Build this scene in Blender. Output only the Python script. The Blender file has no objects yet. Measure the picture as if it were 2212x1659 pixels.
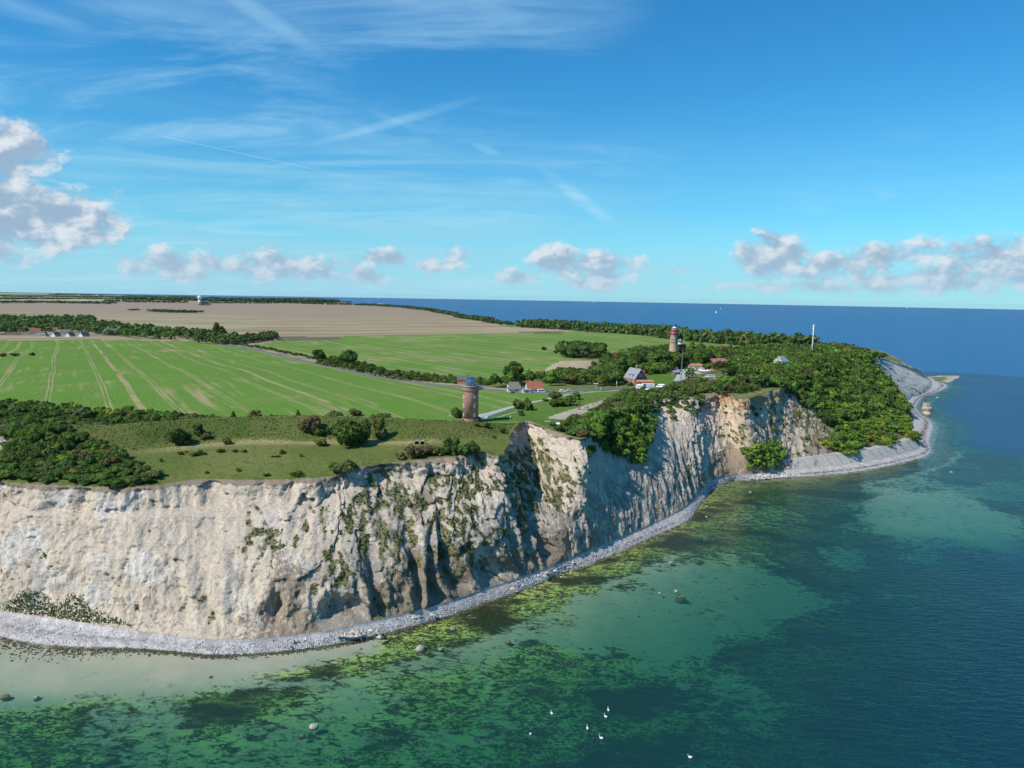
import bpy, math, random
import numpy as np
from mathutils import Matrix, Vector

# ------------------------------------------------------------------ camera, sky, sun, exposure
sc = bpy.context.scene
COL = sc.collection
CAM_H, FPX, PITCH, ROLL = 100.0, 1588.0, math.radians(6.8), math.radians(0.98)
SUN_EL, SUN_AZ = math.radians(45.0), math.radians(-121.0)      # azimuth clockwise from +Y

cam_d = bpy.data.cameras.new('camera'); cam = bpy.data.objects.new('camera', cam_d); COL.objects.link(cam)
cam_d.sensor_width = 36.0; cam_d.lens = 36.0 * FPX / 2212.0
cam_d.clip_start = 1.0; cam_d.clip_end = 80000.0
cam.matrix_world = Matrix.Translation((0, 0, CAM_H)) @ Matrix.Rotation(math.pi / 2 - PITCH, 4, 'X') @ Matrix.Rotation(ROLL, 4, 'Z')
sc.camera = cam
sc.view_settings.view_transform = 'Standard'; sc.view_settings.look = 'None'
sc.view_settings.exposure = 0.0; sc.view_settings.gamma = 1.0; sc.view_settings.use_curve_mapping = False
sc.render.engine = 'CYCLES'
sc.cycles.use_denoising = True
try: sc.cycles.denoiser = 'OPENIMAGEDENOISE'
except Exception: pass
sc.cycles.max_bounces = 5; sc.cycles.diffuse_bounces = 2; sc.cycles.glossy_bounces = 2
sc.cycles.transparent_max_bounces = 6; sc.cycles.caustics_reflective = False; sc.cycles.caustics_refractive = False
sc.cycles.use_adaptive_sampling = True; sc.cycles.adaptive_threshold = 0.01

sun_d = bpy.data.lights.new('sun', 'SUN'); sun = bpy.data.objects.new('sun', sun_d); COL.objects.link(sun)
sun_d.energy = 4.7; sun_d.angle = math.radians(0.55); sun_d.color = (1.0, 0.955, 0.88)
sdir = Vector((math.sin(SUN_AZ) * math.cos(SUN_EL), math.cos(SUN_AZ) * math.cos(SUN_EL), math.sin(SUN_EL)))
sun.rotation_euler = sdir.to_track_quat('Z', 'Y').to_euler(); sun.location = (-300, -100, 400)


class NT:
    """small node-tree writer: values are sockets, numbers or tuples"""
    def __init__(s, tree): s.t = tree; tree.nodes.clear()
    def n(s, typ, ins=None, out=0, **kw):
        nd = s.t.nodes.new(typ)
        for k, v in kw.items(): setattr(nd, k, v)
        for k, v in (ins or {}).items():
            sk = nd.inputs[k]
            if isinstance(v, bpy.types.NodeSocket): s.t.links.new(v, sk)
            else: sk.default_value = v
        return nd.outputs[out]
    def m(s, op, a, b=0.0, c=0.0, clamp=False):
        return s.n('ShaderNodeMath', {0: a, 1: b, 2: c}, operation=op, use_clamp=clamp)
    def vm(s, op, a, b=(0, 0, 0), out=0):
        return s.n('ShaderNodeVectorMath', {0: a, 1: b}, out=out, operation=op)
    def sep(s, v):
        nd = s.t.nodes.new('ShaderNodeSeparateXYZ'); s.t.links.new(v, nd.inputs[0]); return nd.outputs
    def comb(s, x, y, z): return s.n('ShaderNodeCombineXYZ', {0: x, 1: y, 2: z})
    def noise(s, v, scale, detail=4.0, rough=0.55, dist=0.0, out=0):
        return s.n('ShaderNodeTexNoise', {'Vector': v, 'Scale': scale, 'Detail': detail, 'Roughness': rough, 'Distortion': dist}, out=out)
    def ss(s, x, a, b):
        return s.n('ShaderNodeMapRange', {0: x, 1: a, 2: b, 3: 0.0, 4: 1.0}, interpolation_type='SMOOTHSTEP')
    def lin(s, x, a, b, c=0.0, d=1.0):
        return s.n('ShaderNodeMapRange', {0: x, 1: a, 2: b, 3: c, 4: d})
    def mix(s, f, a, b, bl='MIX'):
        nd = s.t.nodes.new('ShaderNodeMix'); nd.data_type = 'RGBA'; nd.blend_type = bl
        for i, v in ((0, f), (6, a), (7, b)):
            if isinstance(v, bpy.types.NodeSocket): s.t.links.new(v, nd.inputs[i])
            else: nd.inputs[i].default_value = v if i == 0 else (*v[:3], 1.0)
        return nd.outputs[2]
    def attr(s, name, out=2): return s.n('ShaderNodeAttribute', out=out, attribute_name=name)
    def link(s, a, b): s.t.links.new(a, b)


world = bpy.data.worlds.new('World'); sc.world = world; world.use_nodes = True
world.cycles.sampling_method = 'MANUAL'; world.cycles.sample_map_resolution = 256
W = NT(world.node_tree)
wd = W.n('ShaderNodeTexCoord', out=0)
wx, wy, wz = W.sep(wd)
zc = W.m('MAXIMUM', wz, 0.0)
skyv = W.comb(wx, wy, W.m('ADD', zc, 0.03))
sky = W.n('ShaderNodeTexSky', {0: skyv}, sky_type='NISHITA', sun_disc=False, sun_elevation=SUN_EL,
          sun_rotation=SUN_AZ % (2 * math.pi), altitude=0.0, air_density=1.15, dust_density=0.0, ozone_density=1.6)
sky = W.n('ShaderNodeHueSaturation', {'Hue': 0.497, 'Saturation': 1.30, 'Value': 1.0, 'Color': sky})
sky = W.mix(1.0, sky, (0.50, 1.30, 1.60), 'MULTIPLY')

az = W.m('ARCTAN2', wx, wy); el = W.m('ARCSINE', zc)
# high thin cirrus on a plane far above
zi = W.m('ADD', zc, 0.10)
cp = W.comb(W.m('DIVIDE', wx, zi), W.m('DIVIDE', wy, zi), 0.0)
cpr = W.n('ShaderNodeMapping', {0: cp, 2: (0, 0, math.radians(-28)), 3: (0.5, 1.25, 1.0)})
c1 = W.noise(cpr, 1.3, 5.0, 0.66, 1.1)
c2 = W.noise(cp, 0.8, 2.0, 0.5)
lmask = W.ss(az, 0.30, -0.20)
cir = W.m('MULTIPLY', W.ss(c1, 0.42, 0.85), W.ss(W.m('ADD', c2, W.m('MULTIPLY', lmask, 0.26)), 0.50, 0.80))
for (a0, e0, ang_, la, lb_, k_) in ((0.085, 0.130, -0.62, .10, .013, .8), (-0.17, 0.215, 0.30, .17, .010, .7), (-0.32, 0.325, -0.45, .16, .022, .55), (-0.10, 0.112, 0.22, .10, .008, .5), (-0.56, 0.29, -0.15, .10, .02, .5), (-0.04, 0.19, -.3, .03, .008, .6)):
    ca_, sa_ = math.cos(ang_), math.sin(ang_); dx_ = W.m('SUBTRACT', az, a0); dy_ = W.m('SUBTRACT', el, e0)
    u_ = W.m('MULTIPLY_ADD', dx_, ca_ / la, W.m('MULTIPLY', dy_, sa_ / la)); v_ = W.m('MULTIPLY_ADD', dx_, -sa_ / lb_, W.m('MULTIPLY', dy_, ca_ / lb_))
    cir = W.m('MAXIMUM', cir, W.m('MULTIPLY', W.ss(W.m('SQRT', W.m('MULTIPLY_ADD', u_, u_, W.m('MULTIPLY', v_, v_))), 1.0, 0.1), W.m('MULTIPLY', W.ss(c1, 0.30, 0.66), k_)))
cir = W.m('MULTIPLY', cir, 0.74)
# pale veil thickening towards the horizon
vn_ = W.noise(W.comb(W.m('MULTIPLY', az, 2.6), W.m('MULTIPLY', el, 24.0), 1.7), 1.0, 4.0, 0.6, 0.4)
veil = W.m('MULTIPLY', W.ss(el, 0.28, 0.03), W.m('MULTIPLY_ADD', W.ss(vn_, 0.36, 0.70), W.m('MULTIPLY_ADD', lmask, 0.50, 0.14), 0.18))
# low cumulus: lumps of cloud standing far out over sea and land
BLOBS = ((-0.600, 0.146, 0.060, 0.046, 1.15), (-0.640, 0.105, 0.070, 0.055, 1.2), (-0.585, 0.078, 0.110, 0.042, 1.3),
         (-0.440, 0.050, 0.022, 0.010, 0.55), (-0.425, 0.030, 0.060, 0.020, 0.95), (-0.32, 0.033, 0.055, 0.022, 0.95), (-0.265, 0.030, 0.060, 0.020, 0.85), (-0.21, 0.022, 0.05, 0.014, 0.8),
         (-0.172, 0.045, 0.034, 0.016, 0.8), (-0.115, 0.038, 0.022, 0.014, 0.75), (-0.078, 0.051, 0.022, 0.017, 0.75), (0.0, 0.026, 0.03, 0.014, 0.7), (0.055, 0.046, 0.04, 0.026, 0.95), (0.11, 0.036, 0.055, 0.026, 0.95), (0.145, 0.041, 0.03, 0.02, 0.8),
         (0.215, 0.037, 0.03, 0.008, 0.55), (0.335, 0.055, 0.042, 0.030, 1.1), (0.40, 0.042, 0.045, 0.020, 0.9), (0.445, 0.048, 0.035, 0.022, 0.9), (0.495, 0.062, 0.035, 0.020, 0.8),
         (0.545, 0.058, 0.032, 0.018, 0.75), (0.58, 0.045, 0.06, 0.030, 1.1), (0.50, 0.028, 0.13, 0.018, 0.9), (0.66, 0.045, 0.06, 0.03, 1.0), (0.40, 0.018, 0.16, 0.010, 0.7), (-0.62, 0.034, 0.06, 0.014, 0.7), (-0.90, 0.06, 0.14, 0.04, 1.0), (0.95, 0.05, 0.16, 0.03, 1.0))
pae = W.comb(az, el, 0.0); blob = -0.5
for (a0, e0, wa_, we_, k_) in BLOBS:
    wa_, we_ = (wa_ * 1.25, we_ * 1.22) if we_ < .04 else (wa_, we_)
    q = W.n('ShaderNodeVectorMath', {0: pae, 1: (1 / wa_, 1 / we_, 0), 2: (-a0 / wa_, -e0 / we_, 0)}, operation='MULTIPLY_ADD')
    blob = W.m('MAXIMUM', blob, W.m('MULTIPLY_ADD', W.vm('DOT_PRODUCT', q, q, out=1), -0.62, 0.62 * k_ - 0.10))
cq = W.n('ShaderNodeVectorMath', {0: pae, 1: (30, 44, 0), 2: (0, 0, 3.1)}, operation='MULTIPLY_ADD')
n0 = W.noise(cq, 1.0, 6.0, 0.58, 0.15); n1_ = W.noise(W.vm('ADD', cq, (-0.33, 0.44, 0)), 1.0, 3.0, 0.55, 0.15)
d0 = W.m('MULTIPLY_ADD', W.m('SUBTRACT', n0, 0.5), 2.0, blob)
cden = W.ss(d0, -0.10, 0.46)
lit = W.ss(W.m('MULTIPLY_ADD', W.m('SUBTRACT', n0, n1_), 2.2, W.m('MULTIPLY', d0, -0.25)), -0.34, 0.34)
ccol = W.mix(lit, (3.7, 5.1, 6.8), (8.6, 9.1, 9.6))
ccol = W.mix(W.m('MULTIPLY', W.ss(el, 0.08, 0.0), 0.6), ccol, (4.4, 6.7, 8.6))
out = W.mix(W.m('MINIMUM', veil, 0.8), sky, (3.9, 7.5, 9.2))
out = W.mix(W.m('MULTIPLY', W.ss(el, 0.11, 0.0), 0.7), out, (4.0, 7.1, 9.4))
out = W.mix(cir, out, (5.2, 8.6, 10.8))
# a contrail: the great circle through two directions
def trail(a, b, wdt, k, lo, hi):
    n = Vector(a).cross(Vector(b)).normalized()
    d = W.vm('DOT_PRODUCT', wd, tuple(n), out=1)
    ln = W.m('MULTIPLY', W.ss(W.m('ABSOLUTE', d), wdt, 0.0), W.m('MULTIPLY', W.ss(az, lo, lo + 0.01), W.ss(az, hi, hi - 0.22)))
    return W.m('MULTIPLY', ln, k)
def rdir(px, py):
    x = (px - 1106) / FPX; y = -(py - 829.5) / FPX
    c, s = math.cos(ROLL), math.sin(ROLL); x, y = c * x - s * y, s * x + c * y
    return Vector((x, math.cos(PITCH) + math.sin(PITCH) * y, -math.sin(PITCH) + math.cos(PITCH) * y)).normalized()
out = W.mix(trail(rdir(385, 302), rdir(700, 370), 0.0009, 0.26, -0.44, -0.12), out, (8.2, 9.4, 10.4))
out = W.mix(W.m('MULTIPLY', cden, 0.93), out, ccol)
bg = W.n('ShaderNodeBackground', {0: out, 1: 0.09})
W.link(bg, W.t.nodes.new('ShaderNodeOutputWorld').inputs[0])

# ------------------------------------------------------------------ helpers
RNG = np.random.default_rng(7); random.seed(7)

def ray(px, py):
    x = (px - 1106) / FPX; y = -(py - 829.5) / FPX
    c, s = math.cos(ROLL), math.sin(ROLL); x, y = c * x - s * y, s * x + c * y
    cp_, sp_ = math.cos(PITCH), math.sin(PITCH)
    return np.array([x, cp_ + sp_ * y, -sp_ + cp_ * y])
def at(px, py, z):
    d = ray(px, py); t = (z - CAM_H) / d[2]; return d * t + np.array([0, 0, CAM_H])
def proj(P):
    """plan point -> picture position (for choosing which trees show largest)"""
    P = np.atleast_2d(P) - np.array([0, 0, CAM_H])
    cp_, sp_ = math.cos(PITCH), math.sin(PITCH)
    f = P[:, 1] * cp_ - P[:, 2] * sp_; u = P[:, 1] * sp_ + P[:, 2] * cp_; x = P[:, 0]
    c, s = math.cos(ROLL), math.sin(ROLL)
    return np.stack([1106 + FPX * (c * x + s * u) / f, 829.5 - FPX * (-s * x + c * u) / f, f], 1)

def _h(ix, iy, iz, seed):
    h = (ix.astype(np.int64) * 374761393 + iy.astype(np.int64) * 668265263 + iz.astype(np.int64) * 1274126177 + seed * 362437) & 0xffffffff
    h = ((h ^ (h >> 13)) * 1103515245) & 0xffffffff; h = (h ^ (h >> 16)) & 0xffffffff
    h = (h * 2654435761) & 0xffffffff
    return ((h >> 8) & 0xffff) / 65535.0
def vn(x, y, z=0.0, seed=0):
    x, y, z = np.broadcast_arrays(np.asarray(x, float), np.asarray(y, float), np.asarray(z, float))
    x0, y0, z0 = np.floor(x), np.floor(y), np.floor(z)
    fx, fy, fz = x - x0, y - y0, z - z0
    fx, fy, fz = [t * t * t * (t * (t * 6 - 15) + 10) for t in (fx, fy, fz)]
    r = 0
    flat = not np.any(fz)
    for dz in ((0,) if flat else (0, 1)):
        a = _h(x0, y0, z0 + dz, seed) * (1 - fx) + _h(x0 + 1, y0, z0 + dz, seed) * fx
        b = _h(x0, y0 + 1, z0 + dz, seed) * (1 - fx) + _h(x0 + 1, y0 + 1, z0 + dz, seed) * fx
        v = a * (1 - fy) + b * fy
        r = v if flat else r + v * ((1 - fz) if dz == 0 else fz)
    return r
def fbm(x, y, oct=4, seed=0, gain=0.5, lac=2.03):
    r, a, t = 0, 1.0, 0
    x = np.asarray(x, float); y = np.asarray(y, float); x, y = 0.82 * x - 0.57 * y, 0.57 * x + 0.82 * y
    for i in range(oct):
        r = r + a * (vn(x, y, 0.0, seed + i * 17) - 0.5); t += a; a *= gain; x, y = (0.8 * x - 0.6 * y) * lac + 11.3, (0.6 * x + 0.8 * y) * lac - 7.1
    return r / t * 2
def cells(x, y, seed=0):
    """cellular pattern: a random tilted facet per cell (-1..1) and distance to the cell border"""
    x = np.asarray(x, float); y = np.asarray(y, float); x, y = 0.96 * x - 0.28 * y, 0.28 * x + 0.96 * y
    x0, y0 = np.floor(x), np.floor(y); f1 = np.full(x.shape, 9.0); f2 = f1.copy(); val = np.zeros(x.shape); z0 = np.zeros(x.shape)
    for i in (-1, 0, 1):
        for j in (-1, 0, 1):
            cx_, cy_ = x0 + i, y0 + j; dx = cx_ + _h(cx_, cy_, z0, seed) - x; dy = cy_ + _h(cx_, cy_, z0, seed + 1) - y; d = np.hypot(dx, dy)
            v = (_h(cx_, cy_, z0, seed + 2) - .5) * 2 + dx * (_h(cx_, cy_, z0, seed + 3) - .5) * 3 + dy * (_h(cx_, cy_, z0, seed + 4) - .5) * 3
            m = d < f1; f2 = np.where(m, f1, np.minimum(f2, d)); val = np.where(m, v, val); f1 = np.where(m, d, f1)
    return val, f2 - f1
def sstep(a, b, x):
    t = np.clip((np.asarray(x, float) - a) / (b - a), 0, 1); return t * t * (3 - 2 * t)

def inpoly(x, y, poly):
    poly = np.asarray(poly)[:, :2]; ins = np.zeros(np.shape(x), bool)
    for (x1, y1), (x2, y2) in zip(poly, np.roll(poly, -1, 0)):
        if y1 == y2: continue
        c = (y1 > y) != (y2 > y)
        ins ^= c & (x < (x2 - x1) * (y - y1) / (y2 - y1) + x1)
    return ins
def polydist(x, y, line):
    """distance to a polyline, index position along it"""
    best = np.full(np.shape(x), 1e18); pos = np.zeros(np.shape(x))
    for i in range(len(line) - 1):
        ax, ay = line[i][:2]; bx_, by_ = line[i + 1][:2]
        dx, dy = bx_ - ax, by_ - ay; L = dx * dx + dy * dy + 1e-9
        t = np.clip(((x - ax) * dx + (y - ay) * dy) / L, 0, 1)
        d = (x - ax - t * dx) ** 2 + (y - ay - t * dy) ** 2
        m = d < best; best = np.where(m, d, best); pos = np.where(m, i + t, pos)
    return np.sqrt(best), pos

def mesh(name, V, F, mat=None, smooth=True, attrs=None, midx=None):
    me = bpy.data.meshes.new(name)
    V = np.asarray(V, np.float32).reshape(-1, 3)
    if isinstance(F, np.ndarray):
        k = F.shape[1]; nf = len(F)
        me.vertices.add(len(V)); me.vertices.foreach_set('co', V.ravel())
        me.loops.add(nf * k); me.loops.foreach_set('vertex_index', F.ravel().astype(np.int32))
        me.polygons.add(nf); me.polygons.foreach_set('loop_start', np.arange(0, nf * k, k, dtype=np.int32))
        me.polygons.foreach_set('loop_total', np.full(nf, k, np.int32))
    else:
        me.from_pydata([tuple(map(float, v)) for v in V], [], [list(map(int, f)) for f in F])
    if mat is not None:
        for m_ in (mat if isinstance(mat, (list, tuple)) else [mat]): me.materials.append(m_)
    if midx is not None: me.polygons.foreach_set('material_index', np.asarray(midx, np.int32))
    me.polygons.foreach_set('use_smooth', np.full(len(me.polygons), smooth))
    for k_, v in (attrs or {}).items():
        v = np.asarray(v, np.float32)
        if v.ndim == 1: a = me.attributes.new(k_, 'FLOAT', 'POINT'); a.data.foreach_set('value', v)
        else: a = me.attributes.new(k_, 'FLOAT_COLOR', 'POINT'); a.data.foreach_set('color', np.c_[v, np.ones(len(v))].astype(np.float32).ravel())
    me.update(calc_edges=True)
    return me
def link(name, me, parent=None, **props):
    o = bpy.data.objects.new(name, me); COL.objects.link(o)
    if parent is not None: o.parent = parent
    for k, v in props.items():
        if v is not None: o[k] = v
    return o
def thing(name, loc, label, cat, group=None, rz=0.0, s=1.0):
    o = bpy.data.objects.new(name, None); COL.objects.link(o); o.location = tuple(float(v) for v in loc); o.rotation_euler = (0, 0, rz)
    o.scale = (s, s, s); o.empty_display_size = 0.5; o['label'] = label; o['category'] = cat
    if group: o['group'] = group
    return o
def gridfaces(nr, nc):
    i = np.arange((nr - 1) * nc).reshape(nr - 1, nc)[:, :-1].ravel()
    return np.stack([i, i + 1, i + nc + 1, i + nc], 1)

def material(name, rough=0.85, spec=0.2):
    m = bpy.data.materials.new(name); m.use_nodes = True; t = NT(m.node_tree)
    b = t.t.nodes.new('ShaderNodeBsdfPrincipled'); b.inputs['Roughness'].default_value = rough
    b.inputs['Specular IOR Level'].default_value = spec
    o = t.t.nodes.new('ShaderNodeOutputMaterial'); t.link(b.outputs[0], o.inputs[0])
    return m, t, b
def plain(name, col, rough=0.7, var=0.12, scale=0.8, metal=0.0, spec=0.3):
    m, t, b = material(name, rough, spec)
    p = t.n('ShaderNodeTexCoord', out=3)
    n = t.noise(p, scale, 5.0, 0.6)
    k = t.lin(n, 0.25, 0.75, 1 - var, 1 + var)
    c = t.mix(1.0, (*col, 1), t.comb(k, k, k), 'MULTIPLY'); t.link(c, b.inputs['Base Color'])
    b.inputs['Metallic'].default_value = metal
    return m
def bump(t, b, h, strength=0.6, dist=0.5):
    nb = t.n('ShaderNodeBump', {'Strength': strength, 'Distance': dist, 'Height': h}); t.link(nb, b.inputs['Normal'])

# ------------------------------------------------------------------ the coast, in plan (water's edge, cliff toe, cliff top)
def P2(px, py, z): return at(px, py, z)[:2]
# rows: water, toe, top, top height, profile (left, spur, fan, bulge), gully size, shear, vegetation, scar
ROWS = []
def row(w, t, c, z, prof, gul, shear, veg, plan=''):
    w = np.array(w, float) if 'w' in plan else P2(*w, 0.0)
    t = np.array(t, float) if 't' in plan else P2(*t, 2.5)
    c = np.array(c, float) if 'c' in plan else P2(*c, z)
    ROWS.append((*w, *t, *c, z, *prof, gul, shear, veg))
PL, PS, PF, PB = (1, 0, 0, 0), (0, 1, 0, 0), (0, 0, 1, 0), (0, 0, 0, 1)
row((-700, 330), (-690, 345), (-670, 372), 40, PL, 1.5, 0, .1, 'wtc')
row((-420, 296), (-415, 308), (-398, 332), 40, PL, 1.5, 0, .1, 'wtc')
row((-300, 262), (-296, 274), (-283, 300), 41, PL, 1.5, 0, .1, 'wtc')
row((-228, 244), (-224, 256), (-203, 288), 42, PL, 1.0, 0, .0, 'wtc')
row((-205, 225), (-205, 232), (-188, 266), 40, PL, 1.0, 0, .2, 'wtc')
row((-180, 212), (-183, 219), (-178, 247), 37, PL, 1.0, 0, .1, 'wtc')
row((0, 1367), (0, 1327), (0, 1041), 36, PL, 1.0, 0, .08)
row((133, 1391), (133, 1346), (150, 1049), 36, PL, 1.0, 0, .06)
row((300, 1399), (300, 1369), (300, 1052), 36, PL, 1.0, 0, .06)
row((433, 1409), (433, 1384), (430, 1036), 36.5, (.8, .2, 0, 0), 1.3, 0, .25)
row((533, 1406), (533, 1384), (567, 1037), 36.5, (.6, .4, 0, 0), 2.0, 2, .38)
row((633, 1397), (633, 1376), (683, 1033), 37, (.4, .6, 0, 0), 3.0, 3, .45)
row((690, 1390), (690, 1369), (736, 1025), 37.5, (.3, .7, 0, 0), 3.6, 4, .55)
row((745, 1382), (745, 1358), (752, 1012), 39, PS, 4.2, 6, .70)
row((867, 1352), (860, 1333), (877, 996), 39, PS, 5.0, 8, .68)
row((960, 1330), (967, 1301), (984, 986), 40, PS, 5.0, 10, .66)
row((1060, 1296), (1045, 1272), (1037, 977), 41, PS, 4.5, 12, .55)
row((1105, 1281), (1092, 1258), (1080, 985), 40, PS, 4.2, 14, .45)
row((1133, 1269), (1128, 1246), (1098, 958), 41, (0, .8, .2, 0), 3.8, 15, .78)
row((1158, 1260), (1155, 1236), (1114, 920), 42, (0, .8, .2, 0), 3.4, 16, .84)
row((1182, 1251), (1177, 1229), (1142, 910), 42, (0, .7, .3, 0), 3.0, 16, .82)
row((1215, 1238), (1203, 1218), (1190, 929), 42, (0, .5, .3, .2), 2.6, 15, .62)
row((1267, 1219), (1250, 1196), (1262, 946), 42, (0, .3, .3, .4), 1.1, 12, .42)
row((1333, 1191), (1320, 1167), (1298, 911), 42, (0, .1, .3, .6), .5, 10, .24)
row((1400, 1160), (1392, 1136), (1368, 884), 42, (0, 0, .2, .8), .4, 8, .20)
row((1467, 1126), (1467, 1100), (1404, 868), 42, (0, 0, .3, .7), .6, 6, .16)
row((1503, 1098), (1490, 1082), (1440, 860), 42, (0, 0, .6, .4), 2.0, 4, .18)
row((1522, 1075), (1507, 1063), (1492, 858), 43, (0, 0, .9, .1), 2.4, 3, .24)
row((1540, 1052), (1527, 1045), (1530, 850), 43, PF, .8, 10, .28)
row((1580, 1037), (1575, 1030), (1567, 848), 43, PF, .5, 14, .32)
row((1640, 1036), (1640, 1024), (1606, 862), 43, PF, .5, 16, .34)
row((1700, 1031), (1700, 1016), (185, 492), 43, PF, .6, 14, .46, 'c')
row((1834, 1018), (1834, 1001), (240, 565), 43, PF, 1.0, 0, 1.0, 'c')
row((1934, 1000), (1925, 985), (285, 640), 43, PF, 1.0, 0, 1.0, 'c')
row((1997, 978), (1985, 963), (310, 680), 43, PF, 1.0, 0, 1.0, 'c')
row((2007, 943), (300, 555), (330, 702), 43, PF, 1.0, 0, 1.0, 'tc')
row((2012, 913), (340, 620), (335, 700), 43, PF, 1.0, 0, 1.0, 'tc')
row((1986, 894), (362, 672), (345, 712), 42.5, PF, 1.0, 0, .75, 'tc')
row((1971, 864), (406, 745), (352, 722), 42, PF, .45, 6, .03, 'tc')
row((1996, 855), (445, 793), (376, 760), 43, PF, .45, 8, .03, 'tc')
row((2016, 843), (478, 836), (396, 792), 42, PF, .45, 8, .03, 'tc')
row((530, 905), (508, 888), (440, 846), 33, PF, .4, 6, .05, 'wtc')
row((548, 950), (530, 930), (496, 893), 20, PF, 1.2, 0, .2, 'wtc')
row((565, 1010), (548, 1000), (515, 960), 15, PF, 1.0, 0, .6, 'wtc')
row((510, 1110), (495, 1105), (440, 1050), 34, PF, 1, 0, 1.0, 'wtc')
row((330, 1265), (318, 1258), (270, 1218), 40, PF, 1, 0, 1.0, 'wtc')
row((60, 1565), (45, 1558), (5, 1522), 40, PF, 1, 0, 1.0, 'wtc')
row((15, 1740), (2, 1734), (-30, 1720), 39, PF, 1, 0, 1.0, 'wtc')
row((-105, 2320), (-118, 2314), (-150, 2300), 36, PF, 1, 0, 1.0, 'wtc')
row((-260, 3080), (-273, 3074), (-305, 3060), 34, PF, 1, 0, 1.0, 'wtc')
row((-375, 3520), (-388, 3514), (-420, 3500), 34, PF, 1, 0, 1.0, 'wtc')
row((-500, 3870), (-513, 3864), (-545, 3850), 34, PF, 1, 0, 1.0, 'wtc')
row((-800, 4900), (-820, 4900), (-860, 4880), 24, PF, 1, 0, 1.0, 'wtc')
row((-1900, 7400), (-1920, 7400), (-1960, 7380), 22, PF, 1, 0, 1.0, 'wtc')
row((-5000, 11000), (-5020, 10990), (-5060, 10970), 20, PF, 1, 0, 1.0, 'wtc')
row((-9000, 12500), (-9020, 12480), (-9060, 12460), 20, PF, 1, 0, 1.0, 'wtc')
row((-14000, 12000), (-14000, 11980), (-14000, 11950), 20, PF, 1, 0, 1.0, 'wtc')
ROWS = np.array(ROWS)

def catmull(R, i, t):
    n = len(R); p0, p1, p2, p3 = R[max(i - 1, 0)], R[i], R[i + 1], R[min(i + 2, n - 1)]
    t = t[:, None]; T = 0.5
    m1, m2 = (p2 - p0) * T, (p3 - p1) * T
    # keep tangents short so tight corners do not overshoot
    L = np.linalg.norm((p2 - p1)[:6]); 
    for m_ in (m1, m2):
        l_ = np.linalg.norm(m_[:6])
        if l_ > L: m_ *= L / l_
    return (2 * t**3 - 3 * t**2 + 1) * p1 + (t**3 - 2 * t**2 + t) * m1 + (-2 * t**3 + 3 * t**2) * p2 + (t**3 - t**2) * m2
cs, segid = [], []
for i in range(len(ROWS) - 1):
    a, b = ROWS[i], ROWS[i + 1]
    L = max(np.hypot(*(b - a)[2:4]), 0.75 * np.hypot(*(b - a)[4:6]), np.hypot(*(b - a)[0:2]))
    d = min(np.hypot(a[2], a[3]), np.hypot(b[2], b[3]))
    step = 0.5 if (5 <= i <= 30) else (1.3 if d < 1150 else (9 if d < 2600 else 60))
    n = max(2, int(L / step)); t = np.arange(n) / n
    cs.append(catmull(ROWS, i, t)); segid.append(np.full(n, i) + t)
cs = np.concatenate(cs + [ROWS[-1:]]); segid = np.concatenate(segid + [[len(ROWS) - 1.0]])
NS = len(cs)
_nw = (.42 * sstep(8.0, 10.5, segid) * (1 - .6 * sstep(29.5, 31, segid)))[:, None]; cs[:, 2:4] += _nw * (cs[:, 0:2] - cs[:, 2:4])
TOE, TOP, WAT = cs[:, 2:4], cs[:, 4:6], cs[:, 0:2]
mid = (TOE + TOP) / 2
SARC = np.r_[0, np.cumsum(np.hypot(*np.diff(mid, axis=0).T))]
ZTOP = cs[:, 6]
wn = WAT - TOE; 
k = np.ones(9) / 9
tang = np.gradient(mid, axis=0)
for c_ in range(2): tang[:, c_] = np.convolve(np.pad(tang[:, c_], 20, 'edge'), np.ones(41) / 41, 'valid')
OUT = np.stack([tang[:, 1], -tang[:, 0]], 1); OUT /= np.linalg.norm(OUT, axis=1)[:, None] + 1e-9   # seaward

# ------------------------------------------------------------------ height of the land
HC = np.array([(-74, 284, 39.5), (-177, 275, 40), (-120, 262, 37.5), (-30, 300, 40.5), (-19, 341, 41), (-100, 360, 41.5), (-100, 420, 41.5), (-300, 420, 38), (-520, 480, 35),
    (-200, 520, 39), (-420, 620, 33), (-280, 800, 32), (-500, 1121, 25), (-735, 1053, 24), (-1000, 800, 26), (-346, 1081, 28), (25, 421, 42), (92, 503, 43), (137, 620, 45),
    (180, 560, 43), (190, 690, 46), (230, 750, 44), (353, 872, 45), (315, 922, 43), (60, 640, 38), (30, 720, 34), (-20, 640, 35), (-60, 560, 38), (0, 900, 33), (100, 860, 35), (110, 1040, 38), (230, 1250, 41),
    (11, 1488, 40), (-250, 1250, 29), (-300, 1600, 31), (-150, 950, 31), (-541, 3500, 34), (-1616, 3811, 36), (-2500, 3000, 25), (-1500, 2000, 24), (-800, 1700, 24), (-3200, 6500, 24), (-7000, 10000, 20), (-6000, 4000, 22), (-1600, 1000, 24)], float)
HA, HR, HZ = np.arctan2(HC[:, 0], HC[:, 1]), np.log(np.hypot(HC[:, 0], HC[:, 1])), HC[:, 2]
CREST = np.array([(*P2(px, py, z), z) for px, py, z in ((40, 945, 43), (83, 921, 45.5), (150, 916, 46.5), (217, 919, 46), (290, 914, 46.5), (417, 904, 46.5), (550, 900, 46.5), (633, 898, 47), (737, 899, 47),
    (837, 903, 46.5), (904, 907, 46), (1004, 910, 45), (1070, 914, 43.5), (1100, 919, 42.5))])
_nt = np.hypot(*TOP.T) < 560; TOPL = TOP[_nt][::8]; TOPZ = ZTOP[_nt][::8]
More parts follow.
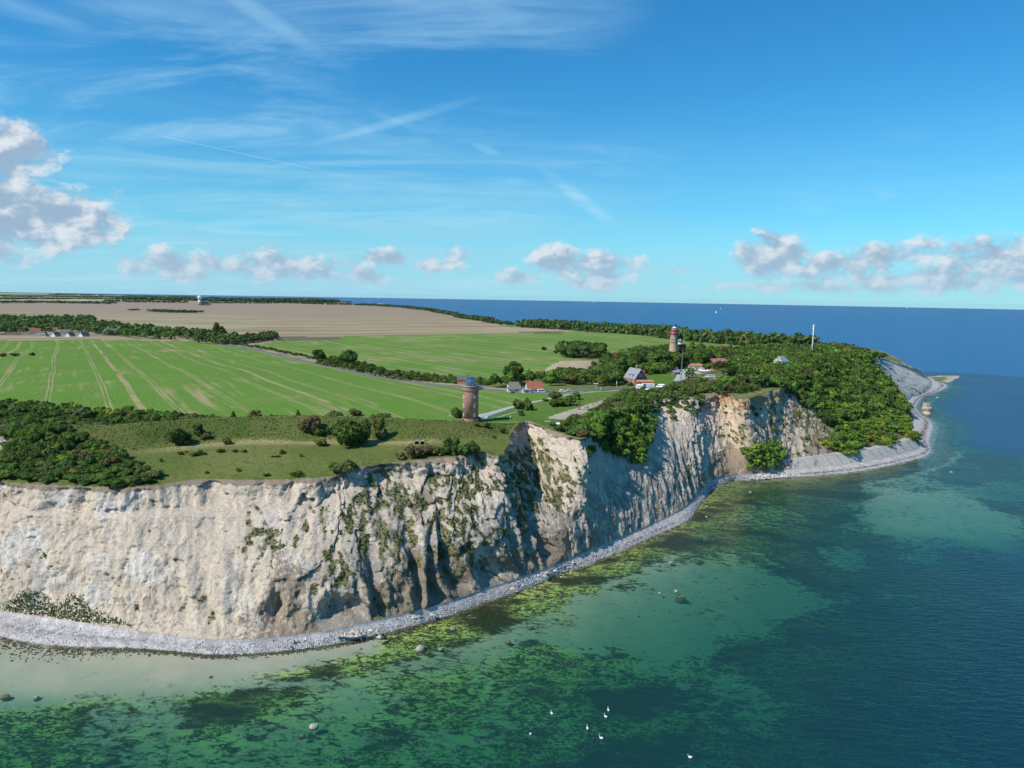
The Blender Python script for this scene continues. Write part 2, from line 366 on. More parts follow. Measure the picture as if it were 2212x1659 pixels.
_c0, _c1 = np.searchsorted(segid, 36.0), np.searchsorted(segid, 47.0); CAPE = TOP[_c0:_c1:6]; CAPEZ = ZTOP[_c0:_c1:6]
def zraw(x, y):
    x = np.asarray(x, float); y = np.asarray(y, float)
    a, r = np.arctan2(x, y), np.log(np.hypot(x, y) + 1e-6)
    num = den = 0
    for A, R_, Z in zip(HA, HR, HZ):
        w = np.exp(-(((a - A) / 0.13) ** 2 + ((r - R_) / 0.15) ** 2) / 2) + 1e-7 / (1e-3 + (a - A) ** 2 + (r - R_) ** 2)
        num = num + w * Z; den = den + w
    z = num / den
    rr = np.hypot(x, y)
    z = z + fbm(x / 150, y / 150, 2, 5) * 1.7 * sstep(360, 520, rr) + fbm(x / 700, y / 700, 2, 8) * 2.5 * sstep(900, 2000, rr)
    m = (x > 310) & (y > 640) & (rr < 1250)
    if np.any(m):
        xm, ym = np.broadcast_to(x, np.shape(z))[m], np.broadcast_to(y, np.shape(z))[m]; d, p = polydist(xm, ym, CAPE)
        z = np.array(z, float); z[m] += (np.interp(p, np.arange(len(CAPE)), CAPEZ) - z[m]) * np.exp(-(d / 32.0) ** 1.5)
    return z
def zland(x, y):
    x = np.asarray(x, float); y = np.asarray(y, float); sh = x.shape; x = x.ravel(); y = y.ravel()
    z = zraw(x, y)
    near = np.hypot(x, y) < 520
    if near.any():
        xx, yy = x[near], y[near]
        d, p = polydist(xx, yy, CREST)
        cz = np.interp(p, np.arange(len(CREST)), CREST[:, 2])
        i = np.clip(p.astype(int), 0, len(CREST) - 2)
        tx, ty = (CREST[i + 1, 0] - CREST[i, 0]), (CREST[i + 1, 1] - CREST[i, 1])
        side = (tx * (yy - CREST[i, 1]) - ty * (xx - CREST[i, 0])) > 0      # behind the crest, inland
        wdt = np.where(side, 15.0, 20.0) + 2.0 * fbm(xx / 18, yy / 18, 2, 3)
        f = 1 - sstep(0, 1, d / wdt)
        zz = z[near]; zz = zz + np.maximum(cz + 0.35 * fbm(xx / 7, yy / 7, 3, 4) - zz, 0) * f
        dt, pt = polydist(xx, yy, TOPL)
        tz = np.interp(pt, np.arange(len(TOPZ)), TOPZ)
        zz = zz + (tz - zz) * np.exp(-(dt / 9.0) ** 1.5)
        z[near] = zz + 0.10 * fbm(xx / 3, yy / 3, 2, 6)
    return z.reshape(sh)
_gx, _gy = np.arange(-360.0, 240.0, 1.25), np.arange(205.0, 535.0, 1.25)
_gz = zland(*np.meshgrid(_gx, _gy, indexing='ij'))
zexact = zland
def zland(x, y):
    """height of the land, read from a fine table near the camera"""
    x = np.asarray(x, float); y = np.asarray(y, float); u = (x - _gx[0]) / 1.25; v = (y - _gy[0]) / 1.25
    near = (u > 0) & (v > 0) & (u < len(_gx) - 2) & (v < len(_gy) - 2)
    i = np.clip(u.astype(int), 0, len(_gx) - 2); j = np.clip(v.astype(int), 0, len(_gy) - 2); f, g = u - i, v - j
    zt = _gz[i, j] * (1 - f) * (1 - g) + _gz[i + 1, j] * f * (1 - g) + _gz[i, j + 1] * (1 - f) * g + _gz[i + 1, j + 1] * f * g
    if np.all(near): return zt
    return np.where(near, zt, zraw(x, y))
def gp(px, py, z0=40.0):
    """picture position -> point of the land surface"""
    lo, hi = 0.0, 60.0
    z = z0
    for k_ in range(40):
        p = at(px, py, z); zn = float(zland(p[0], p[1]))
        if abs(zn - z) < 0.01: break
        z += (zn - z) * 0.4
    return np.array([p[0], p[1], zn])
def gpl(pts): return np.array([gp(*p) for p in pts])

# ------------------------------------------------------------------ materials of the ground
def mat_grass(name, c1, c2, c3, s=0.35, bumps=0.5, tan=0.0):
    m, t, b = material(name, 0.95, 0.05)
    p = t.n('ShaderNodeNewGeometry', out=0)
    n1 = t.noise(p, s * 0.12, 4.0, 0.6); n2 = t.noise(p, s, 5.0, 0.65, 0.4); n3 = t.noise(p, s * 5, 3.0, 0.6)
    c = t.mix(t.ss(n1, 0.36, 0.66), c1, c2); c = t.mix(t.m('MULTIPLY', t.ss(n2, 0.5, 0.72), 0.85), c, c3)
    k = t.lin(n3, 0.2, 0.8, 0.62, 1.35); c = t.mix(1.0, c, t.comb(k, k, k), 'MULTIPLY')
    c = t.mix(t.m('MULTIPLY', t.attr('dry'), t.ss(t.noise(p, 0.8, 4.0, 0.6), 0.25, 0.6)), c, (0.36, 0.30, 0.145))
    t.link(c, b.inputs['Base Color']); bump(t, b, t.m('ADD', n2, t.m('MULTIPLY', n3, 0.5)), bumps, 0.8)
    return m
M_MEADOW = mat_grass('meadow_grass', (0.118, 0.150, 0.036), (0.172, 0.180, 0.054), (0.086, 0.122, 0.027), 0.30, 0.7)
M_RAMPART = mat_grass('rampart_grass', (0.085, 0.125, 0.030), (0.132, 0.140, 0.042), (0.068, 0.125, 0.021), 0.30, 0.9)
M_STRAW = mat_grass('straw_grass', (0.30, 0.27, 0.12), (0.38, 0.32, 0.15), (0.19, 0.19, 0.07), 0.5, 0.6)
M_LAWN = mat_grass('lawn', (0.085, 0.165, 0.028), (0.115, 0.185, 0.036), (0.095, 0.155, 0.032), 0.10, 0.2)
M_ROUGH = mat_grass('rough_grass', (0.11, 0.15, 0.04), (0.19, 0.20, 0.08), (0.10, 0.14, 0.035), 0.06, 0.3)
M_GREYF = mat_grass('fallow_field_soil', (0.26, 0.25, 0.17), (0.31, 0.28, 0.22), (0.17, 0.22, 0.09), 0.05, 0.2)
M_DARKF = mat_grass('ploughed_soil', (0.15, 0.13, 0.085), (0.11, 0.12, 0.06), (0.18, 0.15, 0.1), 0.03, 0.2)
M_DIRT = mat_grass('trodden_dirt', (0.42, 0.36, 0.27), (0.34, 0.30, 0.2), (0.20, 0.22, 0.08), 0.35, 0.3)

def mat_field(name, ang, off, spacing, green, tan, patch, lines=1.0):
    m, t, b = material(name, 0.95, 0.03)
    p = t.n('ShaderNodeNewGeometry', out=0)
    wob = t.noise(p, 0.006, 2.0, 0.5, out=1)
    q = t.vm('ADD', p, t.vm('MULTIPLY', t.vm('SUBTRACT', wob, (0.5, 0.5, 0.5)), (9, 9, 0)))
    r = t.n('ShaderNodeMapping', {0: q, 2: (0, 0, -ang)}, vector_type='POINT')     # x runs along the rows
    u = t.sep(r)
    streak = t.noise(t.comb(t.m('MULTIPLY', u[0], 0.010), t.m('MULTIPLY', u[1], 0.16), 0.0), 1.0, 6.0, 0.62)
    fine = t.noise(t.comb(t.m('MULTIPLY', u[0], 0.05), t.m('MULTIPLY', u[1], 0.9), 0.0), 1.0, 3.0, 0.6)
    big = t.noise(p, 0.0085, 4.0, 0.6, 0.6)
    c = t.mix(t.ss(fine, 0.3, 0.75), green, tuple(v * 0.78 for v in green)); c = t.mix(t.m('MULTIPLY', t.ss(t.noise(p, 0.014, 5.0, 0.65, 0.8), 0.42, 0.68), 0.55), c, (0.165, 0.225, 0.055))
    dry = t.m('MULTIPLY', t.ss(t.m('ADD', t.m('MULTIPLY', big, 0.9), t.m('MULTIPLY', streak, 0.55)), patch, patch + 0.20), t.ss(streak, 0.40, 0.66))
    c = t.mix(t.m('MULTIPLY', dry, 0.9), c, tan)
    gap = t.m('MULTIPLY', t.ss(fine, 0.66, 0.74), t.ss(t.noise(p, 0.03, 3.0, 0.6), 0.55, 0.7)); c = t.mix(t.m('MULTIPLY', gap, 0.75), c, tan)
    fr = t.m('FRACT', t.m('DIVIDE', t.m('ADD', u[1], off), spacing))
    ln = 0.0
    for pos, w in ((0.30, 0.022), (0.375, 0.022)):
        dd = t.m('ABSOLUTE', t.m('SUBTRACT', fr, pos)); l_ = t.ss(dd, w, w * 0.35)
        ln = l_ if isinstance(ln, float) else t.m('MAXIMUM', ln, l_)
    fr2 = t.m('FRACT', t.m('DIVIDE', t.m('ADD', u[1], off), spacing * 3)); wide = t.ss(t.m('ABSOLUTE', t.m('SUBTRACT', fr2, 0.62)), 0.024, 0.014)
    ln = t.m('MAXIMUM', ln, wide)
    c = t.mix(t.m('MULTIPLY', t.m('MULTIPLY', ln, t.ss(t.m('ADD', t.m('MULTIPLY', streak, 0.5), t.m('MULTIPLY', t.noise(p, 0.05, 4.0, 0.65), 0.5)), 0.36, 0.54)), 0.85 * lines), c, tan)
    t.link(c, b.inputs['Base Color'])
    return m
def field_dir(a, b):
    p, q = gp(*a), gp(*b); return math.atan2(q[1] - p[1], q[0] - p[0])
ANG1 = field_dir((280, 800), (215, 738))
GREEN, TANC = (0.128, 0.242, 0.040), (0.36, 0.285, 0.155)
M_FIELD = mat_field('sprouting_field', ANG1, 0.0, 29.0, GREEN, TANC, 0.75)
M_FIELD2 = mat_field('sprouting_far_field', field_dir((1180, 800), (900, 765)), 7.0, 34.0, (0.125, 0.240, 0.040), (0.36, 0.29, 0.16), 0.70)

def mat_stubble():
    m, t, b = material('stubble_field_soil', 0.95, 0.03)
    p = t.n('ShaderNodeNewGeometry', out=0); u = t.sep(t.n('ShaderNodeMapping', {0: p, 2: (0, 0, math.radians(-8))}))
    st = t.noise(t.comb(t.m('MULTIPLY', u[0], 0.0012), t.m('MULTIPLY', u[1], 0.022), 0), 1.0, 5.0, 0.6)
    big = t.noise(p, 0.0016, 4.0, 0.6); yb = t.sep(p)[1]
    c = t.mix(t.ss(st, 0.42, 0.58), (0.38, 0.30, 0.185), (0.25, 0.20, 0.125))
    c = t.mix(t.m('MULTIPLY', t.ss(big, 0.52, 0.6), 0.5), c, (0.35, 0.34, 0.19))
    c = t.mix(t.ss(yb, 1900, 2700), c, (0.30, 0.235, 0.165))
    # patchwork of far fields
    v = t.n('ShaderNodeTexVoronoi', {'Vector': t.comb(t.m('MULTIPLY', u[0], 0.0011), t.m('MULTIPLY', u[1], 0.0007), 0), 'Scale': 1.0}, out=1)
    vs = t.sep(v); c2 = t.mix(t.ss(vs[0], 0.3, 0.7), (0.33, 0.28, 0.17), (0.12, 0.17, 0.07)); c2 = t.mix(t.ss(vs[1], 0.55, 0.8), c2, (0.40, 0.36, 0.22))
    c = t.mix(t.ss(yb, 3900, 4300), c, c2)
    t.link(c, b.inputs['Base Color']); return m
M_STUB = mat_stubble()

# ------------------------------------------------------------------ the land sheet, cut into its fields
azs = np.radians(np.r_[np.linspace(-75, -42, 60)[:-1], np.linspace(-42, 36, 640)])
rs = [214.0]
while rs[-1] < 14500:
    r_ = rs[-1]; rs.append(r_ + max(0.9, min(r_ * r_ / 60 * 0.00105, 0.09 * r_)))
rs = np.array(rs)
RR, AA = np.meshgrid(rs, azs, indexing='ij')
GX, GY = RR * np.sin(AA), RR * np.cos(AA)
landpoly = np.concatenate([(TOP - OUT * 1.2)[::4], [[-14000, 300], [-700, 300]]])
landpoly = np.concatenate([landpoly[:-2], [[-20000, 11000], [-20000, 380], [-690, 375]]])
INS = inpoly(GX, GY, landpoly)
GZ = np.where(INS, zexact(GX, GY), 0)
LV = np.stack([GX, GY, GZ], -1).reshape(-1, 3)
LF = gridfaces(len(rs), len(azs))
ok = INS.ravel()[LF].all(1); LF = LF[ok]
cx = GX.ravel()[LF].mean(1); cy = GY.ravel()[LF].mean(1); cr = np.hypot(cx, cy)
wobx = cx + 1.2 * fbm(cx / 6, cy / 6, 3, 31) * sstep(200, 400, cr) ; woby = cy + 1.2 * fbm(cx / 6, cy / 6, 3, 32)
zone = np.zeros(len(LF), int)       # 0 stubble
Z_NAMES = ['stubble_field', 'near_green_field', 'far_green_field', 'fort_meadow', 'rampart_slope', 'dry_grass_strip', 'lawn', 'rough_grassland', 'fallow_field', 'ploughed_field', 'trodden_ground']
Z_MATS = [M_STUB, M_FIELD, M_FIELD2, M_MEADOW, M_RAMPART, M_STRAW, M_LAWN, M_ROUGH, M_GREYF, M_DARKF, M_DIRT]
def setz(poly, k): zone[inpoly(wobx, woby, poly)] = k
far_edge = [(-60, 735), (30, 735), (150, 733), (300, 735), (420, 738), (500, 745), (560, 757), (640, 775), (740, 797), (830, 815), (900, 825), (1000, 834), (1100, 845), (1185, 852), (1240, 848)]
FE = gpl(far_edge)
near_land = np.array([(-700, 372), (-203, 288), (-150, 330), (-19, 345), (30, 400), (60, 470)])
setz(np.concatenate([FE[:, :2], [[70, 480], [60, 440], [20, 380], [-19, 338], [-60, 325], [-190, 300], [-420, 345], [-900, 420]]]), 1)
mg = gpl([(520, 748), (600, 738), (700, 727), (900, 722), (1100, 721), (1250, 717), (1370, 722), (1450, 733), (1560, 742), (1655, 749), (1600, 757), (1450, 770), (1300, 780), (1250, 795), (1200, 815), (1180, 835), (960, 822), (870, 812), (720, 779), (560, 752)])
setz(mg, 2)
setz(gpl([(595, 727), (735, 727), (735, 735), (600, 736)]), 9)
setz(gpl([(1110, 717), (1180, 716), (1240, 718), (1180, 721)]), 9)
setz(gpl([(1210, 748), (1330, 760), (1400, 757), (1330, 795), (1290, 800), (1250, 775)]), 7)
# around the towers: rough grass, lawns
head = np.array([(-19, 338), (30, 395), (45, 440), (75, 500), (95, 560), (130, 640), (190, 760), (300, 900), (460, 960), (470, 870), (420, 800), (388, 760), (350, 710), (310, 675), (185, 485), (100, 420), (30, 290), (-5, 262)])
setz(head, 7)
setz(gpl([(1030, 909), (1060, 893), (1110, 880), (1190, 863), (1240, 852), (1300, 845), (1395, 838), (1345, 868), (1300, 905), (1230, 930), (1150, 913)]), 6)
setz(gpl([(1395, 812), (1440, 803), (1462, 795), (1475, 812), (1468, 835), (1430, 842), (1398, 838)]), 6)
setz(gpl([(1535, 815), (1600, 815), (1600, 832), (1540, 832)]), 6)
DIRTP = gpl([(1197, 908), (1222, 889), (1250, 878), (1300, 864), (1322, 857), (1324, 860), (1300, 872), (1272, 885), (1258, 897), (1228, 909)])
dcr, pcr = polydist(wobx, woby, CREST)
ii = np.clip(pcr.astype(int), 0, len(CREST) - 2); tx = CREST[ii + 1, 0] - CREST[ii, 0]; ty = CREST[ii + 1, 1] - CREST[ii, 1]
behind = (tx * (woby - CREST[ii, 1]) - ty * (wobx - CREST[ii, 0])) > 0
fort = (~behind) & (wobx < 12) & (cr < 400) & (dcr < 130)
zone[fort] = 3
zone[(dcr < 16) & (cr < 420) & (wobx < 12)] = 4
ds_ = dcr - 19.0 - 2 * fbm(cx / 25, cy / 25, 2, 40)
zone[(zone == 4) & (dcr > 11) & behind & (cx > -120)] = 1
dfe, _ = polydist(cx, cy, FE); zone[(zone == 0) & (cr < 640) & (dfe > 11)] = 7
vd, vp = polydist(LV[:, 0], LV[:, 1], CREST); vds = vd - 20.5 - 2.5 * fbm(LV[:, 0] / 14, LV[:, 1] / 14, 3, 40)
DRY = sstep(-3.5, 0, vds) * (1 - sstep(2, 10, vds)) * sstep(-150, -120, LV[:, 0]) * (1 - sstep(-40, -20, LV[:, 0])) + 0.5 * sstep(1.6, 0, vd)
for k_, nm in enumerate(Z_NAMES):
    f = LF[zone == k_]
    if not len(f): continue
    u_, inv = np.unique(f, return_inverse=True)
    link(nm, mesh(nm, LV[u_], inv.reshape(f.shape), Z_MATS[k_], True, dict(dry=DRY[u_])), kind='structure')

# ------------------------------------------------------------------ chalk cliff, beach and their vegetation masks
def prof_curve(pts, n):
    pts = np.array(pts, float); L = np.r_[0, np.cumsum(np.hypot(*(np.diff(pts, axis=0) * [34, 38]).T))]; v = np.linspace(0, L[-1], n)
    return np.interp(v, L, pts[:, 0]), np.interp(v, L, pts[:, 1])
PROFS = [[(0, 0), (.16, .12), (.34, .40), (.72, .77), (.84, .80), (.97, .985), (1, 1)],
         [(0, 0), (.07, .25), (.23, .44), (.84, .80), (.95, .845), (.985, .99), (1, 1)],
         [(0, 0), (.05, .10), (.48, .50), (.90, .86), (.96, .90), (.99, .99), (1, 1)],
         [(0, 0), (.17, .27), (.40, .52), (.66, .74), (.92, .93), (.97, .97), (1, 1)]]
def strip(i0, i1, nv, nb, far=False):
    """columns i0..i1 of the coast; returns positions (nv rows of cliff), masks and the beach rows"""
    sl = slice(i0, i1); s = SARC[sl]; n = i1 - i0
    G = np.zeros((nv, n)); Hh = np.zeros((nv, n))
    for k_, pr in enumerate(PROFS):
        g, h = prof_curve(pr, nv); w = cs[sl, 7 + k_]
        G += g[:, None] * w; Hh += h[:, None] * w
    wsum = cs[sl, 7:11].sum(1); G /= wsum; Hh /= wsum
    v = np.linspace(0, 1, nv)[:, None]
    zt = ZTOP[sl]; gul, shear, veg0 = cs[sl, 11], cs[sl, 12], cs[sl, 13]
    seg = segid[sl]
    z = 2.3 + (zt - 2.3) * Hh
    xy = TOE[sl][None] * (1 - G[..., None]) + TOP[sl][None] * G[..., None]
    S = np.broadcast_to(s, (nv, n)) + shear * (z / 40.0 - 0.5) * 2.1
    D = np.zeros((nv, n))
    def ridge(a, b_, seed): return 1 - 2.0 * np.abs(2 * vn(a, b_, 0.0, seed) - 1)
    win = sstep(0.02, .14, Hh) * (1 - sstep(.70, .92, Hh))
    lowwin = 1 - 0.35 * sstep(.45, .75, Hh)
    sw = S + 2.2 * fbm(S / 9, z / 12, 2, 50)
    spur = 0.95 * ridge(sw / 17.0, z / 60.0, 51) + 0.6 * ridge(sw / 9.0 + 3, z / 26, 52)
    u = sw / 13.5 + 1.5 * fbm(s / 24, z / 60, 2, 55); tri = 2 * np.abs(2 * (u - np.floor(u + .5))) - 1
    u2 = sw / 5.3 + 0.7 * fbm(s / 8, z / 24, 2, 56); tri2 = 2 * np.abs(2 * (u2 - np.floor(u2 + .5))) - 1
    amp = 0.55 + 0.9 * vn(u, 0 * z, 0.0, 57)
    up_ = 0.34 + 0.32 * vn(np.floor(u + .5), 0 * z, 0.0, 58)
    swin = sstep(0.0, .10, Hh) * (1 - sstep(up_ - .25, up_ + .06, Hh + .05 * fbm(s / 5, z / 6, 2, 59)))
    D += gul * (0.66 * (amp * (tri - 0.9)) * swin + 0.05 * tri2 * win) + gul * 0.15 * (spur - .6) * win * lowwin
    D += (0.10 + 0.12 * sstep(8.5, 12, seg)) * ridge(sw / 2.3, z / 11, 54) * sstep(0, .08, Hh) * (1 - sstep(.93, 1, Hh)) * (0.35 + 0.2 * gul)
    # blocky chalk relief, finer and finer
    D += 0.9 * fbm(s / 4.5 + 0 * z, z / 6.0, 4, 60, 0.55) * sstep(0, .05, Hh) * (0.55 + 0.9 * (1 - sstep(.9, 1, Hh)))
    D += 0.42 * fbm(S / 1.3, z / 2.2, 3, 66, .6) * sstep(0, .05, Hh)
    cr_ = fbm(s / 3.0, z / 7.0, 3, 67); D -= 0.9 * sstep(.10, .0, np.abs(cr_)) * sstep(0, .1, Hh) * vn(s / 9, z / 9, 0., 68)      # clefts
    # fractured faces: tilted facets, big and small
    ja = 0.6 * fbm(s / 2.5, z / 2.5, 2, 110)
    c1, e1 = cells((S + 2 * ja) / 5.6, (z + ja) / 6.5, 111); c2, e2 = cells((S + ja) / 1.5, (z - ja) / 2.1, 116)
    rock = sstep(.01, .06, Hh) * (1 - sstep(.965, 1, Hh)) * (0.50 + 0.50 * sstep(8.5, 12, seg) + 0.5 * sstep(.76, .82, Hh)) * (1 - .55 * sstep(27.5, 29, seg)) * (1 - .72 * sstep(21.5, 23, seg) * (1 - sstep(26, 27, seg))) * (1 - .8 * sstep(37, 38, seg))
    D += rock * (0.85 * c1 + 0.36 * c2 - 0.40 * sstep(.10, .0, e1))
    # hollows and blocks in the free face below the turf
    scar = sstep(.74, .84, Hh) * (1 - sstep(.97, 1.0, Hh))
    D += scar * (1.5 * fbm(s / 7.0, z / 30, 2, 70) + 1.2 * np.sign(fbm(s / 5.0, z / 60, 1, 71)) * np.abs(fbm(s / 5.0, z / 60, 1, 71)) ** 0.4)
    # caves and niches low down
    nich = sstep(.30, .05, np.abs(Hh - .22)) * sstep(.35, .62, fbm(s / 9, z / 25, 2, 75)) * cs[sl, 8]
    D -= 2.6 * nich
    # ragged rim
    rim = sstep(.90, 1.0, Hh) * (1.1 * fbm(s / 6, 0 * z, 4, 80, 0.6) + 0.8 * fbm(s / 1.6, 0 * z, 3, 84, 0.6))
    D += rim
    if far: D *= 0.9
    X = xy[..., 0] + OUT[sl, 0] * D; Y = xy[..., 1] + OUT[sl, 1] * D
    # vegetation and colour masks
    wq = 3.0 * fbm(S / 6, z / 6, 3, 88)
    vg = fbm((S + 0.5 * z + wq) / 10, (z - 0.3 * S + wq) / 7, 4, 90, 0.55) + 0.5 * fbm(S / 2.2, z / 2.0, 3, 93)
    hollow = np.clip(-D / 2.5, -0.4, 0.6)
    band = sstep(.26, .56, Hh + 0.25 * fbm(S / 8, z / 8, 3, 87)) * (1 - sstep(.78, .90, Hh + 0.12 * fbm(S / 5, z / 9, 2, 86)))
    VEG = sstep(-0.05, 0.32, vg * 0.62 + 0.30 * hollow + (veg0 - 0.37) * 1.5 * np.maximum(band, 0.15 + 0.2 * (veg0 > .9)) - 0.30 * (1 - band)) 
    VEG = VEG * (0.35 + 0.65 * sstep(-.25, .25, fbm(S / 1.4, z / 1.4, 2, 95))); VEG = np.maximum(VEG, sstep(.86, .97, veg0) * np.ones_like(VEG))
    WHITE = .8 * sstep(-.02, .5, fbm((S - .6 * z) / 13, (z + .4 * S) / 8, 5, 96, .6) + .25 * sstep(8.5, 7, seg) * sstep(.75, .55, Hh)) * sstep(.06, .2, Hh) * (1 - .7 * sstep(9, 12, seg) * (seg < 36)); WHITE = np.maximum(WHITE, .8 * sstep(37.5, 38.2, seg) * np.ones_like(z))
    BROWN = sstep(-.05, .45, fbm(s / 12, z / 9, 4, 99) + 0.60 * (sstep(.45, .12, Hh)) - 0.22) * (0.35 + 0.65 * np.minimum(1, sstep(9.0, 12.5, seg)))
    SAND = sstep(27.0, 28.3, seg) * (1 - sstep(30.5, 31.5, seg)) * sstep(.80, .9, Hh) + 0.35 * sstep(28, 29.5, seg) * (1 - sstep(31, 32, seg)) * (seg < 36)
    BROWN = BROWN * (1 - 0.9 * sstep(36.5, 37.5, seg))
    BROWN = BROWN * (1 - .5 * sstep(21, 22.5, seg) * (1 - sstep(26.5, 28, seg)))
    SOIL = sstep(.955, .975, Hh + .02 * fbm(s / 2.0, z / 3, 3, 85)); BROWN = np.maximum(BROWN, SOIL * (seg < 31))
    GREY = sstep(10, 13.5, seg) * (1 - sstep(26, 28, seg)) * sstep(.72, .35, Hh) * np.ones_like(z)
    return X, Y, z, Hh, VEG, WHITE, BROWN, SAND, D, GREY
def mat_chalk():
    m, t, b = material('chalk', 0.95, 0.05)
    p = t.n('ShaderNodeNewGeometry', out=0); px_ = t.sep(p)
    st = t.comb(px_[0], px_[1], t.m('MULTIPLY', px_[2], 0.22))
    n1 = t.noise(st, 0.9, 6.0, 0.62, 0.6); n2 = t.noise(p, 0.16, 5.0, 0.6, 0.5); n3 = t.noise(p, 2.4, 4.0, 0.65)
    veg, wh, br, sd = t.attr('veg'), t.attr('white'), t.attr('brown'), t.attr('sand')
    n4 = t.noise(t.comb(px_[0], px_[1], t.m('MULTIPLY', px_[2], 0.10)), 2.2, 4.0, 0.65, 0.4)
    c = t.mix(t.ss(n2, 0.36, 0.66), (0.70, 0.575, 0.43), (0.60, 0.495, 0.375))
    c = t.mix(t.m('MULTIPLY', t.ss(n1, 0.48, 0.70), 0.60), c, (0.33, 0.28, 0.225))
    c = t.mix(t.m('MULTIPLY', t.ss(n4, 0.54, 0.68), 0.45), c, (0.30, 0.255, 0.205))
    c = t.mix(t.m('MULTIPLY', wh, t.ss(n1, 0.66, 0.38)), c, (0.74, 0.70, 0.64))
    gw = t.m('MULTIPLY', t.attr('grey'), t.ss(t.m('ADD', n2, t.m('MULTIPLY', n1, 0.5)), 0.60, 0.85)); c = t.mix(t.m('MULTIPLY', gw, 0.85), c, (0.27, 0.24, 0.205))
    bf = t.m('MULTIPLY', t.ss(t.m('ADD', br, t.m('MULTIPLY', t.m('SUBTRACT', n1, 0.5), 1.7)), 0.30, 0.66), 0.88)
    c = t.mix(bf, c, t.mix(t.ss(n3, .35, .65), (0.225, 0.17, 0.118), (0.32, 0.255, 0.185)))
    c = t.mix(t.m('MULTIPLY', sd, t.ss(n2, 0.30, 0.55)), c, (0.47, 0.30, 0.165))
    sz = t.noise(t.comb(t.m('MULTIPLY', px_[0], 0.03), t.m('MULTIPLY', px_[1], 0.03), t.m('ADD', px_[2], t.m('MULTIPLY', n2, 1.5))), 1.1, 4.0, 0.6)
    c = t.mix(t.m('MULTIPLY', t.ss(t.m('ABSOLUTE', t.m('SUBTRACT', sz, 0.5)), 0.022, 0.0), 0.38), c, (0.22, 0.19, 0.16))
    k = t.lin(n3, 0.25, 0.75, 0.84, 1.14); c = t.mix(1.0, c, t.comb(k, k, k), 'MULTIPLY')
    vf = t.ss(t.m('ADD', veg, t.m('MULTIPLY', t.m('SUBTRACT', n3, 0.5), 1.5)), 0.36, 0.66)
    gc = t.mix(t.ss(t.noise(p, 0.35, 4.0, 0.6), 0.35, 0.65), (0.10, 0.115, 0.04), (0.20, 0.185, 0.085))
    c = t.mix(t.m('MULTIPLY', vf, 0.9), c, gc)
    t.link(c, b.inputs['Base Color'])
    bump(t, b, t.m('ADD', t.m('ADD', t.m('MULTIPLY', n1, 0.8), t.m('MULTIPLY', n4, 0.5)), t.m('MULTIPLY', n3, 0.5)), 0.9, 0.75)
    return m
M_CHALK = mat_chalk()
def idx(seg): return int(np.searchsorted(segid, seg))
CLIFFS = []
for (a, b_, nv, far) in ((0, 37.6, 118, False), (37.6, 45, 60, True), (45, len(ROWS) - 1, 12, True)):
    i0, i1 = idx(a), min(idx(b_) + 1, NS)
    X, Y, Zz, Hh, VEG, WHITE, BROWN, SAND, D, GREY = strip(i0, i1, nv, 0, far)
    # turf edge: a few rows running back over the top onto the land sheet
    n = i1 - i0; rx, ry, rz = [X], [Y], [Zz]
    offs = (0.35, 1.0, 2.2, 3.6, 5.0)
    lx, ly = X[-1], Y[-1]
    for o_ in offs:
        qx, qy = lx - OUT[i0:i1, 0] * o_, ly - OUT[i0:i1, 1] * o_
        qz = zland(qx, qy) - 0.10 if o_ > 1.5 else zland(qx, qy) + (0.18 if o_ > .5 else 0.10)
        rx.append(qx[None]); ry.append(qy[None]); rz.append(qz[None])
    XX, YY, ZZ = (np.concatenate(q) for q in (rx, ry, rz)); nr = XX.shape[0]
    pad = lambda q, val: np.concatenate([q, np.full((len(offs), n), float(val))]).ravel()
    F = gridfaces(nr, n); top = (F[:, 0] // n) >= nv - 1
    me = mesh('chalk_cliff', np.stack([XX, YY, ZZ], -1), F, [M_CHALK, M_MEADOW if not far else M_ROUGH], True,
              dict(veg=pad(VEG, 1), white=pad(WHITE, 0), brown=pad(BROWN, 0), sand=pad(SAND, 0), grey=pad(GREY, 0)), top.astype(int))
    link('chalk_cliff', me, kind='structure')
    CLIFFS.append(dict(i0=i0, i1=i1, X=X, Y=Y, Z=Zz, H=Hh, VEG=VEG, seg=segid[i0:i1], D=D))

def mat_beach():
    m, t, b = material('flint_beach', 0.8, 0.25)
    p = t.n('ShaderNodeNewGeometry', out=0)
    v = t.n('ShaderNodeTexVoronoi', {'Vector': p, 'Scale': 2.2}, out=1); vs = t.sep(v)
    n1 = t.noise(p, 0.35, 4.0, 0.6); e = t.attr('shore')           # 0 cliff toe, 1 water's edge, more under water
    c = t.mix(vs[0], (0.56, 0.51, 0.465), (0.31, 0.29, 0.285)); c = t.mix(t.m('MULTIPLY', t.ss(n1, 0.45, 0.72), 0.8), c, (0.66, 0.62, 0.57)); c = t.mix(t.m('MULTIPLY', t.ss(t.noise(p, 0.12, 4.0, 0.6), 0.5, 0.66), 0.6), c, (0.27, 0.25, 0.24))
    wr = t.m('MULTIPLY', t.attr('wrack'), t.ss(t.noise(p, 0.55, 5.0, 0.7), 0.42, 0.52))
    c = t.mix(wr, c, (0.075, 0.045, 0.030))
    c = t.mix(t.ss(e, 0.96, 1.10), c, t.mix(t.ss(n1, .42, .6), (0.085, 0.075, 0.035), (0.32, 0.29, 0.17)))
    t.link(c, b.inputs['Base Color']); bump(t, b, vs[1], 0.5, 0.25)
    return m
M_BEACH = mat_beach()
i0, i1 = 0, idx(45)
bw = np.array([-0.06, 0.0, .12, .25, .38, .5, .62, .74, .86, .95, 1.0, 1.06, 1.15, 1.3, 1.6, 2.0])
sl = slice(i0, i1)
BWID = wid = np.maximum(np.hypot(*(WAT[sl] - TOE[sl]).T), 2.2)
